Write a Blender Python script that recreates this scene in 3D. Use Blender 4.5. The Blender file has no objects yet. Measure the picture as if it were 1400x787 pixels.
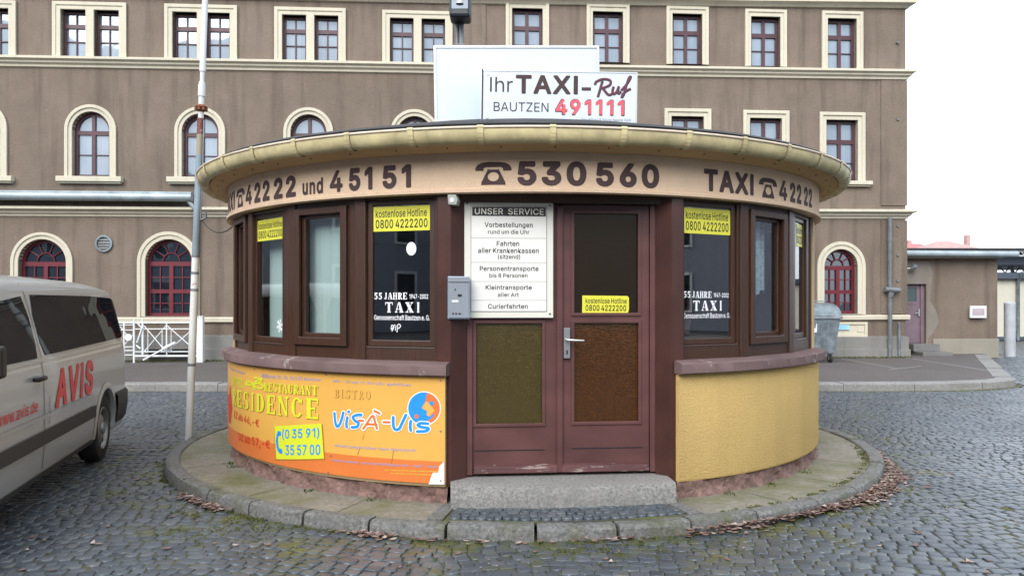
import bpy, math, random
import numpy as np
from mathutils import Vector, Matrix
from mathutils.geometry import tessellate_polygon
R = math.radians
random.seed(7); rng = np.random.default_rng(7)
scene = bpy.context.scene

# ------------------------------------------------------------------ camera, sky, sun, exposure
F, HZ, EYE = 1089.0, 412.0, 1.6          # focal length and horizon in photo pixels, eye height
cam = bpy.data.objects.new('camera', bpy.data.cameras.new('camera'))
scene.collection.objects.link(cam); scene.camera = cam
cam.location = (0, 0, EYE); cam.rotation_euler = (R(90), 0, 0)
cam.data.sensor_width = 36; cam.data.lens = F / 1400 * 36
cam.data.shift_y = (HZ - 393.5) / 1400
cam.data.clip_start = 0.05; cam.data.clip_end = 3000

SUN_EL, SUN_AZ = 36, 200                  # high behind the camera, a little to its left
world = bpy.data.worlds.new('World'); scene.world = world; world.use_nodes = True
wn, wl = world.node_tree.nodes, world.node_tree.links
sky = wn.new('ShaderNodeTexSky'); sky.sky_type = 'NISHITA'; sky.sun_disc = False
sky.sun_elevation = R(SUN_EL); sky.sun_rotation = R(SUN_AZ)
sky.air_density = 1.0; sky.dust_density = 1.5; sky.ozone_density = 1.0
hsv = wn.new('ShaderNodeHueSaturation'); hsv.inputs['Saturation'].default_value = 0.35
wl.new(sky.outputs[0], hsv.inputs['Color'])
cl = wn.new('ShaderNodeMix'); cl.data_type = 'RGBA'; cl.inputs[0].default_value = .62     # an even sheet of cloud over the sky
cl.inputs[7].default_value = (6.2, 6.95, 7.8, 1); wl.new(hsv.outputs[0], cl.inputs[6])
wl.new(cl.outputs[2], wn['Background'].inputs['Color'])
wn['Background'].inputs['Strength'].default_value = 0.15
sd = bpy.data.lights.new('sun', 'SUN'); sd.energy = 1.4; sd.angle = R(40); sd.color = (1, 0.97, 0.93)
sun = bpy.data.objects.new('sun', sd); scene.collection.objects.link(sun)
# sky.sun_rotation turns clockwise from +Y; the lamp shines the opposite way
_a = R(SUN_AZ); _e = R(SUN_EL)
sdir = Vector((math.sin(_a) * math.cos(_e), math.cos(_a) * math.cos(_e), math.sin(_e)))
sun.rotation_euler = (-sdir).to_track_quat('-Z', 'Y').to_euler()
vs = scene.view_settings
vs.view_transform = 'Standard'; vs.look = 'None'; vs.gamma = 1; vs.use_curve_mapping = False
vs.exposure = 1.05
scene.cycles.max_bounces = 6; scene.cycles.transparent_max_bounces = 12
scene.cycles.use_denoising = True
scene.cycles.caustics_reflective = False; scene.cycles.caustics_refractive = False

# ------------------------------------------------------------------ helpers
col = scene.collection
def tag(o, label=None, cat=None, group=None, kind=None):
    if label: o['label'] = label
    if cat: o['category'] = cat
    if group: o['group'] = group
    if kind: o['kind'] = kind
    return o
def empty(name, loc=(0, 0, 0), rz=0, **k):
    o = bpy.data.objects.new(name, None); col.objects.link(o)
    o.location = loc; o.rotation_euler = (0, 0, rz); o.empty_display_size = .2
    return tag(o, **k)
def srgb(r, g, b):
    f = lambda c: (c / 255 / 12.92 if c <= 10 else ((c / 255 + .055) / 1.055) ** 2.4)
    return (f(r), f(g), f(b), 1)

class MB:
    def __init__(s): s.v = []; s.f = []; s.m = []; s.M = Matrix(); s.mi = 0
    def add(s, vs_, fs):
        b = len(s.v); M = s.M
        s.v += [tuple(M @ Vector(p)) for p in vs_]
        s.f += [tuple(b + i for i in f) for f in fs]; s.m += [s.mi] * len(fs)
    def box(s, x0, x1, y0, y1, z0, z1):
        P = [(x, y, z) for z in (z0, z1) for y in (y0, y1) for x in (x0, x1)]
        s.add(P, [(0, 2, 3, 1), (4, 5, 7, 6), (0, 1, 5, 4), (2, 6, 7, 3), (0, 4, 6, 2), (1, 3, 7, 5)])
    def quad(s, *p): s.add(p, [tuple(range(len(p)))])
    def tube(s, path, r, n=10, caps=True):
        path = [Vector(p) for p in path]; rs = r if isinstance(r, (list, tuple)) else [r] * len(path)
        V = []; up = None
        for i, p in enumerate(path):
            d = (path[min(i + 1, len(path) - 1)] - path[max(i - 1, 0)]).normalized()
            if up is None:
                up = Vector((0, 0, 1)) if abs(d.z) < .9 else Vector((0, 1, 0))
            a = d.cross(up).normalized(); b = a.cross(d).normalized(); up = b
            for k in range(n):
                t = 2 * math.pi * k / n
                V.append(p + (a * math.cos(t) + b * math.sin(t)) * rs[i])
        Fs = [(i * n + k, i * n + (k + 1) % n, (i + 1) * n + (k + 1) % n, (i + 1) * n + k)
              for i in range(len(path) - 1) for k in range(n)]
        if caps: Fs += [tuple(range(n - 1, -1, -1)), tuple((len(path) - 1) * n + k for k in range(n))]
        s.add(V, Fs)
    def lathe(s, prof, a0=0, a1=360, n=64, closed=False):
        """profile (r, z) turned about the z axis; angle 0 looks to -Y, growing to +X"""
        full = abs(a1 - a0) >= 359.99; cnt = n if full else n + 1; k = len(prof); V = []
        for i in range(cnt):
            t = R(a0 + (a1 - a0) * i / n)
            V += [(r * math.sin(t), -r * math.cos(t), z) for r, z in prof]
        Fs = []
        for i in range(n):
            j = (i + 1) % cnt
            for q in range(k if closed else k - 1):
                w = (q + 1) % k
                Fs.append((i * k + q, j * k + q, j * k + w, i * k + w))
        if closed and not full: Fs += [tuple(range(k)), tuple((cnt - 1) * k + q for q in range(k - 1, -1, -1))]
        s.add(V, Fs)
    def plate(s, loops, y0, y1=None, back=False):
        """outline in (x, z), holes after the first loop, between depths y0 and y1"""
        L = [[Vector((p[0], p[1], 0)) for p in lp] for lp in loops]
        flat = [p for lp in L for p in lp]; T = tessellate_polygon(L); out = []
        for t in T:
            a, b, c = (flat[i] for i in t)
            out.append(t if (b - a).cross(c - a).z > 0 else (t[0], t[2], t[1]))
        s.add([(p.x, y0, p.y) for p in flat], out)
        if y1 is not None:
            for lp in L:
                n = len(lp)
                s.add([(p.x, y0, p.y) for p in lp] + [(p.x, y1, p.y) for p in lp],
                      [(i, (i + 1) % n, n + (i + 1) % n, n + i) for i in range(n)])
            if back: s.add([(p.x, y1, p.y) for p in flat], [t[::-1] for t in out])
    def warp(s, fn, start=0): s.v[start:] = [tuple(fn(*p)) for p in s.v[start:]]
    def build(s, name, mats, parent=None, smooth=None, bevel=0, loc=None):
        me = bpy.data.meshes.new(name); me.from_pydata(s.v, [], s.f)
        mats = mats if isinstance(mats, (list, tuple)) else [mats]
        for m in mats: me.materials.append(m)
        if len(mats) > 1: me.polygons.foreach_set('material_index', s.m)
        me.update()
        import bmesh
        bm = bmesh.new(); bm.from_mesh(me); bmesh.ops.remove_doubles(bm, verts=bm.verts, dist=1e-5)
        bmesh.ops.recalc_face_normals(bm, faces=bm.faces)
        bm.to_mesh(me); bm.free()
        if smooth:
            me.polygons.foreach_set('use_smooth', [True] * len(me.polygons))
            me.set_sharp_from_angle(angle=R(smooth))
        o = bpy.data.objects.new(name, me); col.objects.link(o); o.parent = parent
        if loc: o.location = loc
        if bevel:
            b = o.modifiers.new('bevel', 'BEVEL'); b.width = bevel; b.segments = 2; b.limit_method = 'ANGLE'; b.angle_limit = R(40)
        return o

# ---- writing: glyph outlines as flat faces, fitted into a box
_tc = {}
# outlines of the plain letters: character number: (advance, closed outlines x, y, x, y ...)
OUTLINES = {
    33: (98, [[58,42,65,36,70,29,72,20,70,12,65,5,58,-1,49,-2,40,-1,33,5,28,12,26,20,28,29,33,36,40,42,49,43],[63,80,35,80,34,81,32,252,32,254,35,254,65,254,66,253,64,103]]),
    38: (224, [[82,255,101,257,120,254,133,249,144,242,154,230,160,217,162,203,158,181,146,163,129,147,110,132,163,68,168,76,173,92,174,112,204,112,202,90,198,73,183,44,218,0,182,0,164,21,153,12,137,4,118,-2,96,-3,75,-1,55,6,40,17,27,31,20,48,17,66,20,85,24,95,40,115,68,138,61,146,44,172,40,182,38,199,40,215,45,229,56,241,67,249],[145,44,138,53,86,115,76,108,55,87,50,77,48,67,50,54,55,44,61,37,72,29,83,25,95,23,108,25,126,30],[91,155,119,178,127,187,131,202,129,214,123,222,113,228,107,229,100,230,83,226,73,216,68,199,73,182,84,164]]),
    40: (137, [[117,270,117,268,95,214,85,172,81,154,76,102,80,56,95,6,118,-47,115,-48,89,-48,88,-47,69,-10,56,28,47,66,45,105,50,158,66,221,88,269,89,270]]),
    41: (137, [[20,270,48,269,71,221,86,162,92,105,89,65,81,28,67,-10,49,-46,47,-48,21,-48,19,-47,42,7,57,57,61,102,56,158,41,213]]),
    44: (94, [[20,-60,20,-56,34,35,35,36,67,36,67,33,42,-59,41,-60]]),
    45: (227, [[57,95,57,121,58,122,167,122,168,121,168,95,167,94,58,94]]),
    46: (94, [[31,36,39,42,47,43,56,42,63,37,69,29,71,20,69,12,65,5,56,-1,49,-2,39,-1,32,4,26,12,25,19,26,29]]),
    48: (227, [[113,258,137,254,141,253,160,242,179,223,192,196,200,165,203,129,200,88,192,57,179,31,162,12,142,1,137,0,114,-3,86,1,66,12,47,31,34,58,27,89,24,125,27,166,35,197,48,223,65,242,85,253,89,254],[113,230,96,227,92,224,83,218,70,203,62,181,56,157,55,121,56,97,62,73,70,52,83,37,96,28,114,25,131,28,135,31,144,37,157,52,165,72,170,97,172,129,170,157,165,180,157,203,144,218,131,227]]),
    49: (172, [[132,0,102,0,101,1,101,223,100,224,39,180,38,181,38,210,38,213,40,214,94,254,132,254,133,253,133,2]]),
    50: (227, [[32,0,32,24,116,113,141,141,155,163,160,186,159,198,155,207,145,218,137,224,112,230,98,228,87,224,80,219,69,206,65,195,63,181,33,181,36,204,43,221,54,236,72,248,91,255,111,258,131,255,153,248,168,237,181,223,188,205,191,187,185,160,167,128,132,89,77,31,76,29,77,28,194,28,195,27,195,1,193,0]]),
    51: (227, [[35,254,186,254,186,230,111,144,132,144,149,139,154,138,171,127,185,111,194,93,196,73,194,51,185,33,171,18,154,6,129,-1,110,-3,90,-1,66,5,49,15,44,20,35,29,26,46,22,65,23,66,55,66,58,53,63,44,72,35,83,30,109,25,138,30,148,37,157,46,163,58,165,72,163,86,158,98,150,108,142,114,137,117,121,122,103,124,79,124,78,125,78,150,143,223,144,226,36,226,35,227]]),
    52: (227, [[154,254,55,84,54,82,55,81,141,81,141,158,142,159,170,159,171,158,171,82,172,81,207,81,207,54,198,53,171,53,171,0,143,0,141,1,141,52,140,53,21,53,20,54,21,80,123,253,124,254]]),
    53: (227, [[183,254,183,227,182,226,75,226,67,152,68,151,89,162,116,167,132,165,147,160,161,153,167,147,182,130,189,116,194,99,195,80,193,58,184,38,171,21,154,8,134,-1,109,-3,89,-1,67,8,55,16,42,29,35,43,33,49,30,65,60,65,64,54,69,45,87,30,111,25,125,27,138,32,150,43,157,53,162,66,164,80,162,97,157,111,149,121,137,131,124,137,108,138,86,134,64,123,34,126,48,254]]),
    54: (227, [[160,254,86,147,98,153,117,157,139,155,158,147,171,137,185,119,192,97,194,77,191,54,184,36,172,22,155,7,145,3,135,-1,111,-3,91,-1,71,7,54,21,42,37,34,58,32,83,34,101,41,120,69,170,125,253,127,254],[112,24,127,26,138,31,150,41,157,51,160,58,162,64,164,78,161,96,157,107,150,117,138,126,127,131,114,133,101,131,91,128,87,126,76,117,69,107,65,97,62,80,65,61,69,51,76,41,88,31,99,26]]),
    55: (227, [[49,0,162,224,161,226,32,226,31,227,31,254,64,254,194,254,195,253,195,224,82,1,81,0]]),
    56: (227, [[112,258,134,256,153,249,168,239,182,223,188,209,191,191,188,171,179,154,166,141,150,133,151,132,164,128,174,122,186,110,194,98,199,83,200,70,198,48,189,31,175,17,158,6,137,-1,114,-3,88,-1,69,6,51,17,38,30,36,34,29,48,26,68,28,83,32,96,40,110,51,121,63,128,76,133,59,141,47,153,38,171,35,191,38,209,44,223,58,239,73,249,92,256],[167,57,168,67,167,83,161,94,151,105,140,111,128,116,112,118,98,116,86,111,72,102,65,94,60,85,59,83,58,72,59,61,59,57,64,46,72,38,81,32,96,26,110,25,124,26,130,26,142,30,152,36,156,41,161,46],[160,188,158,200,154,209,146,219,138,225,113,230,89,225,80,218,72,209,68,198,66,187,68,176,72,166,80,157,90,150,113,145,137,150,145,156,154,166,158,176]]),
    57: (227, [[66,0,139,107,127,101,109,97,87,100,69,107,55,118,41,135,34,157,32,178,35,200,42,218,54,234,71,247,83,252,91,255,114,258,135,255,155,247,172,233,184,217,192,197,194,172,192,154,185,133,158,84,101,1,99,0],[99,123,111,122,127,123,139,129,148,136,157,147,162,160,164,176,162,190,157,204,148,216,139,223,127,228,112,230,99,228,87,223,78,216,72,208,69,203,64,191,63,179,64,165,64,161,69,148,79,136,87,129]]),
    65: (240, [[102,254,137,254,138,253,230,1,229,0,198,1,172,71,137,71,68,71,43,1,10,0,8,1,97,244],[119,226,77,100,79,99,121,99,161,99,162,100,138,169]]),
    66: (228, [[30,254,123,254,141,252,163,245,180,234,190,221,197,205,199,188,198,172,193,160,178,143,158,133,157,132,159,131,170,129,182,123,193,113,201,102,207,86,209,69,207,53,205,46,200,33,188,20,172,9,151,2,125,0,30,0],[62,115,62,29,124,29,144,31,149,32,166,41,175,53,178,69,176,81,171,91,164,100,160,104,152,109,140,114,135,114],[62,143,119,143,144,148,153,154,162,164,166,174,168,185,165,202,156,214,141,223,121,226,62,226]]),
    67: (255, [[187,9,169,2,153,-2,133,-3,106,1,75,12,55,29,51,33,35,58,24,90,20,126,24,162,35,196,51,222,54,225,75,242,101,253,133,258,168,252,173,251,186,245,201,236,214,223,224,209,232,193,236,175,235,174,207,174,204,175,195,197,178,214,158,224,133,228,111,225,92,216,77,204,74,201,62,182,54,157,52,130,54,101,54,97,63,73,74,54,79,50,92,38,109,30,134,26,158,30,178,40,194,56,204,80,236,80,232,62,224,45,214,32,208,26,201,19]]),
    68: (251, [[30,0,30,254,115,254,147,251,176,239,199,222,217,196,227,164,231,129,227,91,219,66,217,59,200,36,175,15,145,4,110,0],[62,29,109,29,136,31,159,40,175,53,178,57,189,75,197,99,200,129,197,156,190,179,175,201,160,214,138,223,111,226,62,226]]),
    69: (209, [[188,0,32,0,30,1,30,253,32,254,185,254,186,253,186,226,130,226,62,226,62,144,63,143,177,143,178,142,178,115,177,114,62,114,62,30,63,29,187,29,188,28]]),
    70: (205, [[31,0,30,2,30,254,184,254,185,253,185,227,184,226,103,226,62,226,62,139,172,139,173,138,173,112,172,111,62,111,62,1,61,0]]),
    71: (260, [[133,258,152,256,169,252,187,245,201,235,213,223,225,208,232,192,237,174,204,174,194,197,177,213,158,224,133,228,111,225,92,216,77,204,74,201,62,182,54,158,54,153,52,124,54,97,63,72,74,54,79,50,92,38,109,30,134,26,155,29,172,36,187,47,198,62,205,80,207,100,178,100,141,100,141,128,239,128,239,98,235,69,225,45,208,24,188,9,163,0,136,-3,102,1,75,13,57,28,51,33,35,58,24,90,20,126,24,162,35,196,40,204,52,222,74,242,102,254]]),
    72: (258, [[30,0,30,254,61,254,62,253,62,145,63,144,196,144,196,253,197,254,227,254,228,248,228,0,197,0,196,1,196,116,64,116,62,115,62,1,61,0]]),
    73: (96, [[33,254,63,254,64,253,64,2,63,0,33,0,32,1,32,252]]),
    74: (198, [[167,254,168,252,168,72,163,40,148,17,124,3,121,2,93,-3,62,2,37,17,22,40,19,59,17,72,17,86,48,86,49,72,52,52,61,38,71,31,77,28,94,25,110,28,124,38,133,52,136,72,136,253,137,254]]),
    75: (233, [[223,0,186,1,99,122,62,83,62,0,30,0,30,253,32,254,61,254,62,253,62,174,62,123,63,122,88,153,182,253,223,254,123,146,122,144]]),
    77: (314, [[284,254,284,2,283,0,253,0,252,1,253,216,228,146,173,6,170,0,144,0,143,1,85,146,61,216,60,217,60,216,60,187,61,168,61,2,60,0,31,0,30,1,30,254,75,254,76,253,138,96,158,38,176,93,238,253,239,254]]),
    78: (262, [[232,0,194,0,192,1,100,146,61,213,62,170,62,1,61,0,30,0,30,252,31,254,67,254,69,253,172,91,201,40,199,94,199,253,200,254,232,254]]),
    80: (222, [[30,0,30,254,120,254,144,252,166,244,182,232,195,215,202,192,204,175,202,156,195,133,184,117,180,114,166,104,144,96,119,93,62,93,62,1,61,0],[62,121,117,121,131,123,149,128,157,135,167,147,171,160,172,172,171,188,167,201,158,212,147,219,131,224,117,226,62,226]]),
    82: (224, [[30,254,120,254,145,252,167,244,182,233,195,217,202,198,205,177,201,152,195,136,184,121,166,109,157,105,214,1,212,0,178,0,172,10,123,99,63,99,62,98,62,1,61,0,30,0],[62,226,62,128,120,128,135,129,149,133,160,141,167,150,171,162,173,176,171,190,167,202,157,213,149,220,131,224,117,226]]),
    83: (223, [[137,256,158,249,174,238,189,224,197,208,200,189,169,189,163,206,150,219,134,227,114,229,101,228,96,228,83,223,73,218,64,209,59,199,59,196,58,187,60,176,66,167,86,154,156,132,179,119,197,99,200,91,202,82,204,70,201,52,192,31,179,17,162,5,139,-2,115,-4,90,-2,80,0,64,5,48,14,33,29,23,48,19,68,51,68,57,52,63,43,71,35,86,29,111,25,123,26,129,26,144,31,155,37,165,46,171,59,173,70,171,79,165,90,148,102,65,130,44,144,30,163,26,186,29,204,38,225,51,238,70,249,94,256,116,258]]),
    84: (224, [[97,0,96,2,96,225,95,226,17,226,16,227,16,253,17,254,127,254,207,254,208,253,208,227,207,226,128,226,128,1,127,0]]),
    85: (259, [[229,254,229,86,226,62,216,40,200,21,181,8,154,-1,128,-4,104,-1,98,0,77,8,60,20,55,24,42,40,33,62,30,86,30,224,30,254,61,254,62,253,62,88,64,72,70,57,81,43,95,34,113,28,128,26,146,28,164,34,178,44,188,57,194,72,196,88,196,253,197,254]]),
    86: (240, [[9,254,41,254,42,253,105,77,120,28,136,77,197,253,198,254,230,254,224,233,139,1,138,0,103,0,100,5]]),
    87: (343, [[335,254,266,3,264,0,229,0,228,1,184,160,171,218,159,160,115,1,114,0,78,0,14,231,8,254,40,254,41,253,83,93,97,30,113,103,153,253,154,254,190,254,230,103,246,34,262,103,302,253,303,254]]),
    88: (237, [[10,0,100,130,16,254,52,253,102,181,119,152,139,186,187,253,222,254,222,253,218,247,138,131,227,0,192,0,191,1,133,84,119,109,113,98,90,63,46,1]]),
    90: (219, [[20,254,198,254,198,231,83,62,58,28,67,28,100,29,199,29,200,28,200,1,198,0,21,0,21,23,133,187,161,226,21,226,20,227]]),
    97: (195, [[168,0,138,0,138,25,137,26,125,12,108,1,81,-4,62,-3,47,2,35,11,24,22,17,37,15,54,17,69,22,80,28,89,37,96,62,105,88,110,117,113,132,117,134,119,138,128,133,147,120,160,115,162,98,165,75,161,60,150,50,137,20,146,29,161,40,173,52,182,66,188,96,192,119,190,143,180,152,173,161,160,167,145,168,129],[138,94,128,91,90,84,68,79,53,71,47,62,46,52,51,36,56,33,65,26,84,23,101,24,114,29,125,39,132,47,135,55,138,68]]),
    98: (212, [[26,254,56,254,57,253,57,160,60,161,70,174,86,186,98,191,112,192,137,189,156,180,171,168,174,164,185,146,193,122,195,92,192,64,185,42,172,22,157,8,140,0,134,-1,112,-4,99,-3,86,2,71,15,59,28,57,29,56,28,56,0,26,0],[110,23,126,26,138,32,150,44,158,58,160,66,163,75,164,92,163,115,158,131,150,145,139,156,127,162,110,165,93,162,81,156,70,145,62,130,58,114,56,96,58,74,63,58,70,43,83,31,94,26]]),
    99: (198, [[152,178,170,160,180,138,151,131,145,145,134,155,121,162,104,165,85,161,73,155,63,145,54,129,50,112,48,96,50,75,54,59,62,44,73,33,88,26,105,23,121,26,134,33,146,45,152,59,178,52,180,51,180,50,171,29,153,11,130,0,103,-4,79,-1,57,9,41,24,32,37,28,44,20,66,17,95,20,123,28,146,41,164,57,179,79,189,105,192,130,189]]),
    100: (212, [[186,254,186,0,156,0,156,28,155,29,153,28,141,15,126,2,114,-3,101,-4,75,-1,56,8,41,22,27,42,20,65,19,78,17,95,20,119,27,146,40,165,56,180,75,189,97,192,114,191,126,186,143,174,153,161,155,160,155,253,156,254],[102,23,118,26,131,32,142,43,150,59,154,75,156,94,154,114,150,130,142,145,131,156,119,162,102,165,85,162,73,156,62,145,54,130,50,114,48,96,50,75,54,59,62,44,73,33,83,28,88,26]]),
    101: (202, [[103,192,133,187,147,180,159,171,163,166,170,157,179,140,184,117,186,86,185,85,49,85,49,82,50,69,55,53,64,41,76,31,90,25,105,23,127,26,142,36,153,52,156,52,181,45,177,32,169,21,156,10,141,2,126,-3,119,-3,105,-4,83,-1,58,8,41,24,28,43,20,66,17,94,20,121,28,145,40,164,58,180,78,189],[49,110,153,110,154,111,153,119,149,134,142,146,138,150,130,157,122,161,118,163,104,165,87,163,75,158,62,146,54,135,50,121]]),
    102: (127, [[41,0,40,2,40,163,39,164,3,164,3,189,4,190,40,190,40,217,42,231,49,244,57,252,68,259,95,265,117,261,121,260,120,257,114,234,98,237,85,235,77,230,72,221,71,211,71,190,114,190,114,165,113,164,72,164,71,163,71,1,70,0]]),
    103: (213, [[186,190,186,-5,183,-27,175,-45,161,-59,145,-68,121,-73,104,-75,89,-74,67,-70,43,-56,40,-53,25,-35,51,-20,62,-33,77,-44,104,-49,124,-46,140,-38,151,-25,152,-21,156,-3,156,34,153,33,142,20,126,8,114,4,98,2,76,5,57,13,40,28,28,46,20,68,17,95,20,120,27,147,39,165,56,180,73,188,97,192,116,190,127,186,142,174,153,160,156,159,157,160,157,190],[119,163,101,165,84,162,73,156,63,146,54,130,50,115,48,97,50,81,54,62,61,49,67,44,73,38,85,32,103,30,118,32,132,38,143,49,150,61,155,76,156,93,155,115,150,132,142,145,133,155]]),
    104: (205, [[179,0,149,0,148,1,148,118,145,137,136,152,125,160,122,161,105,165,91,163,80,159,70,149,63,141,58,129,57,116,57,0,26,0,26,124,26,253,27,254,56,254,57,253,57,157,63,167,76,181,96,189,114,192,132,190,148,184,160,175,170,159,176,144,177,138,179,121]]),
    105: (83, [[27,0,26,2,26,189,27,190,56,190,57,188,57,1,56,0],[62,234,57,227,50,223,42,221,34,223,27,227,22,234,21,242,22,249,27,256,34,260,42,262,50,260,57,256,62,249,63,242]]),
    107: (190, [[27,254,56,254,57,253,57,108,58,106,61,107,142,190,179,190,101,109,153,41,185,0,147,0,81,84,77,88,57,69,57,0,26,0,26,252]]),
    108: (84, [[28,262,57,262,58,261,58,2,57,0,28,0,27,1,27,260]]),
    109: (305, [[278,0,249,0,248,1,248,128,245,145,235,156,225,162,221,163,207,165,197,164,190,161,187,160,182,154,173,144,168,124,168,0,138,0,137,1,137,130,133,146,125,156,115,163,100,165,79,160,71,154,63,144,58,133,57,122,57,32,57,0,27,0,26,1,26,190,56,190,56,155,59,162,66,172,86,188,110,193,129,190,144,179,154,166,158,154,161,160,169,171,190,187,218,193,231,191,249,186,260,178,270,164,276,148,278,129]]),
    110: (205, [[179,0,149,0,148,1,148,118,147,125,145,137,136,151,123,161,105,165,91,163,81,159,70,149,63,141,59,131,57,116,57,0,26,0,26,62,26,190,56,190,56,155,62,166,76,181,94,189,115,192,132,190,146,184,160,173,170,160,176,139,179,121]]),
    111: (208, [[79,-1,57,9,41,24,28,44,20,66,17,92,20,123,28,146,41,164,58,180,77,188,86,190,105,192,129,189,150,179,167,164,180,146,188,122,191,96,188,66,180,44,168,24,149,8,125,-1,103,-4],[104,165,85,161,73,155,63,145,54,128,50,112,48,95,50,75,54,60,62,44,73,33,85,27,104,23,121,26,133,32,146,44,154,60,158,75,160,93,158,112,154,128,146,143,133,156,121,162]]),
    112: (212, [[26,-71,26,190,56,190,56,161,57,160,60,161,70,174,86,186,98,191,111,192,137,189,156,180,172,166,185,146,193,122,193,118,195,92,193,66,183,39,173,24,157,8,137,-1,116,-4,99,-3,86,2,71,14,60,28,57,29,57,-70,56,-71],[110,23,126,26,138,32,150,44,158,58,160,66,163,75,164,92,163,115,158,131,150,145,139,156,127,162,110,165,93,162,81,156,70,145,62,130,58,114,56,96,58,74,63,58,70,43,83,31,94,26]]),
    114: (130, [[27,0,26,2,26,189,27,190,56,190,56,161,57,160,65,173,75,183,88,189,95,190,106,192,122,192,122,162,121,161,103,163,91,161,81,157,71,152,63,142,58,131,57,120,57,1,56,0]]),
    115: (182, [[112,191,127,186,140,179,149,169,162,145,134,139,129,149,124,154,120,158,110,164,95,166,81,164,65,158,57,150,54,139,56,130,63,122,82,113,87,111,114,105,136,97,152,86,162,70,166,53,163,39,156,24,150,17,144,12,130,3,112,-2,93,-4,72,-3,67,-2,56,2,43,9,36,15,30,20,23,32,18,47,47,53,53,40,63,30,75,25,92,23,108,25,122,31,131,41,134,51,132,59,127,67,118,74,105,78,76,85,53,93,37,104,27,120,23,137,26,151,33,166,39,172,44,177,58,185,77,190,93,192]]),
    116: (114, [[106,1,97,-1,84,-2,62,1,46,11,36,27,32,46,32,163,31,164,3,164,3,189,4,190,32,190,32,235,42,236,63,236,63,190,101,190,102,189,102,164,64,164,63,163,63,47,65,37,68,31,75,26,86,25,101,27,106,6]]),
    117: (205, [[26,190,56,190,57,189,57,72,60,54,68,37,82,28,100,25,113,27,125,31,135,39,142,48,146,60,148,75,148,190,179,190,179,128,179,0,149,0,149,34,143,23,129,8,111,0,89,-3,73,-1,58,5,43,16,35,30,28,47,26,67]]),
    118: (195, [[185,190,116,7,112,0,82,0,81,1,17,168,10,190,41,190,42,189,81,83,97,30,114,84,152,189,153,190]]),
    119: (284, [[11,190,43,190,44,189,67,108,85,35,103,108,126,190,157,190,158,189,184,96,198,34,206,69,240,189,241,190,272,190,264,165,215,0,185,0,184,1,159,85,141,153,124,85,99,1,98,0,70,0,67,6]]),
    122: (190, [[169,0,21,0,21,23,127,160,126,161,25,161,24,162,24,187,24,190,25,190,166,190,166,165,63,29,64,28,168,28,169,27]]),
    246: (208, [[79,-1,57,9,41,24,28,44,20,66,17,92,20,123,28,146,41,164,58,180,77,188,86,190,105,192,129,189,150,179,167,164,180,146,188,122,191,96,188,66,180,44,168,24,149,8,125,-1,103,-4],[104,165,85,161,73,155,63,145,54,128,50,112,48,95,50,75,54,60,62,44,73,33,85,27,104,23,121,26,133,32,146,44,154,60,158,75,160,93,158,112,154,128,146,143,133,156,121,162],[47,242,49,249,53,256,60,260,68,262,76,260,82,256,86,249,88,241,86,234,81,227,76,223,68,221,60,223,53,227,49,234],[119,242,121,249,125,256,132,260,140,262,147,260,154,256,158,249,160,241,158,234,154,227,147,223,140,221,132,223,125,227,121,234]]),
    252: (205, [[26,190,56,190,57,189,57,72,60,54,68,37,82,28,100,25,113,27,125,31,135,39,142,48,146,60,148,75,148,190,179,190,179,128,179,0,149,0,149,34,143,23,129,8,111,0,89,-3,73,-1,58,5,43,16,35,30,28,47,26,67],[67,221,59,223,52,227,48,234,46,242,48,249,52,256,59,260,66,262,74,260,81,256,85,249,87,242,85,234,81,227,74,223],[159,242,157,234,153,227,146,223,138,221,131,223,124,227,120,234,118,241,120,249,124,256,131,260,138,262,146,260,153,256,157,249]]),
    8364: (232, [[210,21,194,10,180,3,163,-2,143,-3,115,1,90,12,68,33,52,57,42,90,9,90,8,91,17,115,40,116,39,125,40,140,9,140,17,163,42,164,52,197,55,202,68,222,89,241,118,254,143,258,163,256,180,251,196,243,212,232,199,205,183,217,166,224,145,228,136,227,124,225,107,216,91,201,80,182,75,165,77,164,181,164,170,140,73,140,72,138,71,124,72,116,73,115,159,115,149,91,148,90,76,90,75,89,80,72,91,53,107,38,121,31,126,29,144,26,165,29,183,37,198,48,210,22]]),
}
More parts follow.
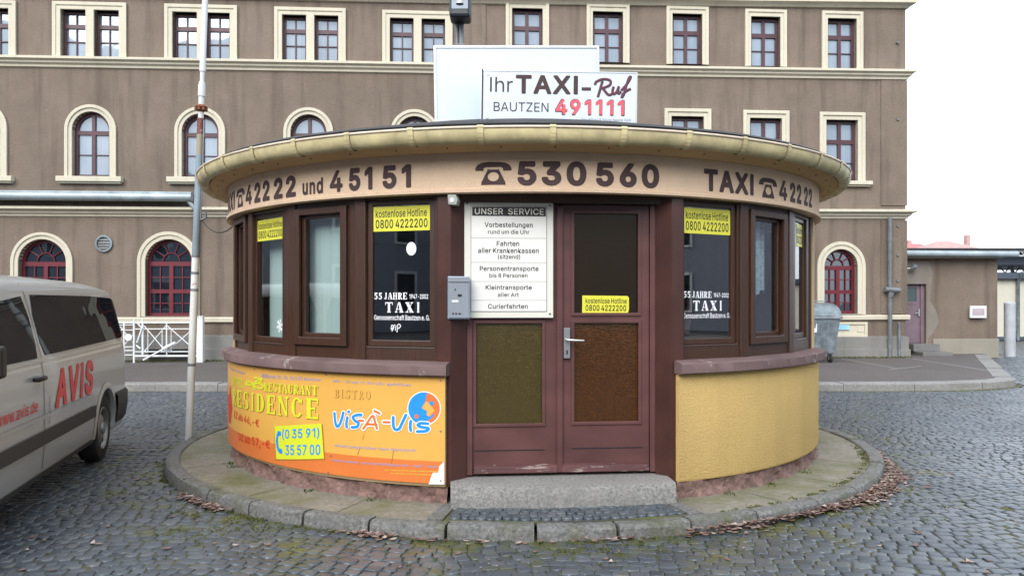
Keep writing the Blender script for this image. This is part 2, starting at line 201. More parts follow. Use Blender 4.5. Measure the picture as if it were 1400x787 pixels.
# the heavy cut used for the big painted figures
HEAVY = {
    48: (255, [[113,272,140,268,148,265,169,253,190,232,206,199,213,169,217,129,213,85,206,55,190,22,170,1,149,-11,143,-13,114,-17,86,-14,79,-11,57,1,36,22,20,55,14,85,10,125,14,169,21,199,37,232,57,253,78,265,86,268],[113,216,101,214,92,208,82,196,75,177,70,156,69,121,70,98,75,77,82,59,91,48,99,43,102,41,114,39,126,41,135,47,145,60,151,75,156,98,158,129,156,156,151,179,145,196,136,207,128,212,125,214]]),
    49: (200, [[136,-13,98,-13,92,-10,88,-5,87,1,87,196,85,196,44,167,35,166,30,168,26,173,24,180,25,216,28,222,39,231,85,265,90,267,136,267,142,264,146,259,147,253,147,1,146,-5,144,-8]]),
    50: (255, [[24,-11,20,-6,18,1,18,24,20,31,105,122,129,149,142,168,146,188,145,194,142,202,137,207,132,211,111,216,104,215,93,212,81,200,79,191,77,176,74,172,71,169,63,167,30,168,23,172,20,178,21,199,23,209,31,228,43,244,48,249,65,260,90,269,111,272,126,270,138,268,158,261,176,249,182,243,192,232,195,225,202,207,205,186,198,154,179,120,107,42,194,42,200,41,205,37,208,31,209,1,208,-5,205,-9,202,-12,194,-14,33,-14,29,-13]]),
    51: (255, [[28,266,36,268,185,268,191,267,195,264,199,259,200,253,200,230,198,223,140,157,159,151,180,138,196,120,207,98,210,73,208,54,207,46,197,26,180,7,161,-6,136,-14,110,-17,83,-14,61,-8,48,0,40,5,25,20,13,41,8,65,10,72,14,77,19,79,23,80,54,80,60,79,64,76,67,73,71,58,74,52,79,47,88,43,109,39,133,43,140,48,145,54,149,62,151,73,149,83,145,92,140,99,133,103,118,108,75,111,70,113,66,117,64,125,64,150,66,156,114,212,36,212,28,214,23,219,21,228,22,257,24,262]]),
    52: (255, [[158,267,163,265,167,261,168,257,168,249,78,96,127,95,127,158,130,167,135,171,142,173,170,173,178,171,183,166,185,158,185,95,206,95,212,94,218,89,221,80,221,54,220,48,217,44,210,40,185,38,185,1,184,-5,181,-9,176,-13,170,-14,142,-14,133,-11,128,-3,127,39,21,39,15,40,10,44,7,48,6,54,6,79,8,86,112,262,117,266,124,268]]),
    53: (255, [[190,266,195,261,197,253,197,227,196,221,192,216,188,213,182,212,88,212,84,176,84,175,116,181,135,178,143,176,152,173,170,164,184,150,191,141,203,117,207,103,209,85,206,54,195,29,178,9,161,-4,138,-14,109,-17,84,-14,65,-7,48,3,30,21,22,37,19,46,16,64,19,73,27,78,60,79,66,78,70,75,73,72,77,59,81,52,93,43,112,39,122,41,131,44,139,51,145,59,148,69,150,80,148,93,145,104,138,112,130,119,120,123,109,124,89,121,69,110,63,109,31,113,26,115,22,119,20,128,34,251,35,257,37,262,43,267,49,268,182,268]]),
    54: (255, [[166,267,170,264,174,259,175,254,174,249,120,171,143,168,165,159,180,148,196,129,204,109,206,97,208,77,205,53,195,27,180,10,164,-4,139,-14,114,-17,87,-14,67,-6,48,8,41,16,30,30,21,54,18,80,21,104,28,125,56,175,115,262,120,266,127,268,160,268],[112,38,124,40,130,42,139,50,144,57,147,63,150,78,148,91,144,101,139,108,130,115,124,117,114,119,102,117,94,114,87,108,81,99,78,91,76,80,78,66,82,57,87,50,96,42,102,40]]),
    55: (255, [[43,-13,38,-9,35,-5,34,0,35,5,140,211,32,212,26,213,22,216,18,221,17,228,18,257,22,264,26,267,32,268,78,268,194,268,200,267,205,263,208,257,209,224,207,218,93,-8,88,-12,81,-14,49,-14]]),
    56: (255, [[112,272,137,269,158,262,177,250,193,231,201,213,205,189,202,170,199,161,191,146,180,135,196,119,206,105,212,87,214,70,211,43,200,22,184,6,163,-7,141,-14,114,-17,85,-14,64,-7,42,6,27,22,23,29,16,44,12,68,15,87,21,105,30,119,46,134,36,145,32,152,25,167,22,182,21,191,24,210,32,229,35,234,49,250,66,261,88,269],[73,61,76,53,81,48,90,43,102,40,116,39,128,40,136,43,144,48,151,56,153,61,154,67,153,78,152,81,144,93,135,98,125,102,114,104,101,102,91,98,82,93,77,86,73,78],[146,188,142,203,134,210,130,212,112,215,95,212,88,207,84,203,82,197,80,187,84,172,88,168,96,163,114,160,130,163,136,167,142,174]]),
    57: (255, [[60,-13,56,-10,52,-5,51,0,52,5,105,83,83,87,62,95,46,107,30,125,24,141,20,157,18,178,21,201,30,225,48,247,64,259,84,267,113,272,139,268,160,260,178,246,187,236,196,224,205,200,208,174,205,151,199,130,170,77,111,-8,106,-12,99,-14,66,-14],[103,137,123,137,131,141,139,147,144,153,148,163,150,176,148,187,144,198,138,206,133,210,123,214,112,216,102,214,94,211,87,205,82,198,78,189,77,179,78,165,81,156,87,147,95,141]]),
    84: (252, [[127,-14,93,-13,86,-9,83,-3,82,212,13,213,5,218,2,227,3,257,6,263,11,267,17,268,97,268,207,268,213,267,217,264,221,259,222,253,221,223,219,218,215,214,207,212,142,211,142,1,141,-5,137,-10,133,-13]]),
    65: (268, [[102,268,141,267,146,265,150,260,244,3,244,-3,243,-7,239,-11,234,-13,199,-14,192,-12,187,-8,185,-4,163,57,137,57,78,57,56,-4,53,-9,48,-13,42,-14,5,-13,-1,-10,-5,-3,-5,3,-3,10,88,258,93,265],[119,179,97,114,120,113,142,114]]),
    88: (265, [[0,-10,-4,-3,-4,3,-3,7,83,130,3,247,2,251,2,257,5,263,10,267,16,268,51,268,60,265,66,258,119,180,174,259,180,266,188,268,226,267,232,264,236,257,236,251,235,247,155,131,240,7,241,3,241,-3,238,-9,233,-13,227,-14,192,-14,183,-11,178,-5,119,81,60,-4,54,-11,45,-14,10,-14,4,-13]]),
    73: (124, [[63,-14,29,-13,21,-8,18,1,18,253,19,259,23,264,27,267,33,268,67,267,75,262,78,253,78,1,77,-5,74,-9,69,-13]]),
    117: (233, [[18,201,27,204,56,204,65,201,70,195,71,189,71,71,73,57,78,48,87,41,101,39,117,43,124,48,130,57,134,75,134,189,135,195,139,200,143,203,149,204,178,204,184,203,189,199,192,195,193,189,193,136,193,1,192,-5,189,-9,184,-13,178,-14,150,-14,142,-12,135,-4,115,-13,92,-17,72,-15,65,-13,50,-7,33,7,22,24,15,44,12,67,12,189,13,195]]),
    110: (233, [[188,-10,184,-13,178,-14,149,-14,140,-11,135,-5,134,1,134,118,131,133,125,142,117,148,104,151,87,147,76,135,72,127,71,116,71,1,70,-5,66,-10,62,-13,56,-14,27,-14,21,-13,16,-9,13,-5,12,1,12,53,12,189,13,195,16,199,21,203,27,204,55,204,64,201,70,194,90,202,113,206,139,202,154,196,171,182,182,166,189,146,193,121,193,1,192,-5]]),
    100: (240, [[192,266,198,261,200,253,200,1,198,-7,194,-11,189,-13,157,-14,148,-11,142,-3,133,-10,118,-16,97,-18,70,-14,49,-4,35,9,28,16,15,36,7,62,6,69,3,93,6,119,7,126,15,153,28,173,35,180,49,192,71,202,97,206,114,205,130,199,141,193,141,253,144,262,149,266,156,268,185,268],[102,37,113,39,123,43,130,51,137,63,140,78,142,94,140,111,137,124,130,137,123,145,115,149,102,151,89,149,81,145,74,137,67,124,64,111,62,96,64,78,67,65,74,52,81,45,90,40]]),
    86: (268, [[-2,263,3,267,9,268,41,268,49,266,54,260,120,76,184,258,186,262,191,266,198,268,230,268,238,266,243,261,244,257,244,250,226,198,151,-6,146,-12,138,-14,99,-13,93,-10,89,-4,-2,240,-6,254,-5,259]]),
    83: (251, [[140,269,165,261,183,249,200,232,211,209,214,190,211,181,206,177,199,175,170,175,164,176,158,181,151,199,143,207,130,213,113,215,98,214,89,211,80,206,76,201,73,195,72,188,73,181,76,176,92,166,161,145,187,130,208,108,213,96,216,86,218,70,215,49,203,23,188,6,167,-8,143,-15,115,-18,90,-16,77,-14,59,-8,41,2,21,21,9,46,5,67,6,73,9,77,14,81,20,82,51,82,57,81,61,78,64,75,69,59,73,52,79,47,89,42,111,39,123,40,135,42,147,49,154,55,158,62,159,69,158,76,155,80,141,90,60,117,36,133,31,138,17,159,12,186,15,207,27,233,42,249,64,262,86,269,94,270,116,272]]),
    45: (255, [[44,91,44,125,47,131,54,135,167,136,176,133,181,125,181,91,177,84,171,81,58,80,49,83]]),
    38: (252, [[228,-10,224,-13,218,-14,179,-13,173,-10,162,1,141,-10,121,-15,96,-17,72,-14,51,-7,43,-3,31,6,15,24,7,44,4,59,3,68,6,86,13,104,29,123,48,140,32,165,26,181,24,200,27,218,33,236,42,247,48,253,64,263,78,268,98,271,122,268,139,261,152,253,166,237,173,221,176,203,171,177,157,154,130,130,158,96,161,117,164,121,169,125,175,126,203,126,210,124,215,120,217,115,218,111,215,86,211,67,200,45,231,6,232,-3],[125,47,84,96,68,81,63,72,62,66,63,60,68,50,71,46,75,43,86,39,97,37,108,39,120,43],[94,175,108,186,115,195,117,203,116,209,113,212,105,215,101,216,90,214,86,209,83,200,86,188]]),
    98: (240, [[20,266,27,268,56,268,63,266,68,262,71,253,71,193,80,198,95,204,116,206,138,203,163,192,179,179,186,171,198,151,206,126,209,91,206,63,198,37,185,16,178,9,164,-4,145,-13,138,-15,116,-18,95,-16,79,-10,70,-3,64,-11,55,-14,23,-13,18,-11,14,-7,12,1,12,253,14,261],[110,37,121,39,130,44,138,52,145,63,147,69,149,77,150,91,149,113,145,125,139,136,131,145,122,149,110,151,98,149,89,144,82,137,75,124,72,111,70,96,72,78,76,63,82,51,89,44,99,39]]),
}
FONT = {chr(k): (w, [list(zip(o[0::2], o[1::2])) for o in lps]) for k, (w, lps) in OUTLINES.items()}
BOLD = {chr(k): (w, [list(zip(o[0::2], o[1::2])) for o in lps]) for k, (w, lps) in HEAVY.items()}
def _area(L): return sum(L[i - 1][0] * L[i][1] - L[i][0] * L[i - 1][1] for i in range(len(L))) / 2
def _inside(p, L):
    c = False
    for i in range(len(L)):
        (x0, y0), (x1, y1) = L[i - 1], L[i]
        if (y0 > p[1]) != (y1 > p[1]) and p[0] < (x1 - x0) * (p[1] - y0) / (y1 - y0) + x0: c = not c
    return c
def _fat(L, d):
    """move an outline outwards (a hole inwards) by d"""
    K_ = [L[0]]
    for p in L[1:]:
        if math.hypot(p[0] - K_[-1][0], p[1] - K_[-1][1]) > 5: K_.append(p)
        else: K_[-1] = ((p[0] + K_[-1][0]) / 2, (p[1] + K_[-1][1]) / 2)
    if len(K_) > 4 and math.hypot(K_[0][0] - K_[-1][0], K_[0][1] - K_[-1][1]) <= 5: K_.pop()
    L = K_; out = []; n = len(L)
    for i in range(n):
        a, b, c = L[i - 1], L[i], L[(i + 1) % n]
        u = Vector((b[0] - a[0], b[1] - a[1])).normalized(); w = Vector((c[0] - b[0], c[1] - b[1])).normalized()
        n1, n2 = Vector((u.y, -u.x)), Vector((w.y, -w.x)); m_ = n1 + n2
        m_ = m_ / max(.35, m_.dot(n1)) if m_.length > 1e-4 else n1
        out.append((b[0] + m_.x * d, b[1] + m_.y * d))
    return out
def glyphs(txt, bold=0.0, shear=0.0, space=1.0):
    key = (txt, bold, shear, space)
    if key in _tc: return _tc[key]
    d = bold * 235; pen = 0; V = []; Fs = []; heavy = bold >= .04 and all(c == ' ' or c in BOLD for c in txt)
    if heavy: d -= 14
    for ch in txt:
        if ch == ' ': pen += 75 * space; continue
        adv, loops = (BOLD if heavy else FONT)[ch]; outs = []; hol = []
        for i, L in enumerate(loops):
            dep = sum(_inside(L[0], K_) for j, K_ in enumerate(loops) if j != i)
            L = L if (_area(L) > 0) == (dep % 2 == 0) else L[::-1]      # outlines counter-clockwise, holes clockwise
            (hol if dep % 2 else outs).append(_fat(L, d))
        for o in outs:
            L3 = [[Vector((x + pen + d + shear * y, y, 0)) for x, y in lp] for lp in [o] + [h for h in hol if _inside(h[0], o)]]
            b = len(V); fl = [p for lp in L3 for p in lp]; V += [(p.x, p.y) for p in fl]
            Fs += [tuple(b + i for i in t) for t in tessellate_polygon(L3)]
        pen += (adv + 2 * d) * space
    x0 = min(p[0] for p in V); x1 = max(p[0] for p in V); y0 = min(p[1] for p in V); y1 = max(p[1] for p in V)
    V = [((x - x0) / (x1 - x0), (y - y0) / (y1 - y0)) for x, y in V]
    _tc[key] = (V, Fs); return V, Fs
def put_text(mb, txt, fn, x0, x1, z0, z1, bold=0.0, shear=0.0, space=1.0):
    V, Fs = glyphs(txt, bold, shear, space)
    mb.add([fn(x0 + a * (x1 - x0), z0 + b * (z1 - z0)) for a, b in V], Fs)
def put_poly(mb, pts, fn, x0, x1, z0, z1, holes=()):
    L = [[Vector((p[0], p[1], 0)) for p in lp] for lp in [pts] + list(holes)]
    flat = [p for lp in L for p in lp]
    mb.add([fn(x0 + p.x * (x1 - x0), z0 + p.y * (z1 - z0)) for p in flat], tessellate_polygon(L))
def ring_pts(cx, cy, rx, ry, n=20, a0=0, a1=360, end=False):
    m = n + 1 if end else n
    return [(cx + rx * math.cos(R(a0 + (a1 - a0) * i / n)), cy + ry * math.sin(R(a0 + (a1 - a0) * i / n))) for i in range(m)]
def spline(pts, n=6):
    out = []; P = [pts[0]] + list(pts) + [pts[-1]]
    for i in range(1, len(P) - 2):
        for k in range(n):
            t = k / n; a, b, c, d = P[i - 1:i + 3]
            out.append(tuple(.5 * (2 * b[j] + (c[j] - a[j]) * t + (2 * a[j] - 5 * b[j] + 4 * c[j] - d[j]) * t * t
                                   + (3 * b[j] - a[j] - 3 * c[j] + d[j]) * t ** 3) for j in (0, 1)))
    return out + [tuple(pts[-1])]
def stroke(pts, w, asp=1.0, sm=True):
    """outline of a brush stroke in a unit box whose width/height ratio is asp"""
    P = spline(pts) if sm and len(pts) > 2 else list(pts)
    Lf, Rt = [], []
    for i, p in enumerate(P):
        a = P[max(i - 1, 0)]; b = P[min(i + 1, len(P) - 1)]
        dx, dy = (b[0] - a[0]) * asp, b[1] - a[1]; l = math.hypot(dx, dy) or 1
        nx, ny = -dy / l * w / 2, dx / l * w / 2
        Lf.append((p[0] + nx / asp, p[1] + ny)); Rt.append((p[0] - nx / asp, p[1] - ny))
    return [(Lf[i], Lf[i + 1], Rt[i + 1], Rt[i]) for i in range(len(P) - 1)]
def put_stroke(mb, pts, w, asp, fn, x0, x1, z0, z1, sm=True):
    for q in stroke(pts, w, asp, sm):
        mb.add([fn(x0 + a * (x1 - x0), z0 + b * (z1 - z0)) for a, b in q], [(0, 1, 2, 3)])
PHONE = (
    [(.0, .62), (.0, .74), (.06, .88), (.18, .97), (.35, 1), (.65, 1), (.82, .97), (.94, .88), (1, .74), (1, .62),
     (.77, .62), (.77, .72), (.70, .78), (.30, .78), (.23, .72), (.23, .62)],
    [(.16, 0), (.17, .12), (.36, .72), (.37, .67), (.63, .67), (.64, .72), (.83, .12), (.84, 0)],
    ring_pts(.5, .36, .155, .2, 18))
# bold roman capitals with serifs (unit box per letter): list of polygons
def serif_glyph(ch):
    P = []; bx = lambda x0, x1, y0, y1: P.append([(x0, y0), (x1, y0), (x1, y1), (x0, y1)])
    def arc(cx, cy, rx, ry, th, a0, a1):
        n = 12
        for i in range(n):
            u, w = R(a0 + (a1 - a0) * i / n), R(a0 + (a1 - a0) * (i + 1) / n)
            k = lambda t: (cx + (rx - th * (.35 + .65 * abs(math.cos(t)))) * math.cos(t), cy + (ry - .09) * math.sin(t))
            P.append([(cx + rx * math.cos(u), cy + ry * math.sin(u)), (cx + rx * math.cos(w), cy + ry * math.sin(w)), k(w), k(u)])
    stem = lambda x, w=.3: (bx(x, x + w, .08, .92), bx(x - .08, x + w + .08, 0, .08), bx(x - .08, x + w + .08, .92, 1))
    if ch in 'RPB':
        stem(.1); arc(.4, .73, .48, .27, .28, -90, 90)
        if ch == 'R': P.append([(.42, .46), (.62, .46), (1.02, 0), (.7, 0)])
        if ch == 'B': arc(.4, .27, .56, .27, .3, -90, 90)
    elif ch in 'EFL':
        stem(.1); bx(.48, .94, 0, .09)
        if ch == 'E': bx(.48, .94, .91, 1); bx(.40, .70, .46, .54); bx(.84, .94, .74, .91); bx(.68, .74, .36, .64)
        bx(.84, .94, .09, .27)
    elif ch in 'ITH' or ch == '1':
        if ch == 'H': stem(.08, .25); stem(.66, .25); bx(.33, .66, .46, .54)
        elif ch == 'T': bx(.36, .64, .08, .91); bx(.26, .74, 0, .08); bx(.02, .98, .91, 1); bx(.02, .1, .72, .91); bx(.9, .98, .72, .91)
        else: stem(.33, .34)
    elif ch == 'D': stem(.1, .26); arc(.4, .5, .56, .5, .3, -90, 90)
    elif ch in 'CO0G': arc(.5, .5, .48, .5, .3, 35 if ch in 'CG' else 0, 325 if ch in 'CG' else 360); (bx(.82, .92, .70, .92) if ch in 'CG' else 0)
    elif ch == 'S':
        arc(.5, .73, .40, .27, .3, 50, 270); arc(.5, .27, .42, .27, .3, -130, 90); bx(.8, .88, .72, .98); bx(.1, .18, .02, .28)
    elif ch == 'N':
        bx(.12, .22, .08, .92); bx(.0, .34, 0, .08); bx(.78, .88, .05, .92); bx(.66, 1, .92, 1)
        P.append([(.0, 1), (.34, 1), (.9, 0), (.74, 0)])
    elif ch in 'AV':
        P.append([(.38, 1), (.62, 1), (.96, .08), (.62, .08)]); P.append([(.38, 1), (.44, .9), (.16, .08), (.06, .08)])
        bx(.25, .66, .28, .36); bx(-.04, .28, 0, .08); bx(.54, 1.04, 0, .08)
    elif ch == 'U': bx(.1, .38, .3, .92); bx(0, .48, .92, 1); bx(.76, .86, .3, .92); bx(.64, .98, .92, 1); arc(.48, .3, .38, .3, .28, 180, 360)
    elif ch == 'X':
        P.append([(.06, .92), (.42, .92), (.94, .08), (.58, .08)]); P.append([(.76, .92), (.86, .92), (.24, .08), (.14, .08)])
        bx(-.02, .5, .92, 1); bx(.64, .98, .92, 1); bx(.02, .36, 0, .08); bx(.5, 1.02, 0, .08)
    elif ch == 'J': bx(.45, .75, .25, .92); bx(.35, .85, .92, 1); arc(.4, .25, .35, .25, .28, 180, 360)
    elif ch == '5': bx(.14, .86, .8, 1); bx(.14, .36, .5, .8); arc(.45, .33, .45, .33, .34, -160, 115)
    return P
def put_serif(mb, txt, fn, x0, x1, z0, z1, gap=.14):
    ws = [dict(I=.62, J=.8).get(c, .4 if c == ' ' else 1) for c in txt]; tot = sum(ws) + gap * (len(txt) - 1); p = 0
    for c, w in zip(txt, ws):
        if c != ' ':
            for k, q in enumerate(serif_glyph(c)):
                a = [fn(x0 + (p + u * w) / tot * (x1 - x0), z0 + v * (z1 - z0)) for u, v in q]
                mb.add(a, [tuple(range(len(a)))])
        p += w + gap

# ------------------------------------------------------------------ materials
def nodes(name):
    m = bpy.data.materials.new(name); m.use_nodes = True
    n, l = m.node_tree.nodes, m.node_tree.links; return m, n, l, n['Principled BSDF']
def N(n, t, **k):
    o = n.new('ShaderNode' + t)
    for a, b in k.items():
        if a in o.inputs.keys(): o.inputs[a].default_value = b
        else: setattr(o, a, b)
    return o
def mixc(n, l, fac, a, b):
    x = n.new('ShaderNodeMix'); x.data_type = 'RGBA'
    for sock, v in ((x.inputs[0], fac), (x.inputs[6], a), (x.inputs[7], b)):
        if hasattr(v, 'links'): l.new(v, sock)
        else: sock.default_value = v
    return x.outputs[2]
def ramp(n, l, src, p0, p1):
    x = n.new('ShaderNodeMapRange'); x.inputs[1].default_value = p0; x.inputs[2].default_value = p1
    l.new(src, x.inputs[0]); return x.outputs[0]
def simple(name, c, rough=.6, metal=0, spec=.5, bump=0, bscale=60, var=0.0, vscale=3.0, stretch=None, coat=0):
    """paint-like surface with gentle variation and grain"""
    m, n, l, p = nodes(name)
    p.inputs['Roughness'].default_value = rough; p.inputs['Metallic'].default_value = metal
    p.inputs['Specular IOR Level'].default_value = spec
    if coat: p.inputs['Coat Weight'].default_value = coat; p.inputs['Coat Roughness'].default_value = .08
    tc = N(n, 'TexCoord'); src = tc.outputs['Object']
    if stretch:
        mp = N(n, 'Mapping'); mp.inputs['Scale'].default_value = stretch; l.new(src, mp.inputs[0]); src = mp.outputs[0]
    if var:
        t = N(n, 'TexNoise', Scale=vscale, Detail=6.0, Roughness=.65); l.new(src, t.inputs['Vector'])
        f = ramp(n, l, t.outputs[0], .3, .7)
        d = tuple(x * (1 - var) for x in c[:3]) + (1,); u = tuple(min(1, x * (1 + var * .6)) for x in c[:3]) + (1,)
        l.new(mixc(n, l, f, d, u), p.inputs['Base Color'])
    else: p.inputs['Base Color'].default_value = c
    if bump:
        t = N(n, 'TexNoise', Scale=bscale, Detail=4.0); l.new(src, t.inputs['Vector'])
        b = N(n, 'Bump', Strength=bump, Distance=.01); l.new(t.outputs[0], b.inputs['Height']); l.new(b.outputs[0], p.inputs['Normal'])
    return m
def plaster(name, c, dirt, grain=90, bump=.5, dist=.01, blot=.6, streak=.4, rough=.9, chips=None):
    """render coat: broad blotches, run marks down the wall, fine grain; optional chipped patches"""
    m, n, l, p = nodes(name); p.inputs['Roughness'].default_value = rough; p.inputs['Specular IOR Level'].default_value = .25
    tc = N(n, 'TexCoord'); o = tc.outputs['Object']
    t1 = N(n, 'TexNoise', Scale=.55, Detail=8.0, Roughness=.7); l.new(o, t1.inputs['Vector'])
    mp = N(n, 'Mapping'); mp.inputs['Scale'].default_value = (2.2, 2.2, .16); l.new(o, mp.inputs[0])
    t2 = N(n, 'TexNoise', Scale=1.6, Detail=6.0, Roughness=.6); l.new(mp.outputs[0], t2.inputs['Vector'])
    t3 = N(n, 'TexNoise', Scale=grain, Detail=5.0, Roughness=.7); l.new(o, t3.inputs['Vector'])
    a = mixc(n, l, ramp(n, l, t1.outputs[0], .35, .75), c, tuple(c[i] * (1 - blot) + dirt[i] * blot for i in range(3)) + (1,))
    sm = N(n, 'Math', operation='MULTIPLY'); l.new(ramp(n, l, t2.outputs[0], .50, .74), sm.inputs[0]); sm.inputs[1].default_value = streak
    b = mixc(n, l, sm.outputs[0], a, dirt)
    g = N(n, 'Math', operation='MULTIPLY'); l.new(ramp(n, l, t3.outputs[0], .62, .36), g.inputs[0]); g.inputs[1].default_value = .35
    cc = mixc(n, l, g.outputs[0], b, tuple(x * .6 for x in c[:3]) + (1,))
    if chips:
        t4 = N(n, 'TexNoise', Scale=4.0, Detail=9.0, Roughness=.75); l.new(o, t4.inputs['Vector'])
        cc = mixc(n, l, ramp(n, l, t4.outputs[0], chips[1], chips[1] + .02), cc, chips[0])
    l.new(cc, p.inputs['Base Color'])
    bp = N(n, 'Bump', Strength=bump, Distance=dist); l.new(t3.outputs[0], bp.inputs['Height']); l.new(bp.outputs[0], p.inputs['Normal'])
    return m
def worn(name, c, under, rough=.45, amount=.66, grainv=(1, 1, 1), scale=5, spec=.4, var=.25):
    """paint that has flaked off in places, wood or metal below"""
    m, n, l, p = nodes(name); p.inputs['Roughness'].default_value = rough; p.inputs['Specular IOR Level'].default_value = spec
    tc = N(n, 'TexCoord'); mp = N(n, 'Mapping'); mp.inputs['Scale'].default_value = grainv; l.new(tc.outputs['Object'], mp.inputs[0])
    t = N(n, 'TexNoise', Scale=scale, Detail=9.0, Roughness=.72); l.new(mp.outputs[0], t.inputs['Vector'])
    t2 = N(n, 'TexNoise', Scale=scale * .4, Detail=5.0); l.new(mp.outputs[0], t2.inputs['Vector'])
    base = mixc(n, l, ramp(n, l, t2.outputs[0], .3, .7), tuple(x * (1 - var) for x in c[:3]) + (1,), tuple(x * (1 + var) for x in c[:3]) + (1,))
    f = ramp(n, l, t.outputs[0], amount, amount + .015)
    l.new(mixc(n, l, f, base, under), p.inputs['Base Color'])
    b = N(n, 'Bump', Strength=.35, Distance=.004); b.invert = True; l.new(f, b.inputs['Height']); l.new(b.outputs[0], p.inputs['Normal'])
    return m
def stone(name, c, c2, scale=120, rough=.75, bump=.5, moss=None, blot=2.0):
    m, n, l, p = nodes(name); p.inputs['Roughness'].default_value = rough
    tc = N(n, 'TexCoord'); o = tc.outputs['Object']
    t = N(n, 'TexNoise', Scale=scale, Detail=3.0, Roughness=.8); l.new(o, t.inputs['Vector'])
    t2 = N(n, 'TexNoise', Scale=blot, Detail=7.0, Roughness=.65); l.new(o, t2.inputs['Vector'])
    a = mixc(n, l, ramp(n, l, t.outputs[0], .35, .65), c, c2)
    b = mixc(n, l, ramp(n, l, t2.outputs[0], .45, .8), a, tuple(x * .55 for x in c[:3]) + (1,))
    if moss:
        t3 = N(n, 'TexNoise', Scale=blot * .6, Detail=9.0, Roughness=.7); l.new(o, t3.inputs['Vector'])
        b = mixc(n, l, ramp(n, l, t3.outputs[0], moss[1], moss[1] + .2), b, moss[0])
    l.new(b, p.inputs['Base Color'])
    ad = N(n, 'Math', operation='ADD'); l.new(t.outputs[0], ad.inputs[0]); l.new(t2.outputs[0], ad.inputs[1])
    bp = N(n, 'Bump', Strength=bump, Distance=.006); l.new(ad.outputs[0], bp.inputs['Height']); l.new(bp.outputs[0], p.inputs['Normal'])
    return m
def wood(name, c, rough=.4):
    return simple(name, c, rough, var=.35, vscale=14, stretch=(6, 6, .35), bump=.15, bscale=30)
def glass(name, tint=(.86, .92, .92, 1), base=.06, rough=0.0, bump=None):
    m, n, l, p = nodes(name); n.remove(p)
    fr = N(n, 'LayerWeight', Blend=.5); pw = N(n, 'Math', operation='POWER'); pw.inputs[1].default_value = 4.0; l.new(fr.outputs['Facing'], pw.inputs[0])
    ad = N(n, 'Math', operation='MULTIPLY_ADD', use_clamp=True); ad.inputs[1].default_value = .75; ad.inputs[2].default_value = base
    l.new(pw.outputs[0], ad.inputs[0])
    tr = N(n, 'BsdfTransparent'); tr.inputs[0].default_value = tint
    gl = N(n, 'BsdfGlossy', Roughness=rough); mx = N(n, 'MixShader')
    l.new(ad.outputs[0], mx.inputs[0]); l.new(tr.outputs[0], mx.inputs[1]); l.new(gl.outputs[0], mx.inputs[2])
    l.new(mx.outputs[0], n['Material Output'].inputs[0]); return m
def pane_opaque(name, c, fac, rough=.02, wob=.03):
    """window seen from a bright street: dark room behind, the sky mirrored in slightly wavy glass"""
    m, n, l, p = nodes(name); n.remove(p)
    df = N(n, 'BsdfDiffuse'); df.inputs[0].default_value = c; gl = N(n, 'BsdfGlossy', Roughness=rough)
    gl.inputs[0].default_value = (.86, .93, 1, 1)
    tc = N(n, 'TexCoord'); t = N(n, 'TexNoise', Scale=1.2, Detail=2.0); l.new(tc.outputs['Object'], t.inputs['Vector'])
    b = N(n, 'Bump', Strength=wob, Distance=.1); l.new(t.outputs[0], b.inputs['Height']); l.new(b.outputs[0], gl.inputs['Normal'])
    mx = N(n, 'MixShader'); mx.inputs[0].default_value = fac
    l.new(df.outputs[0], mx.inputs[1]); l.new(gl.outputs[0], mx.inputs[2]); l.new(mx.outputs[0], n['Material Output'].inputs[0]); return m
def pane_curtained(name, c, c2, fac):
    """window with net curtains hanging close behind the glass, some drawn, some not"""
    m = pane_opaque(name, c, fac); n, l = m.node_tree.nodes, m.node_tree.links
    df = [x for x in n if x.type == 'BSDF_DIFFUSE'][0]; tc = N(n, 'TexCoord')
    mp = N(n, 'Mapping'); mp.inputs['Scale'].default_value = (9, 1, .15); l.new(tc.outputs['Object'], mp.inputs[0])
    t1 = N(n, 'TexNoise', Scale=2.0, Detail=3.0); l.new(mp.outputs[0], t1.inputs['Vector'])
    mp2 = N(n, 'Mapping'); mp2.inputs['Scale'].default_value = (.9, 1, .5); l.new(tc.outputs['Object'], mp2.inputs[0])
    t2 = N(n, 'TexNoise', Scale=1.3, Detail=2.0); l.new(mp2.outputs[0], t2.inputs['Vector'])
    ad = N(n, 'Math', operation='MULTIPLY_ADD'); l.new(t1.outputs[0], ad.inputs[0]); ad.inputs[1].default_value = .35; l.new(t2.outputs[0], ad.inputs[2])
    l.new(mixc(n, l, ramp(n, l, ad.outputs[0], .56, .82), c2, c), df.inputs[0]); return m
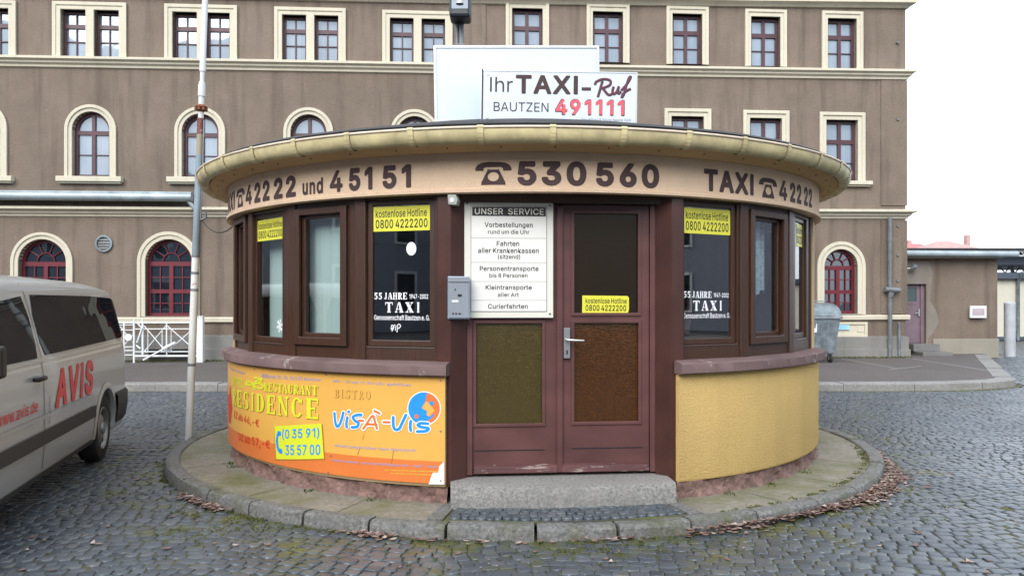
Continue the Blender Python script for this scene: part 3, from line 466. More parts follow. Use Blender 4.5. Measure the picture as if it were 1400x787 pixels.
def amber(name, c, scale, vein=1.5, bump=.3):
    """rippled cathedral glass: tinted, broken reflections"""
    m, n, l, p = nodes(name); n.remove(p)
    tc = N(n, 'TexCoord'); v = N(n, 'TexVoronoi', Scale=scale, feature='DISTANCE_TO_EDGE'); t = N(n, 'TexNoise', Scale=scale * .6, Detail=3.0)
    l.new(tc.outputs['Object'], t.inputs['Vector'])
    ve = N(n, 'VectorMath', operation='MULTIPLY_ADD'); ve.inputs[1].default_value = (.03, .03, .03)
    l.new(t.outputs['Color'], ve.inputs[0]); l.new(tc.outputs['Object'], ve.inputs[2]); l.new(ve.outputs[0], v.inputs['Vector'])
    b = N(n, 'Bump', Strength=bump, Distance=.006); l.new(ramp(n, l, v.outputs[0], 0, .12), b.inputs['Height'])
    df = N(n, 'BsdfDiffuse'); tr = N(n, 'BsdfTransparent')
    e_ = ramp(n, l, v.outputs[0], .10, .0); br = tuple(min(1, x * (1 + vein)) for x in c[:3]) + (1,)
    l.new(mixc(n, l, e_, c, br), tr.inputs[0])
    l.new(mixc(n, l, e_, tuple(x * .35 for x in c[:3]) + (1,), tuple(x * .45 for x in br[:3]) + (1,)), df.inputs[0])
    gl = N(n, 'BsdfGlossy', Roughness=.14); gl.inputs[0].default_value = (1, .85, .6, 1)
    for s in (df, gl): l.new(b.outputs[0], s.inputs['Normal'])
    m1 = N(n, 'MixShader'); m1.inputs[0].default_value = .45; l.new(tr.outputs[0], m1.inputs[1]); l.new(df.outputs[0], m1.inputs[2])
    m2 = N(n, 'MixShader'); m2.inputs[0].default_value = .085; l.new(m1.outputs[0], m2.inputs[1]); l.new(gl.outputs[0], m2.inputs[2])
    l.new(m2.outputs[0], n['Material Output'].inputs[0]); return m

M = dict(
    facade=plaster('facade_plaster', (.240, .188, .148, 1), (.108, .084, .067, 1), grain=26, bump=.7, dist=.03, blot=.75, streak=.95, chips=((.27, .225, .185, 1), .645)),
    cream=plaster('cream_stucco', (.63, .58, .46, 1), (.40, .36, .28, 1), grain=40, bump=.15, blot=.3, streak=.45),
    plinth=plaster('grey_plinth', (.27, .26, .245, 1), (.12, .12, .10, 1), grain=30, bump=.6, streak=.6),
    maroon=simple('maroon_window_wood', (.075, .028, .036, 1), .45, var=.25, vscale=6),
    red=simple('red_window_wood', (.13, .010, .020, 1), .4, var=.25, vscale=6),
    pane_up=pane_curtained('upper_pane', (.23, .28, .335, 1), (.16, .20, .25, 1), .12),
    pane_low=pane_opaque('ground_floor_pane', (.012, .016, .022, 1), .12),
    curtain=simple('net_curtain', (.75, .78, .80, 1), .9, var=.2, vscale=9, stretch=(9, 9, .3)),
    zinc=simple('weathered_zinc', (.36, .42, .45, 1), .5, metal=.3, var=.3, vscale=3),
    pipe=simple('grey_pipe', (.20, .21, .22, 1), .5, metal=.3, var=.35, vscale=5),
    slate=simple('dark_roofing', (.035, .033, .034, 1), .75, var=.4, vscale=3, bump=.4, bscale=50),
    fascia=plaster('kiosk_fascia_plaster', (.78, .575, .405, 1), (.48, .35, .245, 1), grain=110, bump=.9, dist=.008, blot=.35, streak=.25),
    soffit=plaster('soffit_board_paint', (.66, .45, .235, 1), (.38, .25, .14, 1), grain=60, bump=.15, blot=.4, streak=.3),
    yellow=plaster('yellow_roughcast', (.83, .575, .22, 1), (.48, .32, .12, 1), grain=75, bump=1.0, dist=.014, blot=.45, streak=.35, chips=((.60, .50, .32, 1), .735)),
    creamwall=plaster('kiosk_cream_plaster', (.62, .47, .27, 1), (.36, .27, .16, 1), grain=80, bump=.7, dist=.01),
    gutter=simple('ochre_gutter_paint', (.58, .49, .27, 1), .5, var=.35, vscale=5, bump=.1, bscale=20),
    gutter_rim=simple('gutter_rim_paint', (.66, .54, .42, 1), .45, var=.2, vscale=6),
    sill=worn('sill_paint', (.155, .102, .098, 1), (.30, .25, .22, 1), rough=.8, amount=.615, scale=4, spec=.2),
    sandstone=stone('red_sandstone', (.27, .165, .14, 1), (.12, .07, .06, 1), scale=14, rough=.95, bump=1.6, blot=7),
    brown=wood('brown_window_profile', (.054, .023, .013, 1), .36),
    dooru=worn('maroon_door_paint', (.105, .044, .041, 1), (.34, .26, .23, 1), rough=.42, amount=.735, grainv=(1, 1, 1.6), scale=6),
    doorweather=worn('weathered_door_board', (.10, .04, .04, 1), (.30, .24, .22, 1), rough=.55, amount=.56, grainv=(.35, 1, 3), scale=9),
    jamb=worn('glossy_jamb_paint', (.060, .024, .019, 1), (.30, .24, .22, 1), rough=.28, amount=.76, scale=7),
    kglass=glass('kiosk_window_glass', (.90, .96, .97, 1), .19),
    aglass=amber('amber_glass', (.20, .055, .007, 1), 52, 1.6, .2),
    oglass=amber('olive_glass', (.23, .165, .040, 1), 62, .9, .2),
    dglass=amber('dark_brown_glass', (.06, .032, .019, 1), 110, .5, .06),
    sticker=simple('yellow_sticker', (.70, .66, .06, 1), .35),
    ink=simple('black_print', (.012, .011, .012, 1), .4),
    brownink=simple('dark_brown_paint', (.062, .034, .034, 1), .8, var=.2, vscale=12),
    white=simple('white_paint', (.68, .70, .71, 1), .5, var=.06, vscale=4),
    whitefilm=simple('white_film', (.85, .86, .88, 1), .5),
    signwhite=simple('white_sign_panel', (.62, .70, .77, 1), .25, var=.05, vscale=3),
    alu=simple('aluminium', (.55, .56, .57, 1), .35, metal=.8),
    board=simple('cream_board', (.70, .68, .60, 1), .4, var=.04),
    boardpanel=simple('white_board_panel', (.78, .77, .72, 1), .35),
    redink=simple('pink_red_print', (.60, .055, .085, 1), .5),
    letterbox=simple('grey_blue_steel', (.27, .35, .46, 1), .35, metal=.25, var=.08),
    boxfront=simple('letterbox_front', (.33, .36, .40, 1), .35, metal=.4, var=.06),
    steel=simple('brushed_steel', (.55, .55, .54, 1), .32, metal=.9),
    dark=simple('near_black_plastic', (.012, .012, .013, 1), .45),
    ban_y=simple('banner_amber', (.74, .40, .085, 1), .35, var=.07, vscale=2),
    ban_o=simple('banner_orange', (.70, .19, .045, 1), .35, var=.08, vscale=2),
    ban_lime=simple('banner_lime', (.66, .72, .035, 1), .4),
    ban_blue=simple('banner_blue', (.02, .27, .78, 1), .4),
    ban_violet=simple('faded_violet_print', (.36, .33, .50, 1), .5),
    ban_red=simple('banner_red', (.60, .05, .022, 1), .4),
    ban_orange2=simple('banner_salmon', (.75, .17, .04, 1), .4),
    ban_shadow=simple('banner_brown_print', (.36, .16, .03, 1), .5),
    granite=stone('granite', (.23, .225, .215, 1), (.11, .108, .105, 1), scale=140, rough=.7, bump=.5, blot=3),
    kerbst=stone('granite_kerb', (.22, .215, .205, 1), (.07, .07, .067, 1), scale=34, rough=.8, bump=1.2, blot=5, moss=((.075, .08, .03, 1), .50)),
    palekerb=stone('pale_kerb', (.30, .29, .275, 1), (.18, .175, .165, 1), scale=26, rough=.85, bump=.3),
    concrete=stone('mossy_concrete', (.27, .245, .20, 1), (.165, .15, .12, 1), scale=22, rough=.9, bump=.6, moss=((.115, .115, .045, 1), .46), blot=1.8),
    asphalt=stone('old_asphalt', (.135, .115, .108, 1), (.065, .056, .054, 1), scale=24, rough=.9, bump=.5, blot=.7),
    vanpaint=simple('silver_beige_paint', (.54, .55, .555, 1), .30, metal=.45, coat=.8),
    vanglass=pane_opaque('tinted_van_glass', (.010, .010, .011, 1), .10, rough=.01, wob=.04),
    trim=simple('dark_grey_plastic', (.035, .037, .04, 1), .6, bump=.1, bscale=200),
    rubber=simple('tyre_rubber', (.016, .016, .016, 1), .8),
    rim=simple('steel_wheel', (.30, .30, .30, 1), .45, metal=.6, var=.15),
    vanred=simple('red_lettering', (.74, .028, .03, 1), .35),
    taillight=simple('red_lens', (.28, .008, .012, 1), .15),
    inside=simple('interior_wall', (.42, .43, .42, 1), .9, var=.1),
    insidefloor=simple('interior_floor', (.11, .09, .075, 1), .6),
    blind=simple('pale_green_blind', (.50, .60, .56, 1), .85, var=.1, vscale=4, stretch=(20, 20, .2)),
    galv=simple('galvanised_steel', (.22, .26, .285, 1), .5, metal=.45, var=.5, vscale=4, bump=.1, bscale=25),
    lilac=simple('faded_lilac_door', (.195, .135, .165, 1), .6, var=.2, vscale=3),
    patch=plaster('grey_cement_patch', (.265, .235, .205, 1), (.16, .135, .115, 1), grain=30, bump=.5, blot=.9),
    farcream=plaster('far_cream_wall', (.62, .60, .50, 1), (.5, .47, .38, 1), grain=20, bump=.2),
    bluegrey=simple('blue_grey_fascia', (.06, .075, .10, 1), .5),
    truss=simple('truss_steel', (.55, .57, .58, 1), .5, metal=.2),
    terracotta=simple('hazed_clay_tiles', (.42, .27, .25, 1), .9, var=.15, vscale=1.5),  # clay red made paler, distance haze is put into the colour
    farwall=simple('far_house_wall', (.55, .50, .45, 1), .9),
    opp=plaster('opposite_plaster', (.34, .37, .44, 1), (.22, .23, .28, 1)),
    leaf=simple('dry_leaf', (.20, .095, .06, 1), .8, var=.5, vscale=40),
    moss=simple('moss', (.085, .095, .02, 1), .95, var=.5, vscale=30),
    rust=simple('rust', (.20, .07, .03, 1), .9, var=.4, vscale=20),
)
# mast paint: white peeling to rust in spots
M['mast'] = worn('peeling_mast_paint', (.66, .66, .64, 1), (.30, .17, .09, 1), rough=.55, amount=.655, scale=6, grainv=(1, 1, .8), var=.08)
M['mastblue'] = worn('grey_blue_mast_paint', (.22, .27, .31, 1), (.20, .10, .06, 1), rough=.5, amount=.70, scale=8, var=.12)
# leaves: each its own tone
def island_mat(name, cs, rough):
    m, n, l, p = nodes(name); p.inputs['Roughness'].default_value = rough
    g = N(n, 'NewGeometry'); r = N(n, 'ValToRGB'); e = r.color_ramp.elements
    e[0].color = cs[0]; e[1].color = cs[-1]
    for i, c in enumerate(cs[1:-1]): x = e.new((i + 1) / (len(cs) - 1)); x.color = c
    l.new(g.outputs['Random Per Island'], r.inputs[0]); l.new(r.outputs[0], p.inputs['Base Color']); return m, n, l, p, r
M['leaf'] = island_mat('dry_leaf_mix', [(.115, .055, .045, 1), (.21, .125, .095, 1), (.06, .032, .028, 1), (.46, .36, .31, 1), (.12, .065, .05, 1), (.26, .17, .14, 1)], .7)[0]
# cobbles: each stone its own grey, damp and slightly glossy
m, n, l, p, r = island_mat('basalt_cobble', [(.038, .047, .058, 1), (.068, .081, .096, 1), (.048, .059, .073, 1), (.095, .104, .115, 1), (.056, .068, .083, 1)], .34); p.inputs['Specular IOR Level'].default_value = .65
tc = N(n, 'TexCoord'); t = N(n, 'TexNoise', Scale=55.0, Detail=4.0, Roughness=.7); l.new(tc.outputs['Object'], t.inputs['Vector'])
t2 = N(n, 'TexNoise', Scale=.45, Detail=5.0); l.new(tc.outputs['Object'], t2.inputs['Vector'])
mr = N(n, 'MapRange'); mr.inputs[1].default_value = .35; mr.inputs[2].default_value = .7; mr.inputs[3].default_value = .25; mr.inputs[4].default_value = .46
l.new(t2.outputs[0], mr.inputs[0]); l.new(mr.outputs[0], p.inputs['Roughness'])
# moss and dirt creeping over the stones beside the kiosk kerb
sx = N(n, 'VectorMath', operation='DISTANCE'); sx.inputs[1].default_value = (.117, 9.07, 0); l.new(tc.outputs['Object'], sx.inputs[0])
nr = N(n, 'Math', operation='MULTIPLY'); l.new(ramp(n, l, sx.outputs['Value'], 5.0, 3.75), nr.inputs[0]); l.new(ramp(n, l, sx.outputs['Value'], 3.62, 3.70), nr.inputs[1]); near = nr.outputs[0]
t3 = N(n, 'TexNoise', Scale=2.6, Detail=9.0, Roughness=.75); l.new(tc.outputs['Object'], t3.inputs['Vector'])
ad = N(n, 'Math', operation='MULTIPLY_ADD'); l.new(near, ad.inputs[0]); ad.inputs[1].default_value = .16; l.new(t3.outputs[0], ad.inputs[2])
f = ramp(n, l, ad.outputs[0], .63, .73)
l.new(mixc(n, l, f, r.outputs[0], (.080, .082, .028, 1)), p.inputs['Base Color'])
b = N(n, 'Bump', Strength=.45, Distance=.004); l.new(t.outputs[0], b.inputs['Height']); l.new(b.outputs[0], p.inputs['Normal'])
M['cobble'] = m
M['joint'] = stone('cobble_joint_dirt', (.064, .062, .050, 1), (.038, .038, .033, 1), scale=60, rough=.95, bump=.6, moss=((.095, .10, .025, 1), .42), blot=2.5)
# far cobbles drawn by a brick pattern on the ground sheet
m, n, l, p = nodes('ground_setts'); p.inputs['Roughness'].default_value = .45
tc = N(n, 'TexCoord'); v = N(n, 'TexVoronoi', Scale=8.5); l.new(tc.outputs['Object'], v.inputs['Vector'])
v2 = N(n, 'TexVoronoi', Scale=8.5, feature='DISTANCE_TO_EDGE'); l.new(tc.outputs['Object'], v2.inputs['Vector'])
cc = mixc(n, l, ramp(n, l, v2.outputs[0], .0, .10), (.03, .03, .026, 1), (.085, .09, .10, 1)); l.new(cc, p.inputs['Base Color'])
b = N(n, 'Bump', Strength=.7, Distance=.02); l.new(ramp(n, l, v2.outputs[0], 0, .15), b.inputs['Height']); l.new(b.outputs[0], p.inputs['Normal'])
M['farsett'] = m
# ------------------------------------------------------------------ places
KX, KY = 0.117, 9.07                       # kiosk centre
PAVE_Z = 0.12
# the station's front: a vertical plane running slightly away to the right
FY0, FK = 19.62, 6.0e-5
def fdepth(px): return FY0 / (1 - FK * px)
_A = Vector(((0 - 700) / F * fdepth(0), fdepth(0))); _B = Vector(((1238 - 700) / F * fdepth(1238), fdepth(1238)))
FD = (_B - _A).normalized(); FANG = math.atan2(FD.y, FD.x)
def fu(px):                                # distance along the front
    return (Vector(((px - 700) / F * fdepth(px), fdepth(px))) - _A).dot(FD)
def fz(px, y): return EYE + (HZ - y) / F * fdepth(px)

# ------------------------------------------------------------------ ground
g = MB(); g.quad((-400, -300, -.03), (400, -300, -.03), (400, 900, -.03), (-400, 900, -.03))
# one sheet: dirt between the setts near by, a sett pattern farther off
ground = g.build('ground', M['farsett']); tag(ground, kind='structure')
g = MB(); nx, ny = 70, 60
for j in range(ny + 1):
    for i in range(nx + 1): g.v.append((-12 + 27 * i / nx, 2.5 + 23.5 * j / ny, -.0085 + .003 * math.sin(i * 1.7) * math.cos(j * 1.3)))
for j in range(ny):
    for i in range(nx):
        a = j * (nx + 1) + i; g.f.append((a, a + 1, a + nx + 2, a + nx + 1)); g.m.append(0)
tag(g.build('cobble_bed', M['joint'], smooth=60), kind='structure')

# pavement outline: kerb line and the rounded corner at the right
KERB = [(-30, 14.28), (6.6, 14.33)] + [(6.6 + 3.15 * math.sin(R(t)), 15.6 - 1.27 * math.cos(R(t))) for t in range(8, 91, 8)] + [(10.0, 16.0), (13.3, 22.3)]
def in_pavement(x, y):
    if y < 14.2: return False
    if x < 6.6: return True
    if y > 15.7: return x < 9.78 + (y - 15.7) * .53 + .1
    return ((x - 6.6) / 3.3) ** 2 + ((15.6 - y) / 1.42) ** 2 < 1

def setts(name, rows, mat, top=0.0, jitter=.006, kind='structure'):
    """rows: list of (centre x, y, width, depth, angle, top) stones, each a small domed block"""
    S = np.array(rows); n = len(S)
    cx, cy, w, d, an, zt = S.T
    lev = [(-.5, -.05), (-.492, -.006), (-.468, -.0016), (-.36, .0)]
    crn = np.array([(-1, -1), (1, -1), (1, 1), (-1, 1)], float)
    jit = rng.normal(0, .05, (n, 4, 2)); tilt = rng.normal(0, .016, (n, 2)); V = np.zeros((n, 16, 3))
    for li, (k, z) in enumerate(lev):
        q = (crn[None] * .5 + jit) * (-k / .5)
        lx = q[..., 0] * w[:, None]; ly = q[..., 1] * d[:, None]
        V[:, li * 4:li * 4 + 4, 0] = cx[:, None] + lx * np.cos(an)[:, None] - ly * np.sin(an)[:, None]
        V[:, li * 4:li * 4 + 4, 1] = cy[:, None] + lx * np.sin(an)[:, None] + ly * np.cos(an)[:, None]
        V[:, li * 4:li * 4 + 4, 2] = zt[:, None] + z + tilt[:, :1] * lx + tilt[:, 1:] * ly
    fc = []
    for li in range(3):
        for k in range(4): fc.append((li * 4 + k, li * 4 + (k + 1) % 4, li * 4 + 4 + (k + 1) % 4, li * 4 + 4 + k))
    fc.append((12, 13, 14, 15)); fc = np.array(fc)
    faces = (np.arange(n)[:, None, None] * 16 + fc[None]).reshape(-1, 4)
    me = bpy.data.meshes.new(name); me.vertices.add(n * 16); me.vertices.foreach_set('co', V.reshape(-1))
    me.loops.add(len(faces) * 4); me.loops.foreach_set('vertex_index', faces.reshape(-1).astype(np.int32))
    me.polygons.add(len(faces)); me.polygons.foreach_set('loop_start', np.arange(0, len(faces) * 4, 4, dtype=np.int32))
    me.polygons.foreach_set('use_smooth', np.ones(len(faces), bool))
    me.update(calc_edges=True); me.validate(); me.materials.append(mat)
    o = bpy.data.objects.new(name, me); col.objects.link(o); return tag(o, kind=kind)

rows = []; y = 3.9; ri = 0
def wav(x, y): return .13 * math.sin(x * 1.9 + .5 * math.sin(y * .8)) + .07 * math.sin(x * .77 + y * .5) + .05 * math.sin(x * 3.3 - y * 1.1)
def dwav(x, y): return (wav(x + .02, y) - wav(x - .02, y)) / .04
while y < 25.5:
    dpt = random.uniform(.082, .098); slope = -.10
    lim = .70 * y + 2.0; x = -min(lim, 11.5) + random.uniform(0, .1)
    while x < min(lim, 15.5):
        w = random.uniform(.078, .132); xc = x + w / 2
        yy = y + wav(xc, y) + slope * (xc) * .25 + random.gauss(0, .004)
        rr = math.hypot(xc - KX, yy - KY)
        if rr > 3.73 + .035 and not in_pavement(xc, yy + .05) and yy < 24:
            zt = .004 * math.sin(xc * 2.1) * math.cos(yy * 1.7) + random.gauss(0, .0022)
            rows.append((xc, yy, w * .95, dpt * .94, math.atan(dwav(xc, y) + slope * .25) + random.gauss(0, .035), zt))
        x += w
    y += dpt; ri += 1
setts('cobbled_street', rows, M['cobble'])

# pavement before the station
pv = MB(); pts = [(x, y) for x, y in KERB] + [(13.3, 26), (-30, 26)]
T = tessellate_polygon([[Vector((x, y, 0)) for x, y in pts]])
inner = []
pv.add([(x, y, PAVE_Z) for x, y in pts], T)
tag(pv.build('pavement', M['asphalt']), kind='structure')
def sweep(path, prof, closed=False):
    """profile (offset to the right of the path, z) along a ground path"""
    mb = MB(); P = [Vector(p) for p in path]; k = len(prof); V = []
    for i, p in enumerate(P):
        a = P[max(i - 1, 0)]; b = P[min(i + 1, len(P) - 1)]; d = (b - a).normalized(); nrm = Vector((d.y, -d.x))
        V += [(p.x + nrm.x * o, p.y + nrm.y * o, z) for o, z in prof]
    mb.add(V, [(i * k + q, i * k + q + 1, (i + 1) * k + q + 1, (i + 1) * k + q) for i in range(len(P) - 1) for q in range(k - 1)])
    return mb
kb = MB(); segs = []                       # kerb stones, each about a metre, with open joints
def dens(path, step):
    out = []
    for a, b in zip(path[:-1], path[1:]):
        a, b = Vector(a), Vector(b); n = max(1, int((b - a).length / step))
        out += [tuple(a + (b - a) * i / n) for i in range(n)]
    return out + [path[-1]]
KP = dens(KERB[:-1] + [(13.2, 22.1)], .16)
i = 0
while i < len(KP) - 1:
    j = min(i + 7, len(KP) - 1); seg = [Vector(p) for p in KP[i:j + 1]]
    dz = random.uniform(-.006, .006); flat = KP[i][0] < 6.0 and KP[i][0] > 2.0
    dd = (seg[-1] - seg[-2]).normalized(); seg[-1] = seg[-1] - dd * .008
    zt = PAVE_Z + .006 + dz
    s = sweep(seg, [(0.02, -.03), (.015, zt - .02), (0, zt), (-.32, zt), (-.33, zt - .05)])
    kb.add(s.v, s.f); i = j
tag(kb.build('pavement_kerb', M['palekerb']), kind='structure')
# worn paint lines on the pavement
ln = MB()
for (a, b) in (((1228, 487), (1355, 507)), ((1150, 490), (1225, 503)), ((1215, 505), (1260, 500))):
    q = []
    for px, py in (a, b):
        Y = (EYE - PAVE_Z - .004) * F / (py - HZ); q.append(Vector(((px - 700) / F * Y, Y, PAVE_Z + .004)))
    d = (q[1] - q[0]).normalized() * 1; nn = Vector((-d.y, d.x, 0)) * .035
    ln.quad(q[0] - nn, q[1] - nn, q[1] + nn, q[0] + nn)
tag(ln.build('pavement_marking', M['palekerb']), kind='structure')
# low hills closing the horizon
hl = MB()
for i in range(60):
    a0, a1 = R(-75 + 150 * i / 60), R(-75 + 150 * (i + 1) / 60); h = lambda a: 3 + 2.5 * math.sin(a * 5) + 1.5 * math.sin(a * 13)
    hl.quad((700 * math.sin(a0), 700 * math.cos(a0), -1), (700 * math.sin(a1), 700 * math.cos(a1), -1), (760 * math.sin(a1), 760 * math.cos(a1), h(a1)), (760 * math.sin(a0), 760 * math.cos(a0), h(a0)))
tag(hl.build('hills', simple('far_hill', (.25, .27, .26, 1), .95)), kind='structure')

# ------------------------------------------------------------------ station building
ST = empty('station_building', (_A.x, _A.y, 0), FANG, label='long brown plastered station building with cream window surrounds behind the kiosk', cat='building')
holes = []; U1 = fu(1238)
def rect(x0, x1, z0, z1): return [(x0, z0), (x1, z0), (x1, z1), (x0, z1)]
def arch(x0, x1, z0, zs, n=14, k=1.0):
    c, r = (x0 + x1) / 2, (x1 - x0) / 2
    return [(x0, z0), (x1, z0)] + [(c + r * math.cos(math.pi * i / n), zs + k * r * math.sin(math.pi * i / n)) for i in range(n + 1)]
def inset_quarter(c, r, zs, side, b, k=1.0):      # half of an arched head, a pane on one side of the mullion
    s = -1 if side < 0 else 1; n = 9; pts = [(c + s * b / 2, zs), (c + s * (r - b), zs)]
    for i in range(1, n + 1):
        t = math.acos(max(-1, (b / 2) / (r - b))) * i / n
        pts.append((c + s * (r - b) * math.cos(t), zs + k * (r - b) * math.sin(t)))
    return pts if s > 0 else pts[::-1]
def bwindow(outer, frame_loops, wood_mat, pane_mat, bars=(), depth=.17, surround=None, sill=None, curtain=None):
    holes.append(outer)
    f = MB(); f.plate([outer] + frame_loops, depth, depth + .07)
    for x0, x1, z0, z1 in bars: f.box(x0, x1, depth + .012, depth + .045, z0, z1)
    w = f.build('window', wood_mat, ST)
    p = MB(); p.plate([outer], depth + .05); p.build('pane', pane_mat, w)
    if curtain:
        pass
    if surround:
        s = MB()
        for lps, y0 in surround: s.plate(lps, y0, .16)
        s.build('surround', M['cream'], w, bevel=.012)
    if sill:
        s = MB(); x0, x1, z0, z1 = sill; s.box(x0, x1, -.16, .16, z0 + .04, z1); s.box(x0 + .03, x1 - .03, -.11, .0, z0, z0 + .038)
        s.build('sill', M['cream'], w, bevel=.012)
    return w
def cross_frame(x0, x1, z0, z1, ztr, b=.075, mull=.085):
    c = (x0 + x1) / 2; m2 = mull / 2
    return [rect(x0 + b, c - m2, z0 + b, ztr - .055), rect(c + m2, x1 - b, z0 + b, ztr - .055),
            rect(x0 + b, c - m2, ztr + .055, z1 - b), rect(c + m2, x1 - b, ztr + .055, z1 - b)]
# top row, paired windows at the left
for (px, pt, pb) in ((-28, 1, 78), (123.5, 4, 79.5), (275.5, 7.5, 82), (424.5, 11.5, 84.5), (571, 16, 87.5)):
    c = fu(px); zt, zb = fz(px, pt), fz(px, pb); zo = zt - .19; SW = .60; pier = .20
    sur = []
    for k, s in enumerate((-1, 1)):
        x0 = c + s * (pier / 2 + SW / 2) - SW / 2; x1 = x0 + SW; ztr = zb + (zo - zb) * .69
        loops = [rect(x0 + .06, x1 - .06, zb + .06, ztr - .05), rect(x0 + .06, x1 - .06, ztr + .05, zo - .06)]
        bars = [((x0 + x1) / 2 - .014, (x0 + x1) / 2 + .014, zb + .06, zo - .06), (x0 + .06, x1 - .06, zb + .42, zb + .445)]
        sur.append(rect(x0, x1, zb, zo))
        bwindow(rect(x0, x1, zb, zo), loops, M['maroon'], M['pane_up'], bars, depth=.14,
                surround=None if k == 0 else [([rect(c - pier / 2 - SW - .19, c + pier / 2 + SW + .19, zb, zt)] + sur, -.05),
                                              ([rect(c - pier / 2 - SW - .19, c + pier / 2 + SW + .19, zb, zt), rect(c - pier / 2 - SW - .10, c + pier / 2 + SW + .10, zb - .0, zt - .09)], -.075)])
# top row, single windows at the right
for (px, pt, pb) in ((721, 2.5, 84), (831, 7, 86.5), (939.5, 10, 89), (1046.5, 14, 92), (1151, 16.5, 95)):
    c = fu(px); zt, zb = fz(px, pt), fz(px, pb); zo = zt - .185; h = .395
    ztr = zb + (zo - zb) * .66
    bwindow(rect(c - h, c + h, zb, zo), cross_frame(c - h, c + h, zb, zo, ztr), M['maroon'], M['pane_up'],
            [(c - h + .07, c + h - .07, zb + .45, zb + .47)], depth=.14,
            surround=[([rect(c - h - .165, c + h + .165, zb, zt), rect(c - h, c + h, zb, zo)], -.04),
                      ([rect(c - h - .165, c + h + .165, zb, zt), rect(c - h - .08, c + h + .08, zb, zt - .08)], -.07)])
# middle row, arched windows
for (px, pt, pb) in ((-25, 140, 241), (124.5, 143.5, 242), (274, 146.5, 243), (422, 147.5, 244), (567, 150, 245), (712, 152, 246)):
    if px == 712: continue
    c = fu(px); r = .45; zb = fz(px, pb); zt = fz(px, pt) - .17; zs = zt - r
    fl = [rect(c - r + .08, c - .045, zb + .08, zs - .10), rect(c + .045, c + r - .08, zb + .08, zs - .10),
          inset_quarter(c, r, zs, -1, .08), inset_quarter(c, r, zs, 1, .08)]
    bwindow(arch(c - r, c + r, zb, zs), fl, M['maroon'], M['pane_up'], [(c - r + .07, c + r - .07, zb + .56, zb + .58)], depth=.14,
            surround=[([arch(c - r - .17, c + r + .17, zb, zs, 20), arch(c - r, c + r, zb, zs, 20)], -.03),
                      ([arch(c - r - .17, c + r + .17, zb, zs, 20), arch(c - r - .09, c + r + .09, zb, zs, 20)], -.065)],
            sill=(c - .78, c + .78, zb - .17, zb))
# middle row, square-headed windows at the right
for (px, pt, pb) in ((831, 145, 244), (940, 149, 246), (1047, 151.5, 247), (1151, 154, 248)):
    c = fu(px); zt, zb = fz(px, pt), fz(px, pb); zo = zt - .2; h = .43; ztr = zb + (zo - zb) * .66
    bwindow(rect(c - h, c + h, zb, zo), cross_frame(c - h, c + h, zb, zo, ztr), M['maroon'], M['pane_up'],
            [(c - h + .07, c + h - .07, zb + .5, zb + .52)], depth=.14,
            surround=[([rect(c - h - .19, c + h + .19, zb, zt), rect(c - h, c + h, zb, zo)], -.03),
                      ([rect(c - h - .19, c + h + .19, zb, zt), rect(c - h - .1, c + h + .1, zb, zt - .09)], -.065)],
            sill=(c - .77, c + .77, zb - .14, zb))
# ground floor, tall arched windows with red frames
def ground_window(px, r, pt, pb, sw):
    c = fu(px); zb = fz(px, pb); zt = fz(px, pt); zs = zt - r
    zm = zb + (zs - zb) * .46; b = .075
    fl = [rect(c - r + b, c - .05, zb + b, zm - .05), rect(c + .05, c + r - b, zb + b, zm - .05),
          rect(c - r + b, c - .05, zm + .05, zs - .09), rect(c + .05, c + r - b, zm + .05, zs - .09)]
    n = 16; rr = r - b
    fl.append([(c + rr * math.cos(math.pi * i / n), zs + .02 + (rr - .02) * math.sin(math.pi * i / n)) for i in range(n + 1)])
    bars = []
    for s in (-1, 1):
        xm = c + s * (r - b + .05) / 2
        bars.append((xm - .013, xm + .013, zb + b, zs - .09))
        for zz in ((zb + zm) / 2 + .01, (zm + zs) / 2 - .01): bars.append((min(c + s * .05, c + s * (r - b)), max(c + s * .05, c + s * (r - b)), zz - .012, zz + .012))
    outer = arch(c - r, c + r, zb, zs, 20)
    w = bwindow(outer, fl, M['red'], M['pane_low'], bars, depth=.16,
                surround=[([arch(c - r - sw, c + r + sw, zb - .02, zs, 22), arch(c - r, c + r, zb - .01, zs, 22)], -.03),
                          ([arch(c - r - sw, c + r + sw, zb - .02, zs, 22), arch(c - r - sw * .55, c + r + sw * .55, zb - .02, zs, 22)], -.06)])
    fan = MB()                              # glazing bars of the fanlight
    q = [(c + rr * .42 * math.cos(math.pi * i / 12), .18, zs + .03 + rr * .42 * math.sin(math.pi * i / 12)) for i in range(13)]
    fan.tube(q, .016, 6)
    for a in (35, 68, 112, 145): fan.tube([(c + rr * .42 * math.cos(R(a)), .18, zs + .03 + rr * .42 * math.sin(R(a))), (c + rr * math.cos(R(a)), .18, zs + .02 + rr * math.sin(R(a)))], .015, 6)
    fan.build('fanlight_bars', M['red'], w)
    return w
ground_window(58, .57, 327, 432, .17); ground_window(231, .57, 327, 432, .19); ground_window(404, .57, 327, 432, .19)
ground_window(1149.5, .455, 340.5, 428.5, .2)
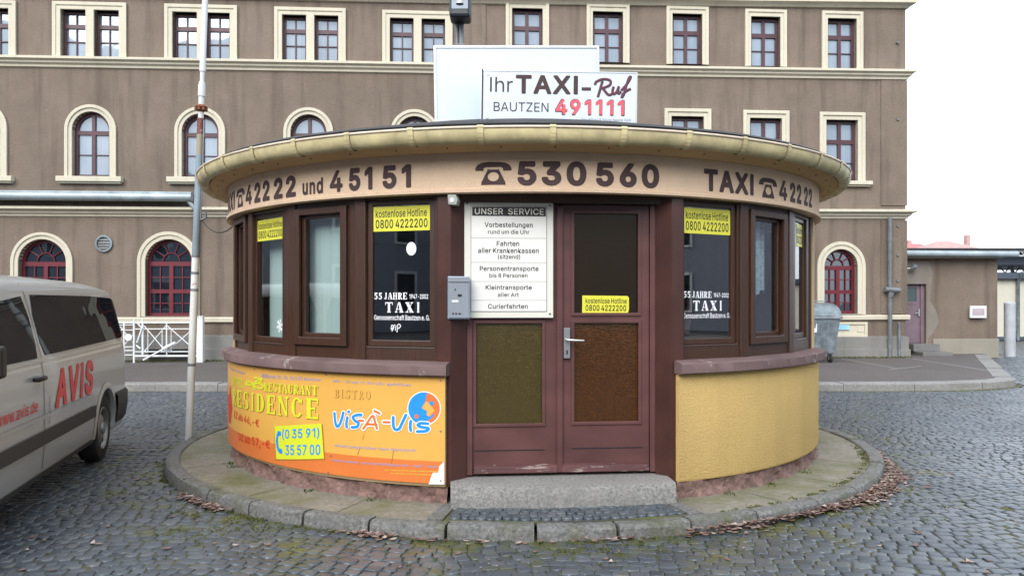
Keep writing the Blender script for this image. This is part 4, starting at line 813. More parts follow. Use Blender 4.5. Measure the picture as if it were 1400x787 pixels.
# the wall itself with its openings, returned round the right-hand corner
wl_ = MB(); ZT = 10.4
wl_.plate([rect(-9, U1, 0, ZT)] + [h[::-1] for h in holes], 0)
for h in holes:
    n = len(h); wl_.add([(p[0], 0, p[1]) for p in h] + [(p[0], .24, p[1]) for p in h], [(i, (i + 1) % n, n + (i + 1) % n, n + i) for i in range(n)])
wl_.quad((U1, 0, 0), (U1, 11, 0), (U1, 11, ZT), (U1, 0, ZT)); wl_.quad((-9, 0, 0), (-9, 11, 0), (-9, 11, ZT), (-9, 0, ZT)); wl_.quad((-9, 11, 0), (U1, 11, 0), (U1, 11, ZT), (-9, 11, ZT))
wl_.build('wall', M['facade'], ST)
bk = MB(); bk.quad((-9, .5, 0), (U1 - .05, .5, 0), (U1 - .05, .5, ZT), (-9, .5, ZT)); bk.build('inner_wall', M['dark'], ST)
rf = MB(); e = .5; rf.add([(-9.5, -e, ZT), (U1 + e, -e, ZT), (U1 + e, 11 + e, ZT), (-9.5, 11 + e, ZT), (-5, 5.5, ZT + 2.6), (U1 - 5, 5.5, ZT + 2.6)], [(0, 1, 5, 4), (1, 2, 5), (2, 3, 4, 5), (3, 0, 4), (0, 3, 2, 1)])
rf.build('roof', M['slate'], ST)
def moulding(name, pts, prof, ret=True, mat=None):
    """horizontal moulding along the front; pts (u, z); prof (out, dz); wraps the right end"""
    mb = MB(); k = len(prof); V = []
    P = [(u, z, 0) for u, z in pts]
    for i, (u, z, _) in enumerate(P):
        last = ret and i == len(P) - 1
        V += [((u + o if last else u), -o, z + dz) for o, dz in prof]
    if ret: u, z = pts[-1]; V += [(u + o, 6, z + dz) for o, dz in prof]
    n = len(V) // k
    mb.add(V, [(i * k + q, i * k + q + 1, (i + 1) * k + q + 1, (i + 1) * k + q) for i in range(n - 1) for q in range(k - 1)])
    return mb.build(name, mat or M['cream'], ST, smooth=25)
moulding('cornice', [(-9, fz(0, 79) - .0), (fu(600), fz(600, 88)), (U1, fz(1238, 97))],
         [(0, .03), (.16, .0), (.20, -.02), (.20, -.07), (.13, -.11), (.12, -.15), (.06, -.19), (.05, -.24), (0, -.26)])
moulding('cornice', [(-9, fz(0, -14)), (fu(600), fz(600, -3)), (U1, fz(1238, 4))], [(0, .03), (.20, .02), (.20, -.06), (.12, -.10), (.06, -.16), (0, -.17)])
moulding('cornice', [(-9, fz(0, 283)), (fu(270), fz(270, 284)), (U1, fz(1238, 287))],
         [(0, .02), (.17, .0), (.22, -.02), (.22, -.07), (.12, -.11), (.10, -.16), (.05, -.19), (.04, -.23), (0, -.25)])
moulding('string_course', [(-9, fz(0, 434.5)), (fu(600), fz(600, 434)), (fu(1238), fz(1238, 431))], [(0, .02), (.07, .015), (.09, -.01), (.08, -.10), (.03, -.125), (0, -.13)])
moulding('plinth', [(-9, .80), (U1, .66)], [(0, .02), (.06, 0), (.06, -.32), (.09, -.33), (.09, -1)], mat=M['plinth'])
moulding('eaves_cornice', [(-9, ZT - .02), (U1, ZT - .02)], [(0, .02), (.5, .0), (.5, -.12), (.3, -.2), (.1, -.4), (0, -.42)])
# shallow pilaster strips
ps = MB(); ps.box(fu(1204), U1 + .03, -.03, .3, fz(1220, 283) + .04, fz(1220, 97) - .26); ps.build('pilaster', M['facade'], ST)
ps = MB(); ps.box(fu(1204), U1 + .03, -.03, .3, fz(1220, 429), fz(1220, 288) - .26); ps.build('pilaster', M['facade'], ST)
ps = MB(); ps.box(fu(628), fu(664), -.04, .0, fz(640, 86) + .05, fz(640, -3) - .17); ps.build('pilaster', M['facade'], ST)
# zinc gutter over the left half, with its elbow
gt = MB(); ug = fu(268); zg = fz(130, 265)
gt.tube([(-9, -.30, zg - .10), (ug, -.30, zg - .10)], .11, 14); gt.box(-9, ug, -.38, -.02, zg - .02, zg + .02)
gt.build('gutter', M['zinc'], ST, smooth=40)
gp = MB(); gp.tube([(ug - .1, -.28, zg - .18), (ug + .02, -.26, zg - .34), (ug + .08, -.20, zg - .44), (ug + .05, -.10, zg - .60), (ug + .02, -.09, .3)], .05, 10)
gp.build('downpipe', M['zinc'], ST, smooth=50)
# downpipes and hopper at the right
up = fu(1213); d = MB(); d.tube([(up, -.13, fz(1213, 298)), (up, -.13, .12)], .055, 12)
for zz in (3.2, 1.5, .6): d.tube([(up, -.13, zz), (up, -.13, zz + .05)], .066, 12)
d.tube([(up - .035, -.20, fz(1213, 300)), (up - .035, -.20, .5)], .022, 8); d.build('downpipe', M['pipe'], ST, smooth=50)
h = MB(); zh = fz(1213, 398); h.tube([(up - .16, -.17, zh + .05), (up + .24, -.17, zh + .02)], .07, 12); h.tube([(up + .02, -.17, zh - .02), (up, -.16, zh - .16)], [.08, .06], 10); h.build('pipe_hopper', M['pipe'], ST, smooth=50)
d = MB(); u2 = fu(1226); d.tube([(u2, -.12, fz(1226, 440)), (u2, -.12, .14)], .035, 10); d.build('vent_pipe', M['galv'], ST, smooth=50)
st_ = MB(); st_.plate([rect(fu(1206), fu(1210), .15, .98)], -.012, 0); 
# round ventilator left of the second arched window
v = MB(); uv, zv = fu(142.5), fz(142.5, 333); v.plate([ring_pts(uv, zv, .21, .21, 28), ring_pts(uv, zv, .165, .165, 28)], -.05, .05)
v.mi = 1; v.plate([ring_pts(uv, zv, .17, .17, 28)], .02)
v.mi = 0
for k in range(4): v.box(uv - .15, uv + .15, -.02, .03, zv - .13 + k * .07, zv - .095 + k * .07)
v.build('ventilator', [M['galv'], M['dark']], ST)
# framed panel with a small blue plate under the right-hand window
pn = MB(); x0, x1 = fu(1095), fu(1185); z0, z1 = fz(1165, 461), fz(1165, 440)
pn.plate([rect(x0, x1, z0, z1), rect(x0 + .07, x1 - .07, z0 + .08, z1 - .06)], -.05, .05); pn.plate([rect(x0, x1, z0, z1)], -.015)
pn.box(x1 - .26, x1 - .08, -.03, -.016, z0 + .14, z1 - .10); pn.build('wall_panel', M['cream'], ST)
bp = MB(); ub = fu(1152); bp.box(ub - .19, ub + .16, -.055, -.052 + .03, (z0 + z1) / 2 + .0, (z0 + z1) / 2 + .13)
bp.mi = 1
fb = lambda a, b: (a, -.0575, b)
put_text(bp, 'Reisezentrum', fb, ub - .15, ub + .1, (z0 + z1) / 2 + .075, (z0 + z1) / 2 + .105, bold=.01)
put_text(bp, 'Eingang links', fb, ub - .15, ub + .08, (z0 + z1) / 2 + .025, (z0 + z1) / 2 + .055, bold=.01)
bp.build('blue_plate', [simple('pale_blue_sign', (.33, .58, .72, 1), .4), M['ban_blue']], ST)
# basement opening behind the railing
bo = MB(); bo.box(fu(205), fu(277), -.10, .02, .13, .42); bo.build('basement_opening', M['dark'], ST)
# stains, hooks: small iron wall anchors down the corner
for zz in (fz(1226, 60), fz(1226, 165), fz(1226, 310), fz(1226, 350), fz(1226, 385)):
    a = MB(); a.box(fu(1226) - .03, fu(1226) + .03, -.07, 0, zz, zz + .04); a.build('wall_anchor', M['pipe'], ST)

# ------------------------------------------------------------------ white railing before the station
def at(px, Y, z): return ((px - 700) / F * Y, Y, z)
RY = 19.35
RL = empty('white_railing', at(235, RY, PAVE_Z), FANG * .8, label='white metal railing with crossed bars standing before the left arched windows', cat='railing')
def rx(px): return (px - 235) / F * RY
def rz(y): return EYE + (HZ - y) / F * RY - PAVE_Z
p = MB(); p.box(rx(269), rx(277.5), -.07, .07, 0, rz(433)); p.box(rx(268.5), rx(278), -.08, .08, rz(433), rz(433) + .02); p.build('square_post', M['white'], RL, bevel=.008)
for q in (184.5, 196): p = MB(); p.tube([(rx(q), 0, 0 if q < 190 else rz(485)), (rx(q), 0, rz(436))], .028, 8); p.build('post', M['white'], RL, smooth=50)
p = MB()
for yy, r_ in ((441, .022), (486.5, .026), (449.5, .014), (480.5, .014)): p.tube([(rx(186), 0, rz(yy)), (rx(269), 0, rz(yy))], r_, 8)
p.tube([(rx(228), 0, rz(486)), (rx(228), 0, rz(440))], .02, 8); p.build('rail', M['white'], RL, smooth=50)
for a, b in ((198, 227), (229, 268)):
    p = MB(); p.tube([(rx(a), -.01, rz(445)), (rx(b), -.01, rz(480))], .013, 6); p.tube([(rx(a), .015, rz(480)), (rx(b), .015, rz(445))], .013, 6)
    for q in (a + 5, b - 5): p.tube([(rx(q), 0, rz(450)), (rx(q), 0, rz(480))], .011, 6)
    p.build('crossed_bars', M['white'], RL)
p = MB(); p.tube([(rx(202), -.25, rz(491)), (rx(222), -.14, rz(479)), (rx(241), -.05, rz(468))], .02, 8); p.tube([(rx(224), -.1, rz(475)), (rx(240), -.05, rz(467))], .014, 6); p.build('diagonal_brace', M['white'], RL, smooth=50)
p = MB()
for yy, r_ in ((441, .022), (444, .012), (451, .012), (474, .014), (479, .014), (485, .014)): p.tube([(rx(-20), .05, rz(yy)), (rx(184), .05, rz(yy))], r_, 8)
for q in (60, 120, 170): p.tube([(rx(q), .05, 0), (rx(q), .05, rz(441))], .025, 8)
p.tube([(rx(165), .04, rz(446)), (rx(184), .04, rz(470))], .012, 6); p.tube([(rx(165), .04, rz(478)), (rx(184), .04, rz(455))], .012, 6)
p.build('rail', M['white'], RL, smooth=50)
p = MB(); p.M = Matrix.Translation((rx(178), -.06, rz(460.5))); p.plate([ring_pts(0, 0, .085, .085, 20)], 0, .02, back=True); p.build('round_disc', M['white'], RL)
p = MB(); p.tube([(rx(189), -.03, rz(468)), (rx(196), -.05, rz(448)), (rx(190), -.02, rz(442))], .02, 8); p.tube([(rx(188), 0, rz(472)), (rx(194), -.05, rz(476))], .02, 8); p.build('gate_latch', M['white'], RL, smooth=50)

# ------------------------------------------------------------------ low annex at the right
AY = 22.55
AN = empty('flat_annex', at(1237, AY, 0), FANG * .6, label='low flat-roofed annex with lilac door adjoining the station at right', cat='building')
def ax(px): return (px - 1237) / F * AY
def az(y): return EYE + (HZ - y) / F * AY
W_ = ax(1367); zt = az(353)
dr = rect(ax(1236), ax(1266.5), az(469), az(388))
w = MB(); w.plate([rect(-1.2, W_, 0, zt), dr[::-1]], 0)
w.add([(q[0], 0, q[1]) for q in dr] + [(q[0], .22, q[1]) for q in dr], [(i, (i + 1) % 4, 4 + (i + 1) % 4, 4 + i) for i in range(4)])
w.quad((W_, 0, 0), (W_, 6, 0), (W_, 6, zt), (W_, 0, zt)); w.quad((-1.2, 6, 0), (W_, 6, 0), (W_, 6, zt), (-1.2, 6, zt)); w.build('wall', M['facade'], AN)
w = MB(); w.box(ax(1276), W_ + .03, -.035, .1, 0, az(463)); w.build('plinth', plaster('pale_plinth', (.33, .30, .25, 1), (.2, .18, .14, 1), grain=30), AN, bevel=.01)
w = MB(); pl_ = [(ax(1236), az(388)), (ax(1236), az(357)), (ax(1270), az(357)), (ax(1276), az(372)), (ax(1273), az(395)), (ax(1272), az(412)), (ax(1281), az(425)), (ax(1285), az(440)), (ax(1277), az(455)), (ax(1269), az(463)), (ax(1269), az(469)), (ax(1267.2), az(469)), (ax(1267.2), az(388))]
w.plate([pl_], -.008, 0); w.build('cement_patch', M['patch'], AN)
w = MB(); w.box(-1.2, ax(1368), -.28, 6, zt, zt + .13); w.build('fascia_board', M['cream'], AN)
w = MB(); w.box(-1.2, ax(1368) + .1, -.3, 6.1, zt + .13, zt + .19); w.build('roof', M['slate'], AN)
w = MB(); w.tube([(-1.2, -.37, zt + .12), (ax(1383), -.37, zt + .10)], .085, 12); w.build('gutter', M['zinc'], AN, smooth=50)
D = MB(); dx0, dx1, dz0, dz1 = ax(1236), ax(1266.5), az(469), az(388)
D.plate([rect(dx0, dx1, dz0, dz1), rect(dx0 + .12, dx1 - .2, az(412), az(393))], .13, .18); D.box(dx1 - .1, dx1, .09, .128, dz0, dz1); D.box(dx0 + .02, dx1 - .12, .12, .128, az(416), az(414))
dd = D.build('door', M['lilac'], AN)
D = MB(); D.plate([rect(dx0 + .12, dx1 - .2, az(412), az(393))], .15); D.build('pane', pane_opaque('door_pane', (.06, .09, .08, 1), .12), dd)
D = MB(); D.box(dx1 - .17, dx1 - .13, .08, .12, az(432), az(422)); D.tube([(dx1 - .15, .07, az(428)), (dx1 - .28, .06, az(428))], .012, 6); D.build('handle', M['steel'], dd)
D = MB(); D.box(ax(1238), ax(1278), -.9, -.0, 0, .22); D.box(ax(1236), ax(1272), -.5, .2, .22, az(469)); D.build('doorstep', M['granite'], AN, bevel=.01)
lp = empty('wall_lamp', at(1247, AY - .2, az(367)), label='small grey lamp on an arm above the lilac annex door', cat='lamp')
q = MB(); q.tube([(-.24, .2, 0), (-.24, .05, .0), (.0, .0, 0)], .018, 8); q.build('arm', M['white'], lp, smooth=50)
q = MB(); q.tube([(-.02, 0, .0), (.06, -.03, .05), (.12, -.05, .06)], [.06, .09, .03], 12); q.build('lamp_head', M['galv'], lp, smooth=50)
pq = MB(); pq.M = Matrix.Translation(at(1336, AY + .0, az(426))); pq.box(-.23, .23, -.06, .0, -.17, .17); pq.mi = 1
pq.box(-.17, .17, -.066, -.0605, -.10, .09)
pq.mi = 0
fb = lambda a, b: (a, -.069, b)
for k in range(4): put_text(pq, ['Information', 'Bahnhof Bautzen', 'Zugang zu den', 'Bahnsteigen'][k], fb, -.14, .12, .05 - k * .04, .07 - k * .04)
tag(pq.build('wall_notice', [M['white'], simple('pinkish_print', (.40, .32, .34, 1), .6)]), 'small white framed notice on the annex wall', 'sign')
ps = MB(); ps.tube([(0, 0, 0), (0, 0, 1.52)], .15, 20); ps.tube([(0, 0, 1.52), (0, 0, 1.56), (0, 0, 1.58)], [.155, .15, .06], 20)
tag(ps.build('round_post', simple('pale_grey_post', (.42, .44, .47, 1), .6, var=.2), loc=at(1380.5, 23.2, .0), smooth=40), 'thick pale grey round post at the right end of the annex', 'post')
# platform roof and the sheds behind
CY_ = 36
CP = empty('platform_canopy', at(1300, CY_, 0), label='dark flat platform roof on pale steel trusses rising behind the annex', cat='canopy')
cz = lambda y: EYE + (HZ - y) / F * CY_
cxx = lambda px: (px - 1300) / F * CY_
q = MB(); q.box(cxx(1150), cxx(1640), 0, 8, cz(342), cz(339)); q.build('roof', M['slate'], CP)
q = MB()
for x in range(34):
    a = cxx(1160) + x * .46; q.tube([(a, .1, cz(342.5)), (a + .23, .1, cz(349))], .028, 6); q.tube([(a + .23, .1, cz(349)), (a + .46, .1, cz(342.5))], .028, 6)
q.tube([(cxx(1160), .1, cz(343)), (cxx(1630), .1, cz(343))], .04, 6); q.tube([(cxx(1160), .1, cz(349.5)), (cxx(1630), .1, cz(349.5))], .04, 6)
q.build('truss', M['truss'], CP)
q = MB(); q.box(cxx(1330), cxx(1640), .6, 7, cz(361), cz(350)); q.build('ceiling_panel', M['bluegrey'], CP)
q = MB()
for x in range(16):
    a = cxx(1362) + x * .5; q.tube([(a, 3, cz(360)), (a + .25, 3, cz(370))], .03, 6); q.tube([(a + .25, 3, cz(370)), (a + .5, 3, cz(360))], .03, 6)
q.tube([(cxx(1362), 3, cz(370)), (cxx(1640), 3, cz(370))], .04, 6)
q.build('truss', M['pipe'], CP)
for px in (1180, 1310, 1460, 1600): q = MB(); q.tube([(cxx(px), 4, .0), (cxx(px), 4, cz(342))], .09, 10); q.build('column', M['truss'], CP)
SY = 33
SH = empty('cream_shed', at(1368, SY, 0), label='cream walled shed with dark blue-grey fascia at the right edge', cat='building')
sz = lambda y: EYE + (HZ - y) / F * SY
sx_ = lambda px: (px - 1368) / F * SY
q = MB(); q.box(sx_(1340), sx_(1700), 0, 5, .0, sz(381)); q.build('wall', M['farcream'], SH)
q = MB(); q.box(sx_(1340), sx_(1700), -.25, 5.2, sz(381), sz(373)); q.build('fascia', M['bluegrey'], SH)
q = MB(); q.box(sx_(1340), sx_(1700), -.03, .0, 0, sz(460)); q.build('plinth', M['bluegrey'], SH)
q = MB(); q.tube([(sx_(1390), -.4, sz(372)), (sx_(1390), -.32, sz(376)), (sx_(1390), -.08, sz(384)), (sx_(1390), -.08, .0)], .07, 10); q.build('downpipe', M['galv'], SH, smooth=50)
# houses on the rise beyond the railway
def house(px0, px1, Y, ye, yr, wallmat, roofmat, lab, chim, hip=True):
    x0 = (px0 - 700) / F * Y; x1 = (px1 - 700) / F * Y; ze = EYE + (HZ - ye) / F * Y; zr = EYE + (HZ - yr) / F * Y; w = x1 - x0; d = 9
    E = empty('far_house', (x0, Y, 0), label=lab, cat='house', group='red-roofed houses beyond the railway')
    q = MB(); q.box(.3, w - .3, .3, d - .3, 0, ze); q.build('wall', wallmat, E)
    q = MB(); i = 3.2 if hip else .0
    q.add([(0, 0, ze - .1), (w, 0, ze - .1), (w, d, ze - .1), (0, d, ze - .1), (i, d / 2, zr), (w - i, d / 2, zr)], [(0, 1, 5, 4), (1, 2, 5), (2, 3, 4, 5), (3, 0, 4), (0, 3, 2, 1)]); r_ = q.build('roof', roofmat, E)
    for k, (t, hh) in enumerate(chim): q = MB(); q.box(w * t - .3, w * t + .3, d / 2 - .4, d / 2 + .4, zr - .8, zr + hh); q.build('chimney', M['terracotta'], r_)
    for k in range(5): q = MB(); a = w * (k + .5) / 5; q.box(a - .5, a + .5, .24, .29, ze - 2.4, ze - .9); q.build('window', M['pane_low'], E)
house(1272, 1352, 118, 341, 326.5, M['farwall'], M['terracotta'], 'far house with long pale red hipped roof and one chimney stack', [(.92, .9)])
house(1215, 1278, 124, 340, 330, M['farwall'], simple('duller_clay_tiles', (.40, .16, .16, 1), .9, var=.2), 'far house with dull dark red roof and small chimneys at its left', [(.4, .6), (.75, .5)], False)
# the street front behind the camera, seen only in the panes
OP = empty('townhouse_row', (-22, -19, 0), label='grey townhouse row across the street mirrored in the kiosk windows', cat='building')
q = MB(); q.box(0, 44, -8, 0, 0, 8.5); q.build('wall', M['opp'], OP)
q = MB(); q.add([(-.4, .4, 8.5), (44.4, .4, 8.5), (44.4, -8.4, 8.5), (-.4, -8.4, 8.5), (2, -4, 11.5), (42, -4, 11.5)], [(0, 1, 5, 4), (1, 2, 5), (2, 3, 4, 5), (3, 0, 4), (0, 3, 2, 1)]); q.build('roof', M['slate'], OP)
for k in range(11):
    for zz in (1.0, 4.6):
        q = MB(); a = 2 + k * 4; q.plate([rect(a - .75, a + .75, zz, zz + 2.2), rect(a - .6, a + .6, zz + .12, zz + 2.05)], .06, 0); f_ = q.build('window', M['white'], OP)
        q = MB(); q.plate([rect(a - .62, a + .62, zz + .1, zz + 2.1)], .015); q.build('pane', M['pane_low'], f_)

for (lx_, ly_, rz_, wd_, lab) in ((-25, -26, R(98), 60, 'unseen townhouse row added at left for the kiosk pane reflections'), (34, 26, R(-84), 50, 'unseen townhouse row added at right for the kiosk pane reflections')):
    E = empty('townhouse_row', (lx_, ly_, 0), rz_, label=lab, cat='building')  # added out of view, keeps the bright sky out of the pane reflections
    q = MB(); q.box(0, wd_, 0, 8, 0, 8.0); q.build('wall', M['opp'], E)
    q = MB(); q.add([(-.4, -.4, 8), (wd_ + .4, -.4, 8), (wd_ + .4, 8.4, 8), (-.4, 8.4, 8), (2, 4, 11), (wd_ - 2, 4, 11)], [(0, 1, 5, 4), (1, 2, 5), (2, 3, 4, 5), (3, 0, 4), (0, 3, 2, 1)]); q.build('roof', M['slate'], E)
    for k in range(int(wd_ / 4)):
        for zz in (1.0, 4.6):
            a = 2 + k * 4; q = MB(); q.plate([rect(a - .75, a + .75, zz, zz + 2.2), rect(a - .6, a + .6, zz + .12, zz + 2.05)], -.06, 0); f_ = q.build('window', M['white'], E)
            q = MB(); q.plate([rect(a - .62, a + .62, zz + .1, zz + 2.1)], -.015); q.build('pane', M['pane_low'], f_)
# ------------------------------------------------------------------ the round kiosk
K = empty('taxi_kiosk', (KX, KY, 0), label='round taxi kiosk with cream fascia, brown windows and maroon double door', cat='kiosk')
def phi(px, r):
    """angle on a cylinder of radius r round the kiosk that is seen at photo column px (near side)"""
    t = (px - 700) / F; lo, hi = R(-85), R(85)
    best = None
    for i in range(1701):
        a = lo + (hi - lo) * i / 1700
        e = abs((KX + r * math.sin(a)) - t * (KY - r * math.cos(a)))
        # keep to the near face
        if (KX + r * math.sin(a)) * math.sin(a) - (KY - r * math.cos(a)) * math.cos(a) > 0: continue
        if best is None or e < best[0]: best = (e, a)
    return math.degrees(best[1])
def kz(y, a, r): return EYE + (HZ - y) / F * (KY - r * math.cos(R(a)))
def cyl(r):
    return lambda a, z: (r * math.sin(R(a)), -r * math.cos(R(a)), z)
def frame_at(a, apo):
    """matrix: x along the facet to the right, y inward, z up, origin on the facet"""
    t = R(a); return Matrix(((math.cos(t), -math.sin(t), 0, apo * math.sin(t)), (math.sin(t), math.cos(t), 0, -apo * math.cos(t)), (0, 0, 1, 0), (0, 0, 0, 1)))
ZW0, ZW1 = 1.145, 2.425                   # window band
RW, RF_ = 3.15, 3.155
LEFT = [-18.0 - 14.4 * i for i in range(4)]; RIGHT = [28.4 + 14.4 * i for i in range(3)]
HALF = 7.2
DL, DR = LEFT[0] + HALF, RIGHT[0] - HALF; DC = (DL + DR) / 2
BL, BR = LEFT[-1] - HALF, RIGHT[-1] + HALF
# walls
q = MB(); prof = [(RW - .012, .205), (RW, .225), (RW, 1.08), (2.98, 1.08), (2.98, .205)]
q.lathe(prof, DR + .6, 180, 60, closed=True); q.build('wall', M['yellow'], K, smooth=35)
q = MB(); q.lathe(prof, -180, DL - .6, 60, closed=True); q.build('wall', M['creamwall'], K, smooth=35)
q = MB(); q.lathe([(3.11, 1.1), (3.11, 2.45), (2.98, 2.45), (2.98, 1.1)], BR + .2, 360 + BL - .2, 60, closed=True); q.build('wall', M['creamwall'], K, smooth=35)
q = MB(); q.lathe([(2.975, .2), (2.975, 2.43)], BR, 360 + BL, 50); q.lathe([(2.97, .2), (2.97, 1.15)], BL, DL - 1, 20); q.lathe([(2.97, .2), (2.97, 1.15)], DR + 1, BR, 20); q.build('inner_wall', M['inside'], K)
q = MB(); q.lathe([(0, .21), (2.97, .21)]); q.build('floor', M['insidefloor'], K)
q = MB(); q.lathe([(0, 2.435), (3.1, 2.435)]); q.build('ceiling', M['inside'], K)
# rough sandstone foot
def rough_ring(a0, a1, n, seed):
    rr = random.Random(seed); q = MB(); rows_ = [.02, .07, .12, .165, .20, .215]; V = []
    ph = [rr.uniform(0, 6) for _ in range(8)]
    nz = lambda a, z: .015 * math.sin(a * 37 + ph[0] + 22 * z) + .011 * math.sin(a * 83 + ph[1] + 51 * z) + .006 * math.sin(a * 171 + 67 * z + ph[2]) + rr.uniform(-.005, .005)
    for i in range(n + 1):
        a = R(a0 + (a1 - a0) * i / n)
        blk = .012 * math.sin(math.floor(a * 5.5) * 7.3); jt = -.02 if abs((a * 5.5) % 1) < .02 else 0
        for j, z in enumerate(rows_):
            r = RW - .035 + blk + nz(a, z) * (1 if j < 5 else .2) + jt + (.025 if j < 2 else 0)
            V.append((r * math.sin(a), -r * math.cos(a), z + (rr.uniform(-.006, .006) if 0 < j < 5 else 0)))
        V.append((2.95 * math.sin(a), -2.95 * math.cos(a), .215))
    k = 7
    q.add(V, [(i * k + j, (i + 1) * k + j, (i + 1) * k + j + 1, i * k + j + 1) for i in range(n) for j in range(k - 1)])
    return q
rough_ring(DR + .4, 180, 300, 1).build('stone_foot', M['sandstone'], K, smooth=50)
rough_ring(-180, DL - .4, 300, 2).build('stone_foot', M['sandstone'], K, smooth=50)
# sill band round the kiosk
sp = [(2.95, 1.145), (3.12, 1.145), (3.205, 1.128), (3.215, 1.118), (3.215, 1.050), (3.205, 1.042), (3.10, 1.042)]
for a0, a1 in ((DR + .35, BR + 4), (BL - 4, DL - .1)):
    q = MB(); q.lathe(sp, a0, a1, 40, closed=True)
    # a few knocks along the edge
    for i, p in enumerate(q.v):
        if p[2] > 1.1 and math.hypot(p[0], p[1]) > 3.15 and random.random() < .25: q.v[i] = (p[0] * .998, p[1] * .998, p[2] - random.uniform(0, .006))
    q.build('sill', M['sill'], K, smooth=30)
# fascia, its lower drip edge, the soffit boards
q = MB(); q.lathe([(2.95, 2.43), (3.13, 2.405), (3.155, 2.405), (3.172, 2.413), (3.172, 2.435), (3.157, 2.442), (3.155, 2.72)], 0, 360, 160)
q.build('fascia', M['fascia'], K, smooth=25)
q = MB(); q.lathe([(3.15, 2.712), (3.185, 2.708), (3.205, 2.712), (3.325, 2.752), (3.325, 2.83)], 0, 360, 160)
for i, p in enumerate(q.v):
    pass
q.build('soffit', M['soffit'], K, smooth=30)
for a in (-69, -48, -27, 2.2, 30, 58):
    pass
q = MB()
for k in range(28):
    a = R(-95 + 190 * k / 27); q.M = Matrix.Translation((3.255 * math.sin(a), -3.255 * math.cos(a), 2.728)); q.box(-.006, .006, -.006, .006, -.004, .006)
q.build('nail_heads', M['rust'], K)
# gutter: half round channel with a rolled rim, joints and brackets
RG, ZG = 3.447, 2.835
q = MB(); hr = .066
pr = [(RG - hr - hr * math.cos(R(t)), ZG - .012 - hr * 1.45 * math.sin(R(t))) for t in range(0, 181, 18)]
q.lathe(pr, 0, 360, 120)
for k in range(16):
    a0 = k * 22.5 + 6; q.lathe([(r + (.002 if i > 4 else -.002), z - .002) for i, (r, z) in enumerate(pr)], a0, a0 + .28, 1)
gutter = q.build('gutter', M['gutter'], K, smooth=40)
q = MB(); q.lathe([(RG + .010 * math.cos(R(t)), ZG + .010 * math.sin(R(t))) for t in range(0, 360, 45)], 0, 360, 120, closed=True)
q.build('rolled_rim', M['gutter_rim'], gutter, smooth=60)
nb = 42
for k in range(nb):
    a0 = k * 360 / nb + 2.5
    if a0 > 108 and a0 < 252: continue
    q = MB(); q.lathe([(RG - hr - (hr + .010) * math.cos(R(t)), ZG - .010 - (hr * 1.45 + .010) * math.sin(R(t))) for t in range(10, 181, 17)] + [(RG + .014, ZG), (RG + .008, ZG + .014), (RG - .03, ZG + .016)], a0, a0 + .75, 1)
    q.build('gutter_bracket', M['gutter'], K)
# roof: a low cone of dark felt
q = MB(); q.lathe([(3.36, 2.80), (3.40, 2.872), (3.36, 2.895), (2.6, 3.085), (1.3, 3.40), (0, 3.66)], 0, 360, 72); q.build('roof', M['slate'], K, smooth=20)
q = MB()
for k in range(0):
    a = 0; r = 3.1; w = .2
    q.M = Matrix.Translation((r * math.sin(a), -r * math.cos(a), 2.872 + (3.36 - r) * .236 + .008)) @ Matrix.Rotation(a, 4, 'Z') @ Matrix.Rotation(R(-13.3), 4, 'X'); q.box(-w, w, -.12, .12, 0, .012)


# windows: flat brown frames on a polygon behind the sill
APO = 3.06
wfac = APO * math.tan(R(HALF))
def kwin(a, px0, px1, yt, yb, sash, glassm=None):
    fm = frame_at(a, APO); t = R(a)
    # glass extents in facet coordinates, found from the photo columns
    def tx(px):
        k = (px - 700) / F; ox, oy = KX + APO * math.sin(t), KY - APO * math.cos(t)
        return (k * oy - ox) / (math.cos(t) - k * math.sin(t))
    gx0, gx1 = tx(px0), tx(px1); gx0 = max(gx0, -wfac + .055); gx1 = min(gx1, wfac - .055)
    xm = (gx0 + gx1) / 2; dep = KY - APO * math.cos(t) + xm * math.sin(t)
    gz1, gz0 = EYE + (HZ - yt) / F * dep, EYE + (HZ - yb) / F * dep
    gz1 = min(gz1, 2.36)
    W = wfac; f = MB(); f.M = fm
    o0, o1 = -W + .005, W - .005
    # post at each side (set proud), outer frame, sash
    f.plate([rect(o0, o1, ZW0 - .02, ZW1 + .03), rect(gx0 - .045, gx1 + .045, gz0 - .05, gz1 + .04)], 0, .07, back=True)
    s = .045
    f.plate([rect(gx0 - .045, gx1 + .045, gz0 - .05, gz1 + .04), rect(gx0, gx1, gz0, gz1)], .018, .06, back=True)
    if sash:
        f.plate([rect(gx0 - .095, gx1 + .095, gz0 - .10, gz1 + .085), rect(gx0 - .03, gx1 + .03, gz0 - .035, gz1 + .03)], -.028, -.001)
    w = f.build('window', M['brown'], K, bevel=.006)
    # narrow dark joint lines round the frame
    d = MB(); d.M = fm
    m_ = .10 if sash else .055
    d.plate([rect(gx0 - m_ - .006, gx1 + m_ + .006, gz0 - m_ - .012, gz1 + m_ + .004), rect(gx0 - m_, gx1 + m_, gz0 - m_ - .006, gz1 + m_ - .002)], -.0015)
    d.build('seal', M['dark'], w)
    p = MB(); p.M = fm; p.quad((gx0 - .01, .035, gz0 - .01), (gx1 + .01, .035, gz0 - .01), (gx1 + .01, .035, gz1 + .01), (gx0 - .01, .035, gz1 + .01)); p.build('pane', M['kglass'], w)
    return w, fm, gx0, gx1, gz0, gz1
